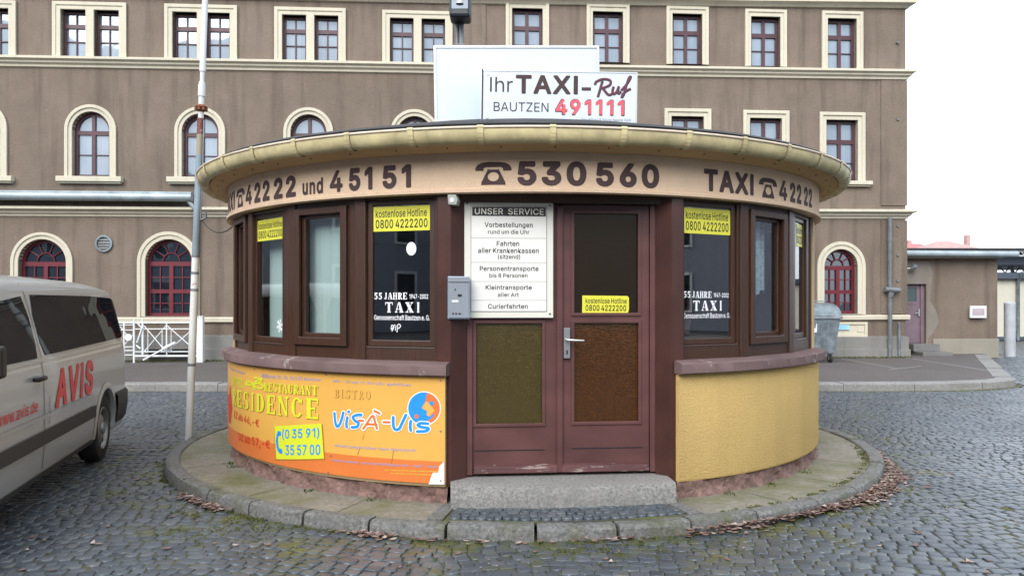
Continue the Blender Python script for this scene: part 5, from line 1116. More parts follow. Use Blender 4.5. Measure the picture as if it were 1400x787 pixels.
def hotline(w, fm, x0, x1, z0, z1, y=.030, crop=1.0):
    s = MB(); s.M = fm; s.box(x0, x1, y - .0015, y, z0, z1); s.mi = 1
    fb = lambda a, b: (a, y - .0025, b); W, H = (x1 - x0), z1 - z0
    put_text(s, 'kostenlose Hotline', fb, x0 + .04 * W, x0 + .95 * W, z0 + .56 * H, z0 + .88 * H, bold=.022)
    put_text(s, '0800 4222200', fb, x0 + .04 * W, x0 + .96 * W, z0 + .12 * H, z0 + .48 * H, bold=.03)
    s.build('hotline_sticker', [M['sticker'], M['ink']], w)
def jubilee(w, fm, x0, x1, zc, sc):
    s = MB(); s.M = fm; fb = lambda a, b: (a, .0335, b); W = x1 - x0
    put_serif(s, '55', fb, x0, x0 + .15 * W, zc + .062 * sc, zc + .115 * sc); s.build('window_lettering', M['whitefilm'], w); s = MB(); s.M = fm
    put_serif(s, 'JAHRE', fb, x0 + .18 * W, x0 + .60 * W, zc + .062 * sc, zc + .115 * sc)
    put_text(s, '1947-2002', fb, x0 + .64 * W, x0 + .97 * W, zc + .066 * sc, zc + .103 * sc, bold=.03); s.build('window_lettering', M['whitefilm'], w); s = MB(); s.M = fm
    put_serif(s, 'TAXI', fb, x0 + .2 * W, x0 + .84 * W, zc - .04 * sc, zc + .04 * sc, gap=.3); s.build('window_lettering', M['whitefilm'], w); s = MB(); s.M = fm
    put_text(s, 'Genossenschaft Bautzen e. G.', fb, x0, x0 + W, zc - .10 * sc, zc - .058 * sc, bold=.02)
    s.build('window_lettering', M['whitefilm'], w)
def zpx(y, px, fm, gx0):
    dep = KY + (fm @ Vector((gx0, 0, 0))).y; return EYE + (HZ - y) / F * dep
# left side
w, fm, a, b, c, d = kwin(LEFT[0], 508, 586, 279, 465, False)
hotline(w, fm, a + .002, b - .002, d - .205, d - .012); jubilee(w, fm, a + .005, b - .005, c + .255, 1.0)
s = MB(); s.M = fm; s.plate([ring_pts(a + (b - a) * .67, d - .345, .042, .052, 24)], .033); s.build('round_sticker', M['whitefilm'], w)
s = MB(); s.M = fm; fb = lambda u, v: (u, .0335, v)
for P in ([(.1, .1), (.3, .6), (.1, .8), (.05, .3), (.4, .9)], [(.45, .2), (.5, .8)], [(.6, 0), (.7, .9), (.95, .7), (.7, .4)]): put_stroke(s, P, .09, 1.3, fb, a + .15, a + .24, c + .06, c + .13)
s.build('scrawl', M['whitefilm'], w)
w, fm, a, b, c, d = kwin(LEFT[1], 415, 464, 298, 455, True); BL2 = (fm, a, b, c, d)
w, fm, a, b, c, d = kwin(LEFT[2], 348, 383, 297, 460, False); BL3 = (fm, a, b, c, d)
hotline(w, fm, a + .002, b + .0, d - .20, d - .012)
s = MB(); s.M = fm; fb = lambda u, v: (u, .0335, v)
cx_, cz_ = b - .075, c + .10
for k in range(6):
    t = R(60 * k + 10); put_stroke(s, [(cx_, cz_), (cx_ + .05 * math.cos(t), cz_ + .058 * math.sin(t))], .016, 1, fb, 0, 1, 0, 1, sm=False)
    for q_ in (.028, .042): put_stroke(s, [(cx_ + q_ * math.cos(t), cz_ + q_ * math.sin(t)), (cx_ + q_ * math.cos(t) + .02 * math.cos(t + .9), cz_ + q_ * math.sin(t) + .02 * math.sin(t + .9))], .008, 1, fb, 0, 1, 0, 1, sm=False)
s.build('snowflake', M['whitefilm'], w)
w, fm, a, b, c, d = kwin(LEFT[3], 325, 336, 310, 452, True)
# right side
w, fm, a, b, c, d = kwin(RIGHT[0], 938, 1002, 283, 462, False); BR1 = (fm, a, b, c, d)
hotline(w, fm, a + .002, b - .002, d - .215, d - .012); jubilee(w, fm, a + .003, b + .0, c + .26, 1.0)
w, fm, a, b, c, d = kwin(RIGHT[1], 1032, 1066, 303, 453, True); BR2 = (fm, a, b, c, d)
w, fm, a, b, c, d = kwin(RIGHT[2], 1089, 1101, 304, 455, False)
s = MB(); s.M = fm; s.box(a, a + .12, .0335, .034, d - .36, d - .01); s.build('white_strip', M['whitefilm'], w); hotline(w, fm, a + .121, b, d - .22, d - .012)
# posts at the polygon corners
for aa in [x + HALF for x in LEFT[1:]] + [BL, BR] + [x - HALF for x in RIGHT[1:]]:
    rr = APO / math.cos(R(HALF)); q = MB(); q.M = frame_at(aa, rr); q.box(-.052, .052, -.010, .10, ZW0 - .02, ZW1 + .02); q.build('window_post', M['brown'], K, bevel=.008)
for aa, s in ((DL, -1), (DR, 1)):
    rr = APO / math.cos(R(HALF)); q = MB(); q.M = frame_at(aa, rr); q.box(min(0, s * .11), max(0, s * .11), -.012, .16, ZW0 - .02, ZW1 + .02); q.build('window_post', M['brown'], K, bevel=.008)

# entrance: double door in a recess
DAP = 2.86; dfm = frame_at(DC, DAP)
def dx(px, back=0.0):
    t = R(DC); ap = DAP - back; k = (px - 700) / F; ox, oy = KX + ap * math.sin(t), KY - ap * math.cos(t)
    return (k * oy - ox) / (math.cos(t) - k * math.sin(t))
def dz(y, px=765): return EYE + (HZ - y) / F * (KY - DAP * math.cos(R(DC)) + dx(px) * math.sin(R(DC)))
ZD0, ZD1 = .262, 2.42
# reveals from the wall face back to the door, lintel, threshold
jl, jr = dx(638), dx(895)
def outer(a, r): v = dfm.inverted() @ Vector((r * math.sin(R(a)), -r * math.cos(R(a)), 0)); return v.x, v.y
for (a, xe, s) in ((DL, jl, -1), (DR, jr, 1)):
    x1, y1 = outer(a - s * 0, 3.10); q = MB(); q.M = dfm
    q.add([(x1, y1 - .01, .20), (x1 + s * .10, y1 + .02, .20), (xe + s * .10, .06, .20), (xe, .06, .20), (xe, -.03, .20)] + [(x1, y1 - .01, 2.43), (x1 + s * .10, y1 + .02, 2.43), (xe + s * .10, .06, 2.43), (xe, .06, 2.43), (xe, -.03, 2.43)],
          [(0, 1, 6, 5), (1, 2, 7, 6), (2, 3, 8, 7), (3, 4, 9, 8), (4, 0, 5, 9), (0, 4, 3, 2, 1), (5, 6, 7, 8, 9)])
    q.build('door_jamb', M['jamb'], K, bevel=.004)
q = MB(); q.M = dfm; q.box(jl - .05, jr + .05, -.06, .08, dz(279), 2.43); q.build('door_head', M['brown'], K)
for px0, px1 in ((638, 646), (888, 896)):
    q = MB(); q.M = dfm; q.box(dx(px0), dx(px1), -.02, .05, ZD0, dz(279)); q.build('door_frame', M['dooru'], K, bevel=.004)
def leaf(px0, px1, panes, groove, weather):
    x0, x1 = dx(px0), dx(px1); L = MB(); L.M = dfm; hs = [rect(dx(p[0]), dx(p[1]), dz(p[3]), dz(p[2])) for p in panes]
    L.plate([rect(x0 + .003, x1 - .003, ZD0, dz(279) - .004)] + hs, 0, .045, back=True)
    for h in hs:                              # glazing beads
        (a, b), (c, d) = h[0], h[2]
        L.plate([rect(a - .022, c + .022, b - .022, d + .022), rect(a + .003, c - .003, b + .003, d - .003)], -.011, .01)
    o = L.build('door', M['dooru'], K, bevel=.003)
    for h, p in zip(hs, panes):
        (a, b), (c, d) = h[0], h[2]; g_ = MB(); g_.M = dfm; g_.quad((a, .02, b), (c, .02, b), (c, .02, d), (a, .02, d)); g_.build('pane', p[4], o)
    for gx0, gx1, gy in groove:
        g_ = MB(); g_.M = dfm; g_.box(dx(gx0), dx(gx1), -.0025, .002, dz(gy) - .004, dz(gy) + .004); g_.build('panel_groove', M['dark'], o)
    g_ = MB(); g_.M = dfm; z0, z1 = ZD0 + .012, dz(633)
    g_.add([(x0 + .01, -.035, z0), (x1 - .01, -.035, z0), (x1 - .01, -.03, z0 + .05), (x0 + .01, -.03, z0 + .05), (x1 - .01, -.001, z1), (x0 + .01, -.001, z1), (x0 + .01, -.001, z0), (x1 - .01, -.001, z0)], [(0, 1, 2, 3), (3, 2, 4, 5), (0, 3, 5, 6), (1, 7, 4, 2), (0, 6, 7, 1)])
    g_.build('weather_board', M['doorweather'], o, bevel=.004)
    return o
d1 = leaf(646, 763, [(650.5, 741.5, 441, 578, M['oglass'])], [(648, 744, 614)], True)
d2 = leaf(766, 888, [(784.5, 872.5, 291, 428, M['dglass']), (784.5, 873, 441, 577, M['aglass'])], [(782, 878, 613)], True)
q = MB(); q.M = dfm; q.box(dx(761), dx(769), -.026, -.001, ZD0 + .01, dz(282)); q.build('meeting_strip', M['dooru'], d1, bevel=.006)
q = MB(); q.M = dfm; q.box(dx(770), dx(778.5), -.034, -.002, dz(489), dz(448)); q.mi = 1; q.box(dx(773.3), dx(775.4), -.036, -.0342, dz(484), dz(478)); q.build('lock_plate', [M['steel'], M['dark']], d2, bevel=.003)
q = MB(); q.M = dfm; q.tube([(dx(773.5), -.02, dz(464)), (dx(773.5), -.075, dz(464)), (dx(776), -.085, dz(464)), (dx(796), -.08, dz(465))], .0095, 10); q.build('handle', M['steel'], d2, smooth=50)
# yellow sticker inside the right leaf, a little crooked and scuffed
s = MB(); s.M = dfm @ Matrix.Translation((dx(828.5), .013, dz(416))) @ Matrix.Rotation(R(.6), 4, 'Y'); hw = (dx(860) - dx(796)) / 2; hh = (dz(404) - dz(428)) / 2
s.plate([[(-hw, -hh), (hw * .96, -hh), (hw, -hh * .5), (hw, hh * .8), (hw * .93, hh), (-hw, hh)]], 0, .0015); s.mi = 1
fb = lambda a, b: (a, -.001, b)
put_text(s, 'kostenlose Hotline', fb, -hw * .86, hw * .9, hh * .1, hh * .72, bold=.022); put_text(s, '0800 4222200', fb, -hw * .86, hw * .88, -hh * .75, -hh * .05, bold=.03)
s.build('hotline_sticker', [M['sticker'], M['ink']], d2)

# painted fascia lettering follows the curve
fc = cyl(3.1585)
def band(txt, p0, p1, z0, z1, bold=.05, **k):
    q = MB(); put_text(q, txt, fc, phi(p0, 3.157), phi(p1, 3.157), z0, z1, bold=bold, **k); q.build('fascia_lettering', M['brownink'], K)
def phone(p0, p1, z0, z1):
    q = MB(); a, b = phi(p0, 3.157), phi(p1, 3.157); put_poly(q, PHONE[0], fc, a, b, z0, z1); put_poly(q, PHONE[1], cyl(3.1587), a, b, z0, z1, holes=[PHONE[2]])
    q.build('painted_telephone', M['brownink'], K)
B0, B1 = 2.462, 2.640
phone(649.5, 699.5, B0 + .004, B1 - .004); band('530', 707, 802, B0 - .004, B1 + .003, .085); band('560', 814.5, 901, B0 - .004, B1 + .003, .085)
band('4', 451, 469, B0, B1 - .004, .0625); band('51', 477, 509.5, B0 - .002, B1, .085); band('51', 523, 562, B0 - .002, B1, .085); band('und', 413.5, 441.5, B0, B1 - .048, .07)
band('4', 336, 344.5, B0, B1 - .004, .0625); band('22', 348, 369, B0 - .002, B1 - .002, .085); band('22', 374.5, 404.5, B0 - .002, B1, .085); phone(323.5, 334.5, B0, B1 - .01); band('TAXI', 310.8, 321, B0, B1 - .004, .085)
band('TAXI', 962.5, 1030.5, B0 + .002, B1, .085); phone(1037.5, 1062, B0, B1 - .012); band('4', 1065, 1076, B0, B1 - .005, .0625); band('22', 1080, 1095.5, B0, B1 - .005, .085); band('22', 1099, 1110, B0, B1 - .005, .085)
# ------------------------------------------------------------------ platform round the kiosk, kerb, step
q = MB(); q.lathe([(2.9, .078), (3.2, .078), (3.605, .070)], 0, 360, 120); tag(q.build('kiosk_platform', M['concrete'], loc=(KX, KY, 0), smooth=30), kind='structure')
q = MB(); cr = [-61, -38, -23, 33, 48, 64]
for a in cr: q.lathe([(3.16, .0795), (3.56, .0735)], a, a + .12, 1)
tag(q.build('platform_joints', M['joint'], loc=(KX, KY, 0)), kind='structure')
q = MB(); a = -180
while a < 180:
    st = random.uniform(8.2, 10.2)
    if a + st > 176: st = 180 - a
    dzz = random.uniform(-.006, .008); dr = random.uniform(-.008, .008); o = MB()
    pr = [(3.60, -.03), (3.60, .080 + dzz), (3.612, .088 + dzz), (3.70 + dr, .090 + dzz), (3.722 + dr, .080 + dzz), (3.733 + dr, .06), (3.738 + dr, -.03)]
    o.lathe(pr, a + .16, a + st - .16, 6, closed=True)
    o.v = [(x + random.uniform(-.002, .002), y_ + random.uniform(-.003, .003), z + random.uniform(-.0025, .0025)) for x, y_, z in o.v]
    q.add(o.v, o.f); a += st
tag(q.build('kerb', M['kerbst'], loc=(KX, KY, 0), smooth=28), kind='structure')
# patch of small setts before the step, edged by two kerb blocks
PL, PR = -9.5, 18.6; rows = []
r = 3.255
q = MB(); q.lathe([(3.2, .0805), (3.605, .0805)], PL, PR, 20); tag(q.build('sett_bed', M['joint'], loc=(KX, KY, 0)), kind='structure')
while r < 3.565:
    a = PL + .4
    while a < PR - .8:
        w_ = random.uniform(.05, .085); am = a + math.degrees(w_ / 2 / r)
        rows.append((KX + r * math.sin(R(am)), KY - r * math.cos(R(am)), w_ * .94, .062, R(am) + random.gauss(0, .06), .098 + random.gauss(0, .002))); a += math.degrees(w_ / r)
    r += .066
setts('small_setts', rows, M['cobble'])
q = MB()
for a in (PL - 1.9, PR): q.lathe([(3.20, .02), (3.20, .094), (3.595, .092), (3.595, .02)], a, a + 1.8, 3, closed=True)
tag(q.build('edging_kerb', M['kerbst'], loc=(KX, KY, 0)), kind='structure')
q = MB(); n = 16; top, fr = [], []
RS = 4.6; e0, e1 = dx(616.5, -.40), dx(927, -.37)
for i in range(n + 1):
    x = e0 + (e1 - e0) * i / n; xm = (x - (e0 + e1) / 2); yf = -.40 + xm * xm / (2 * RS) * 1.0
    top.append((x, yf))
V = []; ZS = .247
for x, yf in top:
    wob = random.uniform(-.004, .004)
    V += [(x, .06, .03), (x, .06, ZS), (x, yf + .03, ZS - .004 + wob * .4), (x, yf + .008, ZS - .012), (x, yf + wob, ZS - .035), (x, yf - .004 + wob, .13), (x, yf - .006, .03)]
k = 7
q.add(V, [(i * k + j, (i + 1) * k + j, (i + 1) * k + j + 1, i * k + j + 1) for i in range(n) for j in range(k - 1)] + [tuple(range(k)), tuple(n * k + j for j in range(k - 1, -1, -1))])
q.v = [tuple(dfm @ Vector(p)) for p in q.v]
stp = q.build('granite_step', stone('speckled_granite', (.33, .315, .29, 1), (.13, .127, .12, 1), scale=45, rough=.8, bump=.8, blot=3.2), smooth=35, loc=(KX, KY, 0)); tag(stp, 'worn granite doorstep below the maroon double door', 'step')

# ------------------------------------------------------------------ things fixed to the kiosk
# service board
SB = empty('service_board', tuple(Matrix.Translation((KX, KY, 0)) @ dfm @ Vector((dx(694.8), -.045, dz(434)))), R(DC), label='cream board listing taxi services beside the door, headed UNSER SERVICE', cat='sign')
bw = dx(755.6) - dx(634); bh = dz(276) - dz(434)
q = MB(); q.box(-bw / 2, bw / 2, 0, .02, 0, bh)
q.build('panel', M['board'], SB, bevel=.003)
cx = lambda x: ((x - 133) / 479 - .5) * bw
cz_ = lambda y: (685 - y) / 623 * bh
q = MB(); q.box(cx(170), cx(577), -.0035, -.0005, cz_(652), cz_(93)); q.build('inner_panel', M['boardpanel'], SB)
q = MB()
q.plate([rect(cx(170), cx(577), cz_(652), cz_(93)), rect(cx(173), cx(574), cz_(649), cz_(96))], -.0042)
for y in (262, 391, 492, 592): q.quad((cx(172), -.0041, cz_(y + 1)), (cx(576), -.0041, cz_(y + 1)), (cx(576), -.0041, cz_(y - 1)), (cx(172), -.0041, cz_(y - 1)))
q.build('ruled_lines', simple('grey_line', (.20, .20, .19, 1), .5), SB)
q = MB(); q.box(cx(178), cx(571), -.0065, -.0045, cz_(144), cz_(98)); q.mi = 1; fb = lambda a, b: (a, -.0075, b)
put_text(q, 'UNSER', fb, cx(192), cx(342), cz_(137), cz_(104), bold=.022); put_text(q, 'SERVICE', fb, cx(369), cx(560), cz_(137), cz_(104), bold=.022)
q.build('header', [M['ink'], M['board']], SB)
q = MB(); fb = lambda a, b: (a, -.005, b)
for t, x0, x1, y0, y1, b in (('Vorbestellungen', 244, 501, 211, 178, .025), ('rund um die Uhr', 262, 483, 240, 217, .015), ('Fahrten', 308, 428, 304, 278, .025), ('aller Krankenkassen', 209, 533, 341, 314, .025), ('(sitzend)', 315, 433, 376, 348, .02),
                             ('Personentransporte', 218, 532, 442, 411, .025), ('bis 8 Personen', 269, 473, 471, 449, .02), ('Kleintransporte', 249, 496, 542, 510, .025), ('aller Art', 314, 426, 573, 551, .02), ('Curierfahrten', 262, 474, 637, 610, .025)):
    q = MB(); put_text(q, t, fb, cx(x0), cx(x1), cz_(y0), cz_(y1), bold=b); q.build('lettering', M['ink'], SB)
for x, y in ((152, 78), (594, 86), (594, 664)):
    q = MB(); q.M = Matrix.Translation((cx(x), 0, cz_(y))); q.plate([ring_pts(0, 0, .007, .007, 10)], -.004, .001); q.build('screw', M['dark'], SB)
# letter box
xm, dep = dx(629, -.14), -.20
LB = empty('letter_box', tuple(Matrix.Translation((KX, KY, 0)) @ dfm @ Vector((dx(634), -.05, dz(435)))), R(DC), label='grey-blue steel letter box hung beside the service board', cat='letter box')
lw, lh, ld = .165, (dz(377) - dz(435)) * .97, .11
q = MB(); q.box(-lw + .04, .04, -ld, 0, 0, lh); q.build('box', M['letterbox'], LB, bevel=.005)
q = MB(); q.box(-lw + .048, .034, -ld - .006, -ld - .001, .008, lh - .05); q.build('front_door', M['boxfront'], LB, bevel=.003)
q = MB(); q.box(-lw + .044, .038, -ld - .014, -ld - .001, lh - .045, lh - .004); q.build('flap', M['boxfront'], LB, bevel=.004)
q = MB(); q.box(-.095, -.045, -ld - .0085, -ld - .0065, .125, .143); q.build('name_plate', M['white'], LB)
q = MB()
for x in (-.085, -.062): q.box(x - .006, x + .006, -ld - .0085, -ld - .0065, .035, .047)
q.box(-.045, -.025, -ld - .0085, -ld - .0065, .035, .045); q.box(-.073, -.065, -ld - .0085, -ld - .0065, .215, .228); q.box(-.05, -.02, -ld - .0085, -ld - .0065, .168, .186); q.build('slots', M['dark'], LB)
# little lamp under the fascia
WL = empty('sensor_lamp', tuple(Matrix.Translation((KX, KY, 0)) @ Vector((3.10 * math.sin(R(DL + .5)), -3.10 * math.cos(R(DL + .5)), 2.36))), R(DL), label='small grey lamp box under the fascia beside the service board', cat='lamp')
q = MB(); q.plate([[(-.03, -.035), (.035, -.04), (.045, .0), (.03, .038), (-.035, .04)]], -.065, .02, back=True); q.build('housing', simple('grey_green_plastic', (.32, .34, .30, 1), .5), WL, bevel=.006)
q = MB(); q.plate([ring_pts(.002, -.002, .02, .02, 12)], -.07, -.066); q.build('lens', M['alu'], WL)

# big orange banner bent round the wall
BN_R = RW + .012
BA0, BA1 = phi(311.5, BN_R), phi(608, BN_R); BZ0, BZ1 = .232, 1.036
q = MB()
q.lathe([(BN_R, BZ0), (BN_R, BZ0 + .21 * (BZ1 - BZ0))], BA0, BA1, 50); n1 = len(q.f)
q.mi = 1; q.lathe([(BN_R, BZ0 + .21 * (BZ1 - BZ0)), (BN_R, BZ1)], BA0, BA1, 50)
q.mi = 0
BN = empty('restaurant_banner', (KX, KY, BZ0), label='orange hotel and bistro advertising banner bent round the low kiosk wall', cat='banner')
q.v = [(x, y_, z - BZ0) for x, y_, z in q.v]; q.build('sheet', [M['ban_o'], M['ban_y']], BN, smooth=40)
BH = BZ1 - BZ0
def bpt(x, y):                              # crop pixels of the banner -> (angle, height)
    t = np.interp(x, [40, 575, 1210], [45, 100, 113]); b_ = np.interp(x, [40, 160, 300, 440, 585, 900, 1210], [488, 545, 583, 612, 637, 672, 697])
    return phi(300 + x / 3.937, BN_R), (b_ - y) / (b_ - t) * BH
def bbox(x0, x1, y0, y1, txt, k=2, bold=.03, mode='text', mb=None, gap=.14, **kw):
    """writing between crop columns x0..x1; y0/y1 = (bottom, top) rows at the left and right ends"""
    a0, a1 = phi(300 + x0 / 3.937, BN_R), phi(300 + x1 / 3.937, BN_R)
    vb0, vt0, vb1, vt1 = bpt(x0, y0[0])[1], bpt(x0, y0[1])[1], bpt(x1, y1[0])[1], bpt(x1, y1[1])[1]
    def fn(u, v):
        a = a0 + (a1 - a0) * u; zb = vb0 + (vb1 - vb0) * u; zt = vt0 + (vt1 - vt0) * u; z = zb + (zt - zb) * v; r = BN_R + .0012 * k
        return (r * math.sin(R(a)), -r * math.cos(R(a)), z)
    if mode == 'text': put_text(mb, txt, fn, 0, 1, 0, 1, bold=bold, **kw)
    elif mode == 'serif': put_serif(mb, txt, fn, 0, 1, 0, 1, gap=gap)
    return fn
def bl(name, mat, items, **kk):
    for it in items:
        q = MB(); bbox(*it[:5], mb=q, **(it[5] if len(it) > 5 else {})); q.build(name, mat, BN)
# shadow copies printed under the yellow words, then the words
bl('printed_shadow', M['ban_shadow'], [(75, 540, (282, 195), (352, 243), 'RESIDENCE', dict(mode='serif', k=1, gap=.2)), (244, 534, (197, 150), (225, 173), 'RESTAURANT', dict(mode='serif', k=1)),
                                       (620, 816, (233, 187), (241, 191), 'BISTRO', dict(mode='serif', k=1, gap=.2))])
bl('lettering', M['ban_lime'], [(72, 536, (278, 191), (347, 238), 'RESIDENCE', dict(mode='serif', gap=.2)), (242, 530, (193, 147), (220, 170), 'RESTAURANT', dict(mode='serif')), (72, 132, (172, 122), (183, 138), 'HOTEL', dict(mode='serif'))])
bl('lettering', M['ban_y'], [(617, 812, (231, 186), (239, 190), 'BISTRO', dict(mode='serif', k=2, gap=.26))])
q = MB(); fn = bbox(140, 235, (190, 120), (188, 122), '', mode='x')
for P in ([(0, .35), (.2, .65), (.55, .5), (.75, .8), (.95, .9), (.8, .6), (.5, .5), (.25, .35), (.05, .6)], [(.45, .55), (.7, .2), (.95, .15), (.98, .4), (.75, .55), (.5, .3), (.6, .02)], [(.55, .95), (.75, .97), (.85, .8)]):
    put_stroke(q, P, .13, 1.35, lambda u, v: fn(u, v), 0, 1, 0, 1)
q.v = [(x * (1 + .0001 * (i // 4 % 9)), y_ * (1 + .0001 * (i // 4 % 9)), z) for i, (x, y_, z) in enumerate(q.v)]
q.build('flourish', M['ban_lime'], BN)
bl('lettering', M['ban_red'], [(80, 214, (352, 308), (395, 347), 'EZ ab 46,-€', dict(bold=.03)), (104, 272, (468, 420), (512, 456), 'DZ ab 57,-€', dict(bold=.03))])
bl('lettering', M['ban_violet'], [(228, 548, (126, 98), (148, 128), 'Wilthener Str. 32, 02625 Bautzen', dict(bold=.03)), (614, 1030, (153, 135), (168, 150), 'Mo - Fr ab 11.30 Uhr geöffnet', dict(bold=.03)),
                                  (620, 1056, (494, 476), (522, 502), 'direkt gegenüber dem Bahnhof!', dict(bold=.025)), (605, 1172, (572, 555), (610, 592), 'Weitere Catering- und Veranstaltungsservice - Heim - Haus', dict(bold=.03)), (62, 140, (98, 80), (112, 96), 'Bei uns tagen', dict(bold=.03))])
bl('small_print', M['sticker'], [(893, 1180, (620, 611), (632, 622), 'Der Treffpunkt für Ihre Gastronomie und Feiern', dict(bold=.02)), (920, 1140, (637, 629), (648, 639), 'wir betreuen Ihre Veranstaltung', dict(bold=.02))])
# brush-lettered VIS-A-VIS with white outline
def vis(name, mat, w, k, letters):
    fn = bbox(612, 1150, (394, 300), (412, 318), '', mode='x', k=k); asp = 6.0
    for L in letters:
        q = MB()
        for P in L:
            put_stroke(q, P, w, asp, fn, 0, 1, 0, 1)
            for e in (P[0], P[-1]):
                pts = [fn(e[0] + w / 2 * math.cos(t) / asp, e[1] + w / 2 * math.sin(t)) for t in [2 * math.pi * j / 12 for j in range(12)]]; q.add(pts, [tuple(range(12))])
        for j in range(0, len(q.v)):
            f_ = 1 + .00002 * ((j // 4) % 11); x, y_, z = q.v[j]; q.v[j] = (x * f_, y_ * f_, z)
        q.build(name, mat, BN)
Vp = [[(.02, .86), (.03, .35), (.05, .12), (.08, .25), (.105, .6), (.12, .92)]]
ip = [[(.165, .66), (.155, .3), (.16, .12)], [(.178, .98), (.183, 1.0)]]
Sp = [[(.315, .85), (.26, .82), (.225, .68), (.25, .5), (.285, .4), (.27, .18), (.215, .12)]]
Ap = [[(.335, .08), (.37, .35), (.41, .7), (.44, .82), (.455, .5), (.475, .12)], [(.365, .34), (.47, .34)], [(.45, 1.12), (.50, .98)]]
Hp = [[(.285, .52), (.335, .52)], [(.54, .50), (.60, .50)]]
V2 = [[(.635, .8), (.635, .4), (.65, .12), (.69, .15), (.72, .5), (.755, .95)]]
i2 = [[(.80, .6), (.795, .3), (.80, .08)]]
S2 = [[(.955, .48), (.89, .5), (.865, .38), (.90, .28), (.96, .22), (.94, .06), (.86, .02)]]
blue_ = [Vp, ip, Sp, V2, i2, S2]; org_ = [Ap] + [[h] for h in Hp]
# the round face badge behind the last word
q = MB(); fn = bbox(1017, 1186, (372, 196), (372, 196), '', mode='x', k=.6); q.add([fn(.5 + .53 * math.cos(t), .5 + .53 * math.sin(t)) for t in [2 * math.pi * i / 32 for i in range(32)]], [tuple(range(32))]); q.build('badge_rim', M['whitefilm'], BN)
q = MB(); fn = bbox(1017, 1186, (372, 196), (372, 196), '', mode='x', k=1.0); q.mi = 0; q.add([fn(.5 + .5 * math.cos(t), .5 + .5 * math.sin(t)) for t in [2 * math.pi * i / 32 for i in range(32)]], [tuple(range(32))])
q.mi = 1; fn = bbox(1017, 1186, (372, 196), (372, 196), '', mode='x', k=1.5)
hf = [(.5 + .5 * math.cos(R(t)), .5 + .5 * math.sin(R(t))) for t in range(80, 300, 10)] + [(.62, .12), (.72, .22), (.58, .30), (.60, .42), (.42, .52), (.54, .70), (.60, .98)]
put_poly(q, hf, fn, 0, 1, 0, 1); q.add([fn(.74 + .07 * math.cos(t), .66 + .07 * math.sin(t)) for t in [2 * math.pi * i / 14 for i in range(14)]], [tuple(range(14))])
put_stroke(q, [(.56, .16), (.68, .2), (.80, .32)], .06, 1, fn, 0, 1, 0, 1)
q.mi = 0; fn = bbox(1017, 1186, (372, 196), (372, 196), '', mode='x', k=2.0); q.add([fn(.27 + .07 * math.cos(t), .26 + .07 * math.sin(t)) for t in [2 * math.pi * i / 14 for i in range(14)]], [tuple(range(14))])
q.build('face_badge', [M['ban_orange2'], M['ban_blue']], BN)
vis('word_outline', M['whitefilm'], .27, 2.6, blue_ + org_); vis('word', M['ban_blue'], .17, 3.4, blue_); vis('word', M['ban_orange2'], .14, 3.4, org_)
# lime number plate stuck on the banner
def pt4(q, k):                              # quad in crop pixels
    return [(lambda a, z: ((BN_R + k) * math.sin(R(a)), -(BN_R + k) * math.cos(R(a)), z))(*bpt(x, y)) for x, y in q]
def curved(name, mat, c4, k, n=14):
    q = MB(); (b0, b1, t1, t0) = [bpt(*p) for p in c4]; V = []
    for i in range(n + 1):
        for lo, hi in ((b0, b1), (t0, t1)): a = lo[0] + (hi[0] - lo[0]) * i / n; V.append(((BN_R + k) * math.sin(R(a)), -(BN_R + k) * math.cos(R(a)), lo[1] + (hi[1] - lo[1]) * i / n))
    q.add(V, [(2 * i, 2 * i + 2, 2 * i + 3, 2 * i + 1) for i in range(n)]); return q.build(name, mat, BN)
curved('plate_shadow', M['ban_shadow'], [(304, 563), (569, 561), (557, 372), (296, 383)], .002)
curved('number_plate', M['ban_lime'], [(308, 557), (563, 555), (551, 369), (297, 380)], .003)
q = MB(); bbox(340, 540, (455, 395), (450, 388), '(0 35 91)', mb=q, k=3.6, bold=.03); q.build('number_lettering', M['ban_blue'], BN); q = MB(); bbox(356, 545, (535, 480), (535, 478), '35 57 00', mb=q, k=3.6, bold=.03); q.build('number_lettering', M['ban_blue'], BN); q = MB()
fn = bbox(305, 342, (542, 405), (542, 405), '', mode='x', k=3.6)
put_stroke(q, [(.5, .98), (.25, .8), (.2, .55), (.35, .3), (.8, .12)], .09, .28, fn, 0, 1, 0, 1)
q.add([fn(*p) for p in [(.4, 1), (.75, .97), (.8, .82), (.45, .8)]], [(0, 1, 2, 3)]); q.add([fn(*p) for p in [(.55, .34), (.95, .28), (1, .12), (.6, .13)]], [(0, 1, 2, 3)])
q.build('telephone_receiver', M['ban_blue'], BN)
q = MB(); q.add(pt4([(1128, 694), (1210, 697), (1209, 572), (1185, 598), (1178, 632), (1150, 632), (1138, 660)], .0025), [tuple(range(7))]); q.build('torn_corner', M['whitefilm'], BN)
for x, y in ((575, 112), (1190, 132), (1190, 408), (1191, 677), (585, 630), (190, 78), (600, 540)):
    q = MB(); a, z = bpt(x, y); q.M = Matrix.Translation((BN_R * math.sin(R(a)), -BN_R * math.cos(R(a)), z)) @ Matrix.Rotation(R(a), 4, 'Z'); q.plate([ring_pts(0, 0, .007, .007, 10)], -.004, .002); q.build('screw', M['pipe'], BN)
for a, b in (((785, 405), (770, 450)), ((755, 500), (742, 535)), ((940, 500), (925, 580))): q = MB(); q.add(pt4([a, (a[0] + 3, a[1]), (b[0] + 2, b[1]), b], .002), [(0, 1, 2, 3)]); q.build('scratch', M['ban_shadow'], BN)
# dancing figure at the far left edge of the banner, barely seen
q = MB(); q.add(pt4([(44, 190), (60, 180), (70, 300), (60, 385), (50, 385), (48, 300)], .002), [tuple(range(6))]); q.build('printed_figure', M['ban_red'], BN)
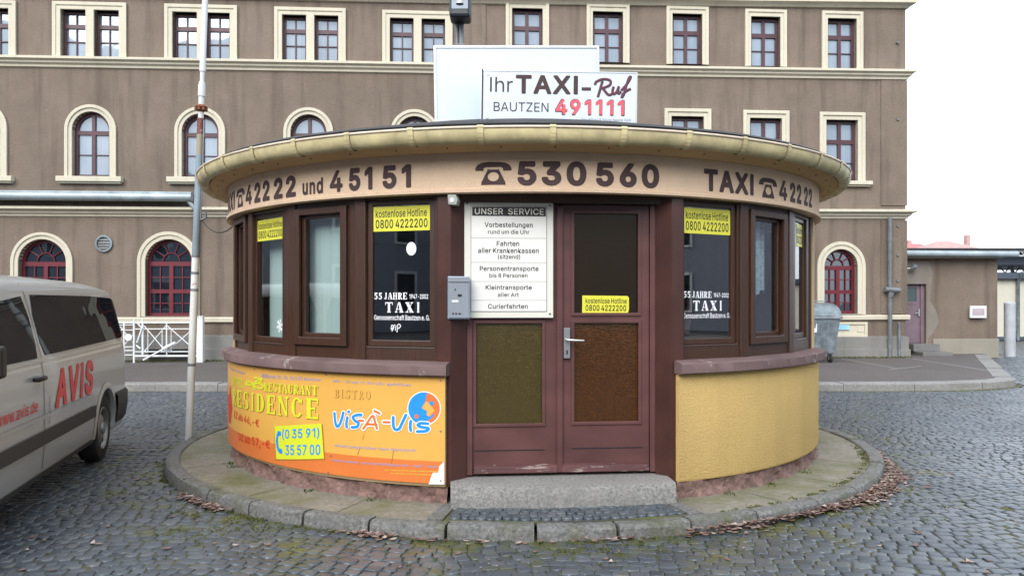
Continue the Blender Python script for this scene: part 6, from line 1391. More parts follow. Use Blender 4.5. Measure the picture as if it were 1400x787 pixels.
# flaked plaster at the door edge
q = MB(); fl_ = lambda a, z: ((RW + .002) * math.sin(R(a)), -(RW + .002) * math.cos(R(a)), z)
for pts in ([(-.55, .62), (-.2, .66), (-.05, .60), (-.02, .30), (-.35, .27), (-.62, .40)],): q.add([fl_(DL - .75 + p[0] * .55 * 1.4, p[1]) for p in pts], [tuple(range(len(pts)))])
q.build('flaked_plaster', M['sandstone'], K)
# ------------------------------------------------------------------ signs on the kiosk roof
def signbox(name, px, y0, y1, w, h, Yd, yaw, roll, lab):
    return empty(name, ((px - 700) / F * Yd, Yd, EYE + (HZ - y1) / F * Yd), R(yaw), label=lab, cat='sign')
Yb = 6.78; s = Yb / F; w, h = 224 * s, 102 * s
E = signbox('white_roof_panel', 708, 62, 166, w, h, Yb, 3.0, 0, 'large blank white panel on the kiosk roof behind the taxi sign')
E.rotation_euler = (0, R(-.9), R(3))
q = MB(); q.box(-w / 2, w / 2, 0, .10, 0, h); q.build('panel', M['signwhite'], E, bevel=.004)
q = MB(); q.plate([rect(-w / 2 - .008, w / 2 + .008, -.008, h + .008), rect(-w / 2 + .012, w / 2 - .012, .014, h - .012)], -.008, .108, back=True); q.build('frame', M['alu'], E)
q = MB(); q.box(-w / 2 - .0, w / 2, -.004, .12, -.055, -.009); q.build('base_rail', M['dark'], E)
q = MB()
for x in (-.5, 0, .5): q.tube([(x, .06, -.06), (x, .5, -.02), (x, .10, h * .7)], .018, 8); q.box(x - .04, x + .04, -.02, .14, -.12, -.05)
q.build('strut', M['pipe'], E)
Yf = 6.55; s = Yf / F; w, h = 212 * s, 69 * s
E = signbox('taxi_call_sign', 764, 97, 167, w, h, Yf, 0, 0, 'white sign reading TAXI-Ruf with red phone number on the kiosk roof'); E.rotation_euler = (0, R(.7), R(1.0))
q = MB(); q.box(-w / 2, w / 2, 0, .07, 0, h); q.build('panel', M['signwhite'], E, bevel=.004)
q = MB(); q.plate([rect(-w / 2 - .006, w / 2 + .006, -.004, h + .004), rect(-w / 2 + .005, w / 2 - .005, .006, h - .006)], -.004, .074, back=True); q.build('frame', M['alu'], E)
q = MB(); q.box(-w / 2, w / 2 + .012, -.012, .09, -.04, -.006); q.box(-w / 2 - .0, -w / 2 + .0 + .012, -.006, .08, 0, h + .01); q.build('base_rail', M['dark'], E)
q = MB()
for x in (-.45, .45): q.box(x - .04, x + .04, 0, .1, -.10, -.04)
q.build('foot', M['dark'], E)
cx = lambda x: ((x - 405) / 875 - .5) * w
cz_ = lambda y: (680 - y) / 282 * h
fb = lambda a, b: (a, -.003, b)
q = MB(); put_text(q, 'Ihr', fb, cx(452), cx(580), cz_(517), cz_(435), bold=-.004); q.build('lettering', M['brownink'], E); q = MB()
put_text(q, 'TAXI', fb, cx(597), cx(948), cz_(525), cz_(420), bold=.06); q.build('lettering', M['brownink'], E); q = MB(); q.quad(fb(cx(969), cz_(502)), fb(cx(1022), cz_(502)), fb(cx(1022), cz_(484)), fb(cx(969), cz_(484)))
q.build('hyphen', M['brownink'], E); q = MB(); put_text(q, 'BAUTZEN', fb, cx(474), cx(783), cz_(625), cz_(574), bold=-.003); q.build('lettering', M['brownink'], E)
q = MB(); put_text(q, 'Tilo König & Silvia Seelie GbR', fb, cx(967), cx(1252), cz_(674), cz_(655), bold=.004); q.build('small_print', simple('grey_print', (.25, .25, .26, 1), .5), E)
q = MB(); put_text(q, '491111', lambda a, b: (a, -.0028, b), cx(820), cx(1214), cz_(641), cz_(549), bold=.062); q.build('number_edge', M['brownink'], E)
q = MB(); put_text(q, '491111', lambda a, b: (a, -.0042, b), cx(824), cx(1210), cz_(636), cz_(553), bold=.051); q.build('number', simple('coral_red_print', (.66, .085, .11, 1), .5), E)
def script(name, mat, wd, yoff, dx_=0, dz_=0):
    q = MB(); n = 0
    fb = lambda a, b: (a + dx_, yoff, b + dz_); bx = (cx(1040), cx(1252), cz_(540), cz_(420))
    asp = 212 / 120 * (w / h) / (875 / 282)
    for P in ([(.22, .78), (.17, .45), (.10, .02)], [(.02, .58), (.06, .74), (.25, .86), (.42, .80), (.42, .60), (.26, .46), (.20, .44)], [(.22, .46), (.30, .28), (.38, .14), (.46, .16), (.50, .26)],
              [(.52, .52), (.49, .30), (.53, .18), (.60, .28), (.66, .54)], [(.66, .54), (.63, .30), (.66, .20), (.72, .30)],
              [(.72, .34), (.86, .62), (.97, .96), (.93, .94), (.86, .60), (.80, .20), (.74, .02), (.76, .14), (.84, .30), (.98, .44)]):
        n += 1; k = len(q.v); put_stroke(q, P, wd, asp, fb, *bx)
    for j in range(len(q.v)): x, y_, z = q.v[j]; q.v[j] = (x, y_ - .00004 * (j // 4 % 13), z)
    return q.build(name, mat, E)
script('script_shadow', M['brownink'], .125, -.003); script('script_word', simple('dark_plum_print', (.12, .012, .045, 1), .5), .06, -.0042, -.002, .003)
q = MB()
for x, z in ((-w / 2 + .045, .03), (-w / 2 + .05, h - .03)): q.M = Matrix.Translation((x, 0, z)); q.plate([ring_pts(0, 0, .012, .012, 12)], -.006, 0)
q.build('bolts', M['alu'], E)
# floodlight on a twin-pipe mast behind the panel
Yl = 8.3; s = Yl / F
E = empty('roof_floodlight', ((629.5 - 700) * s, Yl, 3.40), label='dark floodlight on a twin-pipe mast rising behind the blank roof panel', cat='floodlight')
Z0 = 3.40; lz = lambda y: EYE + (HZ - y) * s - Z0; lx = lambda px: (px - 629.5) * s
q = MB(); q.tube([(lx(624), .08, -.08), (lx(624), .08, lz(6))], .021, 10); q.tube([(lx(630), .08, -.08), (lx(630), .08, lz(6))], .03, 10); q.mi = 0; q.box(lx(620), lx(634), .04, .12, lz(60), lz(58)); q.build('mast', M['pipe'], E, smooth=50)
q = MB(); q.box(lx(615.5), lx(644), -.16, .10, lz(30), lz(-8)); q.build('housing', simple('dark_navy_housing', (.02, .022, .03, 1), .4), E, bevel=.03)
q = MB(); q.plate([rect(lx(619), lx(641), lz(20), lz(-3))], -.165, -.15); q.build('lens', pane_opaque('lamp_glass', (.05, .05, .055, 1), .25), E)
q = MB(); q.tube([(lx(630), -.168, lz(14)), (lx(630), -.168, lz(7))], [.04, .025], 12); q.build('bulb', M['alu'], E, smooth=40)

# ------------------------------------------------------------------ leaning steel mast at the left of the kiosk
PB = at(258, 9.02, 0)
E = empty('steel_mast', PB, label='tall peeling white steel mast leaning slightly beside the kiosk kerb', cat='mast')
pY = 9.02; top = Vector(((280.5 - 258) / F * pY, 0, EYE + (HZ + 0) / F * pY))
ax_ = lambda z: (top.x * z / top.z * (1 if z < 3.6 else 1.0), 0, z)
pzz = lambda y: EYE + (HZ - y) / F * pY
def seg(name, mat, y0, y1, r0, r1=None, extra=None):
    q = MB(); a, b = pzz(y0), pzz(y1); a = max(a, 0); q.tube([ax_(a), ax_((a + b) / 2), ax_(b)], [r0, (r0 + (r1 or r0)) / 2, r1 or r0], 16)
    if extra: extra(q)
    return q.build(name, mat, E, smooth=40)
seg('lower_tube', M['mast'], 610, 352, .042, .041); seg('middle_tube', M['mastblue'], 352, 212, .0405, .038)
seg('band', simple('ochre_band', (.32, .27, .19, 1), .7, var=.3), 212, 184, .037); seg('rust_band', worn('red_brown_band', (.20, .06, .05, 1), (.30, .28, .26, 1), amount=.6), 184, 162, .0375)
seg('upper_cone', M['mast'], 162, 112, .030, .034); seg('sleeve', M['mast'], 132, 116, .040, .040); seg('upper_tube', M['mast'], 112, 96, .024, .026); seg('top_tube', M['white'], 98, -60, .034, .030)
q = MB(); z = pzz(149); a = Vector(ax_(z)); q.tube([a + Vector((0, 0, -.035)), a + Vector((0, 0, .02)), a + Vector((0, 0, .045))], [.035, .072, .045], 16)
for k in range(8): t = k * math.pi / 4; q.box(a.x + .06 * math.cos(t) - .012, a.x + .06 * math.cos(t) + .012, a.y + .06 * math.sin(t) - .012, a.y + .06 * math.sin(t) + .012, z - .02, z + .012)
q.build('collar', M['rust'], E, smooth=40)
q = MB()
for y in (352, 375, 398, 500): z = pzz(y); q.tube([ax_(z), ax_(z + .03)], .0435, 16)
q.build('clamp', M['pipe'], E, smooth=40)
q = MB(); z = pzz(300); a = Vector(ax_(z)); q.tube([a, a + Vector((.06, -.0, .0)), a + Vector((.10, 0, .02)), a + Vector((.10, 0, .08))], .015, 8); q.tube([Vector(ax_(pzz(165))) + Vector((.045, -.02, 0)), Vector(ax_(pzz(230))) + Vector((.05, -.02, 0)), Vector(ax_(pzz(300))) + Vector((.045, -.01, 0))], .008, 6); q.build('cable_bracket', M['pipe'], E, smooth=50)
a = Vector(PB) + Vector(ax_(pzz(300))) + Vector((.05, 0, 0)); b = Vector((KX + 3.12 * math.sin(R(-74)), KY - 3.12 * math.cos(R(-74)), 2.37)); q = MB()
q.tube([a.lerp(b, t) + Vector((0, 0, -.10 * 4 * t * (1 - t))) for t in [i / 12 for i in range(13)]], .006, 6); q.v = [tuple(Vector(p) - a) for p in q.v]
tag(q.build('sagging_cable', M['dark'], loc=a), 'thin dark cable sagging from the leaning mast to the kiosk', 'cable')

# ------------------------------------------------------------------ silver van (local -Y is forward, +X its left side)
VN = empty('silver_van', (-5.403 + .09, 8.902, 0), R(14.69), label='silver-beige passenger van with red AVIS lettering parked at left', cat='van')
VL = 5.17
def roof_z(s):
    s = s if s < 1.9 else max(1.9, s - .42)                              # s metres ahead of the rear
    return float(np.interp(s, [0, .05, .15, .35, .8, 1.8, 3.1, 3.5, 3.9, 4.15, 4.5, 4.68, 4.75], [1.62, 1.70, 1.76, 1.80, 1.825, 1.835, 1.82, 1.76, 1.42, 1.18, 1.04, .92, .72]))
def plan(s):                                # half width factor, rounded ends
    if s < .32: return 1 - .085 * ((.32 - s) / .32) ** 2.6
    if s > 4.12: return 1 - .16 * ((s - 4.12) / 1.05) ** 2.2
    return 1
def half(s, z):
    """half width of the body at height z"""
    b = np.interp(z, [.20, .30, .45, .75, 1.0, 1.18, 1.5, 1.7, 1.8], [.90, .935, .95, .955, .948, .93, .855, .80, .765])
    rz_ = roof_z(s); e = .11
    if z > rz_ - e: t = min(1, (z - rz_ + e) / e); b *= .25 + .75 * math.sqrt(max(0, 1 - t * t)) if t < 1 else .25
    return float(b) * plan(s)
S_ = [0, .03, .08, .15, .25, .4, .6, .8, 1.0, 1.3, 1.6, 2.0, 2.4, 2.8, 3.2, 3.5, 3.72, 3.92, 4.12, 4.32, 4.47, 4.62, 4.77, 4.92, 5.04, 5.12, 5.17]
def zrow(s):
    r = roof_z(s); base = [.24, .30, .42, .55, .70, .85, 1.0, 1.12, 1.25, 1.4, 1.55, 1.66]
    low = [min(z, r - .13 - .012 * (12 - i)) for i, z in enumerate(base)]
    return low + [r - .11, r - .08, r - .05, r - .025, r - .008, r]
q = MB(); k = 18; V = []
for s in S_:
    zz = zrow(s); hs = [half(s, z) for z in zz]
    hs[-1] = hs[-2] * .5 if False else max(.02, hs[-1])
    tail = .06 * (1 - s / .25) if s < .25 else 0
    for sg in (1, -1):
        ring = [(sg * hs[i], -s + (-.055 * max(0, (zz[i] - .9)) if s < .2 else 0), zz[i]) for i in range(k)]
        V += ring
nn = 2 * k; Fs = []
for i in range(len(S_) - 1):
    for j in range(k - 1):
        a = i * nn + j; Fs.append((a, a + 1, a + nn + 1, a + nn)); b = a + k; Fs.append((b, b + nn, b + nn + 1, b + 1))
    Fs.append((i * nn + k - 1, i * nn + nn - 1, (i + 1) * nn + nn - 1, (i + 1) * nn + k - 1)); Fs.append((i * nn, (i + 1) * nn, (i + 1) * nn + k, i * nn + k))
for i in (0, len(S_) - 1): Fs += [(i * nn + j, i * nn + j + 1, i * nn + k + j + 1, i * nn + k + j) for j in range(k - 1)]
q.add(V, Fs)
body = q.build('body', M['vanpaint'], VN, smooth=35)
WS = (1.12, 1.12 + 3.43)                     # axles
import bmesh as _bm
def cutter(s, x0, x1, r):
    c = MB(); c.M = Matrix.Translation((0, -s, .335)) @ Matrix.Rotation(R(90), 4, 'Y'); c.tube([(0, 0, x0), (0, 0, x1)], r, 40); return c.build('cut', M['dark'], VN)
cs = [cutter(s, a, b, .395) for s in WS for a, b in ((.62, 1.3), (-1.3, -.62))]
for c in cs:
    md = body.modifiers.new('b', 'BOOLEAN'); md.operation = 'DIFFERENCE'; md.object = c; md.solver = 'EXACT'
dg = bpy.context.evaluated_depsgraph_get(); dg.update()
me = bpy.data.meshes.new_from_object(body.evaluated_get(dg)); body.modifiers.clear(); body.data = me
for c in cs: bpy.data.objects.remove(c)
me.materials.clear(); me.materials.append(M['vanpaint']); me.polygons.foreach_set('material_index', [0] * len(me.polygons))
def side(s, z, off, sg=1):
    tilt = -.055 * max(0, z - .9) if s < .2 else 0
    return (sg * (half(s, z) + off), -s + tilt, z)
def sidepanel(name, mat, s0, s1, zlo, zhi, off, parent=VN, ns=24, nz=8, sg=1):
    q = MB(); V = []
    for i in range(ns + 1):
        s = s0 + (s1 - s0) * i / ns; a, b = zlo(s), zhi(s)
        V += [side(s, a + (b - a) * j / nz, off, sg) for j in range(nz + 1)]
    m_ = nz + 1; q.add(V, [(i * m_ + j, (i + 1) * m_ + j, (i + 1) * m_ + j + 1, i * m_ + j + 1) for i in range(ns) for j in range(nz)])
    return q.build(name, mat, parent, smooth=50)
def rounded(s0, s1, lo, hi, c0, c1):        # soft corners at both ends
    def e(s):
        d = 0
        if s - s0 < c0: d = 1 - math.sqrt(max(0, 1 - ((c0 - (s - s0)) / c0) ** 2))
        if s1 - s < c1: d = max(d, 1 - math.sqrt(max(0, 1 - ((c1 - (s1 - s)) / c1) ** 2)))
        return d
    return (lambda s: lo(s) + e(s) * .10 * 1, lambda s: hi(s) - e(s) * .16)
for sg in (1, -1):
    lo, hi = rounded(.12, 3.06, lambda s: 1.205 - .008 * s, lambda s: 1.63 + .02 * min(s, 1.2), .26, .05)
    sidepanel('side_window', M['vanglass'], .12, 3.06, lo, hi, .004, sg=sg, ns=40)
    lo, hi = rounded(3.17, 4.12, lambda s: 1.17, lambda s: float(np.interp(s, [3.1, 3.7, 4.12], [1.65, 1.60, 1.33])), .05, .05)
    sidepanel('front_side_window', M['vanglass'], 3.17, 4.12, lo, hi, .004, sg=sg)
    sidepanel('rub_strip', M['trim'], 1.56, 4.08, lambda s: .50, lambda s: .61, .012, sg=sg, nz=3)
    sidepanel('rub_strip', M['trim'], .33, .70, lambda s: .50, lambda s: .61, .010, sg=sg, nz=3)
    sidepanel('sill_trim', M['trim'], 1.56, 4.08, lambda s: .24, lambda s: .285, .006, sg=sg, nz=2)
    for s0 in (3.115, 4.2): sidepanel('door_seam', M['dark'], s0 - .005, s0 + .005, lambda s: .31, lambda s: 1.74 if s < 4 else 1.2, .0035, sg=sg, ns=1, nz=20)
    sidepanel('slide_rail', M['trim'], .45, 2.70, lambda s: 1.075, lambda s: 1.088, .0035, sg=sg, nz=1) if sg < 0 else None
    sidepanel('tail_light', M['taillight'], .015, .075, lambda s: 1.02, lambda s: 1.60, .006, sg=sg, ns=4)
    sidepanel('fuel_flap_seam', M['dark'], 2.98, 2.988, lambda s: .64, lambda s: .86, .0035, sg=sg, ns=1, nz=8) if sg > 0 else None
    sidepanel('belt_crease', M['vanpaint'], .30, 4.2, lambda s: 1.135, lambda s: 1.165, .006, sg=sg, nz=3)
    sidepanel('swage_line', M['vanpaint'], 1.60, 4.06, lambda s: .70, lambda s: .73, .006, sg=sg, nz=3)
    for s in WS:                             # wheel arch lips
        q = MB(); n = 22; V = []
        for i in range(n + 1):
            t = R(-8 + 196 * i / n)
            for r_, o in ((.385, -.03), (.392, .012), (.425, .014), (.45, .003)):
                z = .335 + r_ * math.sin(t); V.append(side(s + r_ * math.cos(t), max(.25, z), o, sg))
        q.add(V, [(i * 4 + j, (i + 1) * 4 + j, (i + 1) * 4 + j + 1, i * 4 + j + 1) for i in range(n) for j in range(3)])
        q.build('arch_lip', M['vanpaint'], VN, smooth=50)
    # door handle, mirror
    q = MB(); a = Vector(side(3.27, 1.02, .012, sg)); q.tube([a + Vector((0, .10, 0)), a + Vector((sg * .025, .07, .0)), a + Vector((sg * .025, -.07, 0)), a + Vector((0, -.10, 0))], [.016, .02, .02, .016], 8); q.build('door_handle', M['dark'], VN, smooth=60)
    a = Vector(side(4.50, 1.15, .0, sg)); q = MB(); q.M = Matrix.Translation(a); q.box(min(0, sg * .10), max(0, sg * .10), -.05, .03, -.02, .03); q.box(min(sg * .06, sg * .22), max(sg * .06, sg * .22), -.06, .05, -.02, .18); q.build('mirror', M['dark'], VN, bevel=.03)
    for s in WS:
        wh = MB(); wx = sg * .925; wh.M = Matrix.Translation((wx, -s, .325)) @ Matrix.Rotation(R(90) * sg, 4, 'Y')
        wh.lathe([(.19, -.18), (.28, -.19), (.315, -.17), (.325, -.13), (.325, -.04), (.312, -.005), (.285, .004), (.215, .0), (.205, -.02)], 0, 360, 40); wh.lathe([(.316, -.14), (.328, -.132), (.328, -.036), (.316, -.03)], 0, 360, 40)
        wo = wh.build('wheel', M['rubber'], VN, smooth=45)
        rm = MB(); rm.M = wh.M; rm.lathe([(.212, -.002), (.205, .006), (.195, .0), (.19, -.03), (.17, -.045), (.13, -.02), (.09, -.005), (.06, -.008), (.055, .012), (.0, .014)], 0, 360, 40); rm.build('rim', M['rim'], wo, smooth=45)
        hl_ = MB()
        for j in range(10):
            t = j * math.pi / 5; hl_.M = wh.M @ Matrix.Translation((.158 * math.cos(t), .158 * math.sin(t), -.027)) @ Matrix.Rotation(t, 4, 'Z'); hl_.box(-.019, .019, -.021, .021, -.006, .006)
        hl_.build('rim_hole', M['dark'], wo, bevel=.01)
# rear bumper wraps round the corners
q = MB(); V = []
path = [(s, 1) for s in (.70, .5, .35, .2, .1, .04)] + [(0.0, t) for t in (.8, .4, 0, -.4, -.8)] + [(s, -1) for s in (.04, .1, .2, .35, .5, .70)]
for s, t in path:
    for z, o in ((.30, .0), (.34, .02), (.48, .028), (.60, .026), (.635, .004)):
        if abs(t) == 1: hx = half(s, z) + o; V.append((t * hx, -s + (o * 2.2 * max(0, 1 - s / .25)), z))
        else: V.append((t * half(0, z), .06 + o, z))
q.add(V, [(i * 5 + j, (i + 1) * 5 + j, (i + 1) * 5 + j + 1, i * 5 + j + 1) for i in range(len(path) - 1) for j in range(4)]); q.build('rear_bumper', M['trim'], VN, smooth=50)
q = MB(); q.box(-.66, .66, .012, .02, 1.12, 1.62); 
q.v = [(x, y_ - .055 * (z - .9) + .0, z) for x, y_, z in q.v]; q.build('rear_window', M['vanglass'], VN)
q = MB(); q.add([(-.70, -3.84, 1.755), (.70, -3.84, 1.755), (.76, -4.52, 1.24), (-.76, -4.52, 1.24)], [(0, 1, 2, 3)]); q.v = [(x, y_, z + .012) for x, y_, z in q.v]; q.build('windscreen', M['vanglass'], VN)
for sg in (1, -1): q = MB(); q.M = Matrix.Translation((sg * .62, -5.08, .80)); q.box(-.16, .16, -.06, .1, -.08, .10); q.build('headlight', M['alu'], VN, bevel=.03)
q = MB(); q.box(-.35, .35, -5.195, -5.12, .62, .78); q.build('grille', M['dark'], VN, bevel=.01)
q = MB(); q.M = Matrix.Translation((0, -2.85, 0)); q.box(-.86, .86, -1.1, 1.0, .22, .26); q.build('underbody', M['dark'], VN)
q = MB(); q.box(-.8, .8, -1.55, -.35, .26, .9); q.build('wheel_well', M['dark'], VN)
# red lettering on the flank; the word runs back to front seen from this side
for sg in (1,):
    q = MB()
    def vt(u, v):                            # u from the front end towards the rear
        s, z = u, v; return side(s, z, .0045)
    put_text(q, 'AVIS', vt, 2.84, 1.62, .735, 1.055, bold=.085, shear=.22, space=1.02); q.build('lettering', M['vanred'], VN)
    q = MB(); put_text(q, 'www.avis.de', vt, 4.10, 3.27, .775, .865, bold=.012); q.build('web_lettering', M['vanred'], VN)
q = MB(); a = Vector(side(.12, 1.50, .006)); put_text(q, '111 CDI', lambda u, v: side(u, v, .006), .20, .10, 1.47, 1.49); q.build('small_badge', M['alu'], VN)

# ------------------------------------------------------------------ refuse container behind the kiosk
DB = empty('refuse_container', at(1101, 19.6, PAVE_Z), R(4), label='galvanised steel wheeled refuse container with domed lid by the right arched window', cat='container')
q = MB(); hw, hd = .64, .52; zz = [.22, 1.08]
prof = lambda z: (hw * (.86 + .14 * (z - .22) / .86), hd * (.80 + .2 * (z - .22) / .86))
V = []
for z in (.22, 1.06): a, b = prof(z); V += [(-a, -b, z), (a, -b, z), (a, b, z), (-a, b, z)]
q.add(V, [(0, 1, 5, 4), (1, 2, 6, 5), (2, 3, 7, 6), (3, 0, 4, 7), (3, 2, 1, 0)]); q.box(-hw - .04, hw + .04, -hd - .04, hd + .04, 1.06, 1.12); q.build('body', M['galv'], DB, bevel=.015)
q = MB()
for sx2 in (-.35, 0, .35): 
    a0, b0 = prof(.26); a1, b1 = prof(1.04); q.add([(sx2 - .03, -b0 - .015, .26), (sx2 + .03, -b0 - .015, .26), (sx2 + .03, -b1 - .015, 1.04), (sx2 - .03, -b1 - .015, 1.04), (sx2 - .04, -b0, .26), (sx2 + .04, -b0, .26), (sx2 + .04, -b1, 1.04), (sx2 - .04, -b1, 1.04)], [(0, 1, 2, 3), (0, 3, 7, 4), (1, 5, 6, 2)])
q.build('rib', M['galv'], DB)
q = MB(); n = 12; V = []
for i in range(n + 1):
    t = math.pi * i / n; y_ = -math.cos(t) * (hd + .02); z = 1.13 + .32 * math.sin(t) ** .8
    V += [(-hw - .02 + .06 * math.sin(t), y_, z), (hw + .02 - .06 * math.sin(t), y_, z)]
q.add(V, [(2 * i, 2 * i + 1, 2 * i + 3, 2 * i + 2) for i in range(n)] + [tuple(2 * i for i in range(n + 1)), tuple(2 * i + 1 for i in range(n, -1, -1))]); lid = q.build('lid', M['galv'], DB, smooth=35)
q = MB(); q.tube([(-.2, -.22, 1.44), (-.2, -.22, 1.49), (.42, -.22, 1.49), (.42, -.22, 1.42)], .014, 8); q.build('lid_handle', M['galv'], lid)
for sx2 in (-1, 1): q = MB(); q.tube([(sx2 * (hw + .02), 0, 1.0), (sx2 * (hw + .12), 0, 1.0)], .025, 10); q.build('lifting_pin', M['galv'], DB)
for sx2 in (-1, 1):
    for sy in (-1, 1):
        q = MB(); q.tube([(sx2 * .47 - .025, sy * .32, .10), (sx2 * .47 + .025, sy * .32, .10)], .10, 18); wo = q.build('wheel', M['rubber'], DB, smooth=40)
        q = MB(); q.box(sx2 * .47 - .045, sx2 * .47 + .045, sy * .32 - .03, sy * .32 + .03, .19, .24); q.box(sx2 * .47 - .042, sx2 * .47 - .030, sy * .32 - .025, sy * .32 + .025, .08, .2); q.box(sx2 * .47 + .030, sx2 * .47 + .042, sy * .32 - .025, sy * .32 + .025, .08, .2); q.build('wheel_fork', M['pipe'], wo)
q = MB(); q.box(-.10, .06, -hd - .012 + .03, -hd - .004 + .03, .74, .95); q.v = [(x, y_ - .03 * (z - .7), z) for x, y_, z in q.v]; q.build('paper_label', M['white'], DB)

# ------------------------------------------------------------------ inside the kiosk
fm, a, b, c, d = BL2
q = MB(); n = 9
for i in range(n):
    x = a - .06 + (b - a + .12) * i / (n - 1); ww = (b - a) / n * .62; t = R(random.uniform(8, 22)); q.quad((x - ww * math.cos(t), .16 - ww * math.sin(t), c - .08), (x + ww * math.cos(t), .16 + ww * math.sin(t), c - .08), (x + ww * math.cos(t), .16 + ww * math.sin(t), d + .06), (x - ww * math.cos(t), .16 - ww * math.sin(t), d + .06))
q.v = [tuple(fm @ Vector(p)) for p in q.v]; tag(q.build('vertical_blind', M['blind'], loc=(KX, KY, 0)), 'pale green vertical blind behind the second window left of the door', 'blind')
fm, a, b, c, d = BL3; q = MB(); n = 10
for i in range(n):
    x = a - .02 + (b - a + .06) * i / (n - 1)
    if .40 < i / (n - 1) < .72: continue
    ww = .025; q.quad((x - ww, .17, c - .08), (x + ww, .19, c - .08), (x + ww, .19, d + .04), (x - ww, .17, d + .04))
q.v = [tuple(fm @ Vector(p)) for p in q.v]; tag(q.build('vertical_blind', M['blind'], loc=(KX, KY, 0)), 'pale green vertical blind parted behind the snowflake window', 'blind')
fm, a, b, c, d = BR2; q = MB(); n = 40; V = []
zl = lambda u: c + (d - c) * (.33 + .05 * math.sin(u * 9))
for i in range(n + 1):
    u = i / n; x = a - .06 + (b - a + .12) * u; y_ = .17 + .018 * math.sin(u * 40); V += [(x, y_, zl(u)), (x, y_, d + .05)]
q.add(V, [(2 * i, 2 * i + 2, 2 * i + 3, 2 * i + 1) for i in range(n)]); q.v = [tuple(fm @ Vector(p)) for p in q.v]
tag(q.build('lace_curtain', simple('lace', (.36, .44, .50, 1), .95, var=.4, vscale=25), loc=(KX, KY, 0), smooth=60), 'short lace curtain behind the second window right of the door', 'curtain')
fm, a, b, c, d = BR1; F3 = Matrix.Translation((KX, KY, 0)) @ fm
def stick(p0, p1, r, name, lab, mat, cat='stick', group=None):
    A, B = F3 @ Vector(p0), F3 @ Vector(p1); q = MB(); q.tube([(0, 0, 0), (B - A) * .5, B - A], [r, r * 1.15, r * .8], 10); tag(q.build(name, mat, loc=A, smooth=50), lab, cat, group)
tb = empty('window_table', tuple(F3 @ Vector(((a + b) / 2, .55, .21))), R(RIGHT[0]), label='low dark table inside the window right of the door', cat='table')
q = MB(); q.box(-.45, .45, -.30, .30, c - .21 - .03, c - .21); q.build('tabletop', M['insidefloor'], tb)
for sx2 in (-1, 1):
    for sy in (-1, 1): q = MB(); q.box(sx2 * .4 - .03, sx2 * .4 + .03, sy * .25 - .03, sy * .25 + .03, 0, c - .24); q.build('leg', M['insidefloor'], tb)
wd = simple('pale_wood_handle', (.42, .27, .13, 1), .6); 
stick((a + .16, .36, c + .012), (a + .36, .50, c + .42), .016, 'wooden_handle', 'pale wooden handle leaning inside the window right of the door', wd)
stick((a + .29, .34, c + .012), (a + .42, .44, c + .30), .026, 'folded_umbrella', 'dark folded umbrella leaning inside the window right of the door', simple('dark_brown_cloth', (.06, .03, .03, 1), .8), 'umbrella')
stick((a + .02, .30, c + .03), (a + .26, .34, c + .012), .012, 'red_rod', 'thin red rod lying inside the window right of the door', simple('red_rod_paint', (.5, .03, .06, 1), .4), 'rod')
stick((a + .05, .50, c + .44), (a + .27, .55, c + .40), .045, 'magenta_bundle', 'magenta rolled cloth resting inside the window right of the door', simple('magenta_cloth', (.25, .02, .07, 1), .9), 'cloth') if False else None
dk = empty('office_desk', (KX - .5, KY + .2, .21), 0, label='pale office desk seen faintly through the left kiosk windows', cat='desk')
q = MB(); q.box(-.9, .9, -.4, .4, .70, .74); q.build('desktop', M['inside'], dk)
for sx2 in (-1, 1): q = MB(); q.box(sx2 * .85 - .03, sx2 * .85 + .03, -.38, .38, 0, .70); q.build('side_panel', M['inside'], dk)

# ------------------------------------------------------------------ fallen leaves, moss
def leaf_mesh(pts):
    q = MB()
    for x, y_, z in pts:
        l_ = random.uniform(.018, .042); w_ = l_ * random.uniform(.35, .6); t = random.uniform(0, 6.28); c_, s_ = math.cos(t), math.sin(t)
        cu = random.uniform(-.004, .012); tl = random.uniform(-.3, .3)
        P = [(-l_, 0, cu), (-l_ * .3, -w_, cu * .2), (l_ * .4, -w_ * .8, 0), (l_, 0, cu * .8), (l_ * .4, w_ * .8, tl * w_ * .3), (-l_ * .3, w_, tl * w_ * .3)]
        ctr = (0, 0, -.003)
        P = [(x + a * c_ - b * s_, y_ + a * s_ + b * c_, z + .004 + e) for a, b, e in P + [ctr]]
        q.add(P, [(i, (i + 1) % 6, 6) for i in range(6)])
    return q
pts = []
for i in range(1000):
    a = random.gauss(50, 17)
    if not 17 < a < 88: continue
    wid = .012 + .075 * math.exp(-((a - 55) / 16) ** 2)
    r = 3.755 + abs(random.gauss(0, wid)); pts.append((KX + r * math.sin(R(a)), KY - r * math.cos(R(a)), random.uniform(.0, .012) + max(0, .03 * (1 - (r - 3.75) / .12))))
for a0, n, sp in ((-46, 50, 1.6), (-40, 70, 1.3), (-16.5, 75, 1.3), (-9, 12, 3), (6, 20, 5), (22, 60, 3)):
    for i in range(n):
        a = random.gauss(a0, sp); r = 3.755 + abs(random.gauss(0, .05)); pts.append((KX + r * math.sin(R(a)), KY - r * math.cos(R(a)), random.uniform(.0, .02)))
for i in range(130):
    x, y_ = random.uniform(-3.5, 4.5), random.uniform(4.7, 8)
    if math.hypot(x - KX, y_ - KY) > 3.8: pts.append((x, y_, .003))
lf = leaf_mesh(pts).build('fallen_leaves', M['leaf']); tag(lf, 'dry brown leaves drifted along the kiosk kerb', 'leaves', kind='stuff')
q = MB()
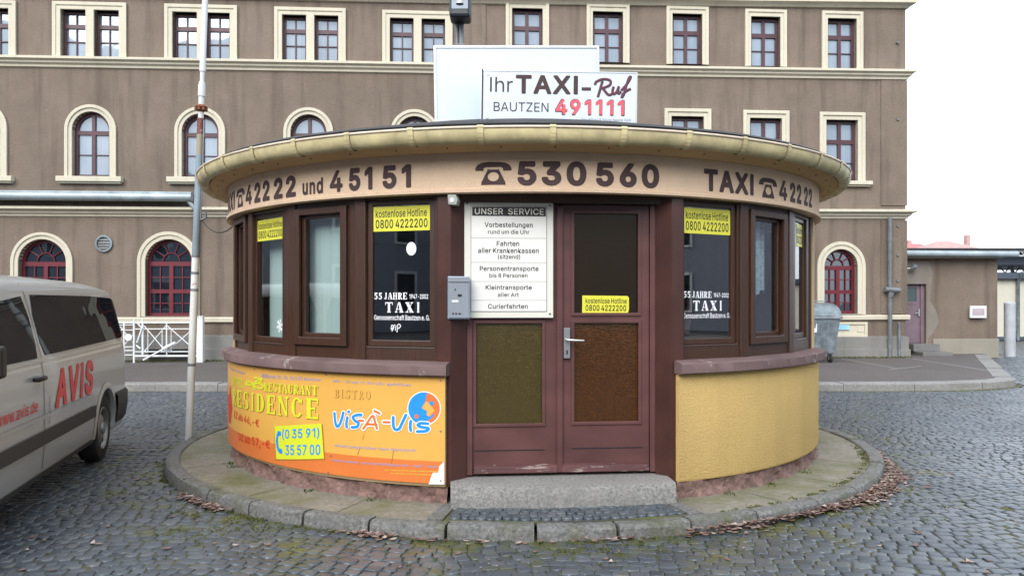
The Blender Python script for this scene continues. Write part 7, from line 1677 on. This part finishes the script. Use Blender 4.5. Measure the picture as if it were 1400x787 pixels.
def tuft(x, y_, z, n, sp, h):
    for i in range(n):
        px, py = x + random.gauss(0, sp), y_ + random.gauss(0, sp); t = random.uniform(0, 6.28); w_ = random.uniform(.004, .010); hh = random.uniform(.3, 1) * h
        q.add([(px - w_ * math.cos(t), py - w_ * math.sin(t), z), (px + w_ * math.cos(t), py + w_ * math.sin(t), z), (px + w_ * .6 * math.cos(t) + random.gauss(0, .008), py + w_ * .6 * math.sin(t) + random.gauss(0, .008), z + hh)], [(0, 1, 2)])
for i in range(420):
    a = random.choice((random.gauss(45, 22), random.gauss(10, 20), random.gauss(-25, 14))); r = 3.76 + abs(random.gauss(0, .30)); cl = random.randint(1, 3)
    for j in range(cl): tuft(KX + r * math.sin(R(a)) + random.gauss(0, .05), KY - r * math.cos(R(a)) + random.gauss(0, .05), -.006, 12, .018, .012)
for i in range(170):
    a = random.uniform(-75, 85); r = 3.745 + abs(random.gauss(0, .015)); tuft(KX + r * math.sin(R(a)), KY - r * math.cos(R(a)), -.012, 16, .022, .026)
for a in (-60, -57, -33, -22, 30, 40, 52): tuft(KX + 3.19 * math.sin(R(a)), KY - 3.19 * math.cos(R(a)), .075, 26, .03, .035)
for i in range(60):
    a = random.uniform(22, 80); r = random.choice((3.56, 3.57)); tuft(KX + r * math.sin(R(a)), KY - r * math.cos(R(a)), .072, 14, .02, .014)
tag(q.build('moss_tufts', M['moss']), 'green moss and grass tufts growing along the kerb joints', 'moss', kind='stuff')
# grass line at the foot of the station wall
q = MB()
for i in range(5200):
    u = random.uniform(fu(-20), fu(1240)); o = abs(random.gauss(0, .12)) + .09
    p = _A + FD * u + Vector((FD.y, -FD.x)) * o; t = random.uniform(0, 6.28); w_ = .012; hh = random.uniform(.01, .06)
    q.add([(p.x - w_ * math.cos(t), p.y - w_ * math.sin(t), PAVE_Z), (p.x + w_ * math.cos(t), p.y + w_ * math.sin(t), PAVE_Z), (p.x + random.gauss(0, .02), p.y + random.gauss(0, .02), PAVE_Z + hh)], [(0, 1, 2)])
tag(q.build('wall_weeds', M['moss']), 'low grass and moss along the foot of the station wall', 'weeds', kind='stuff')
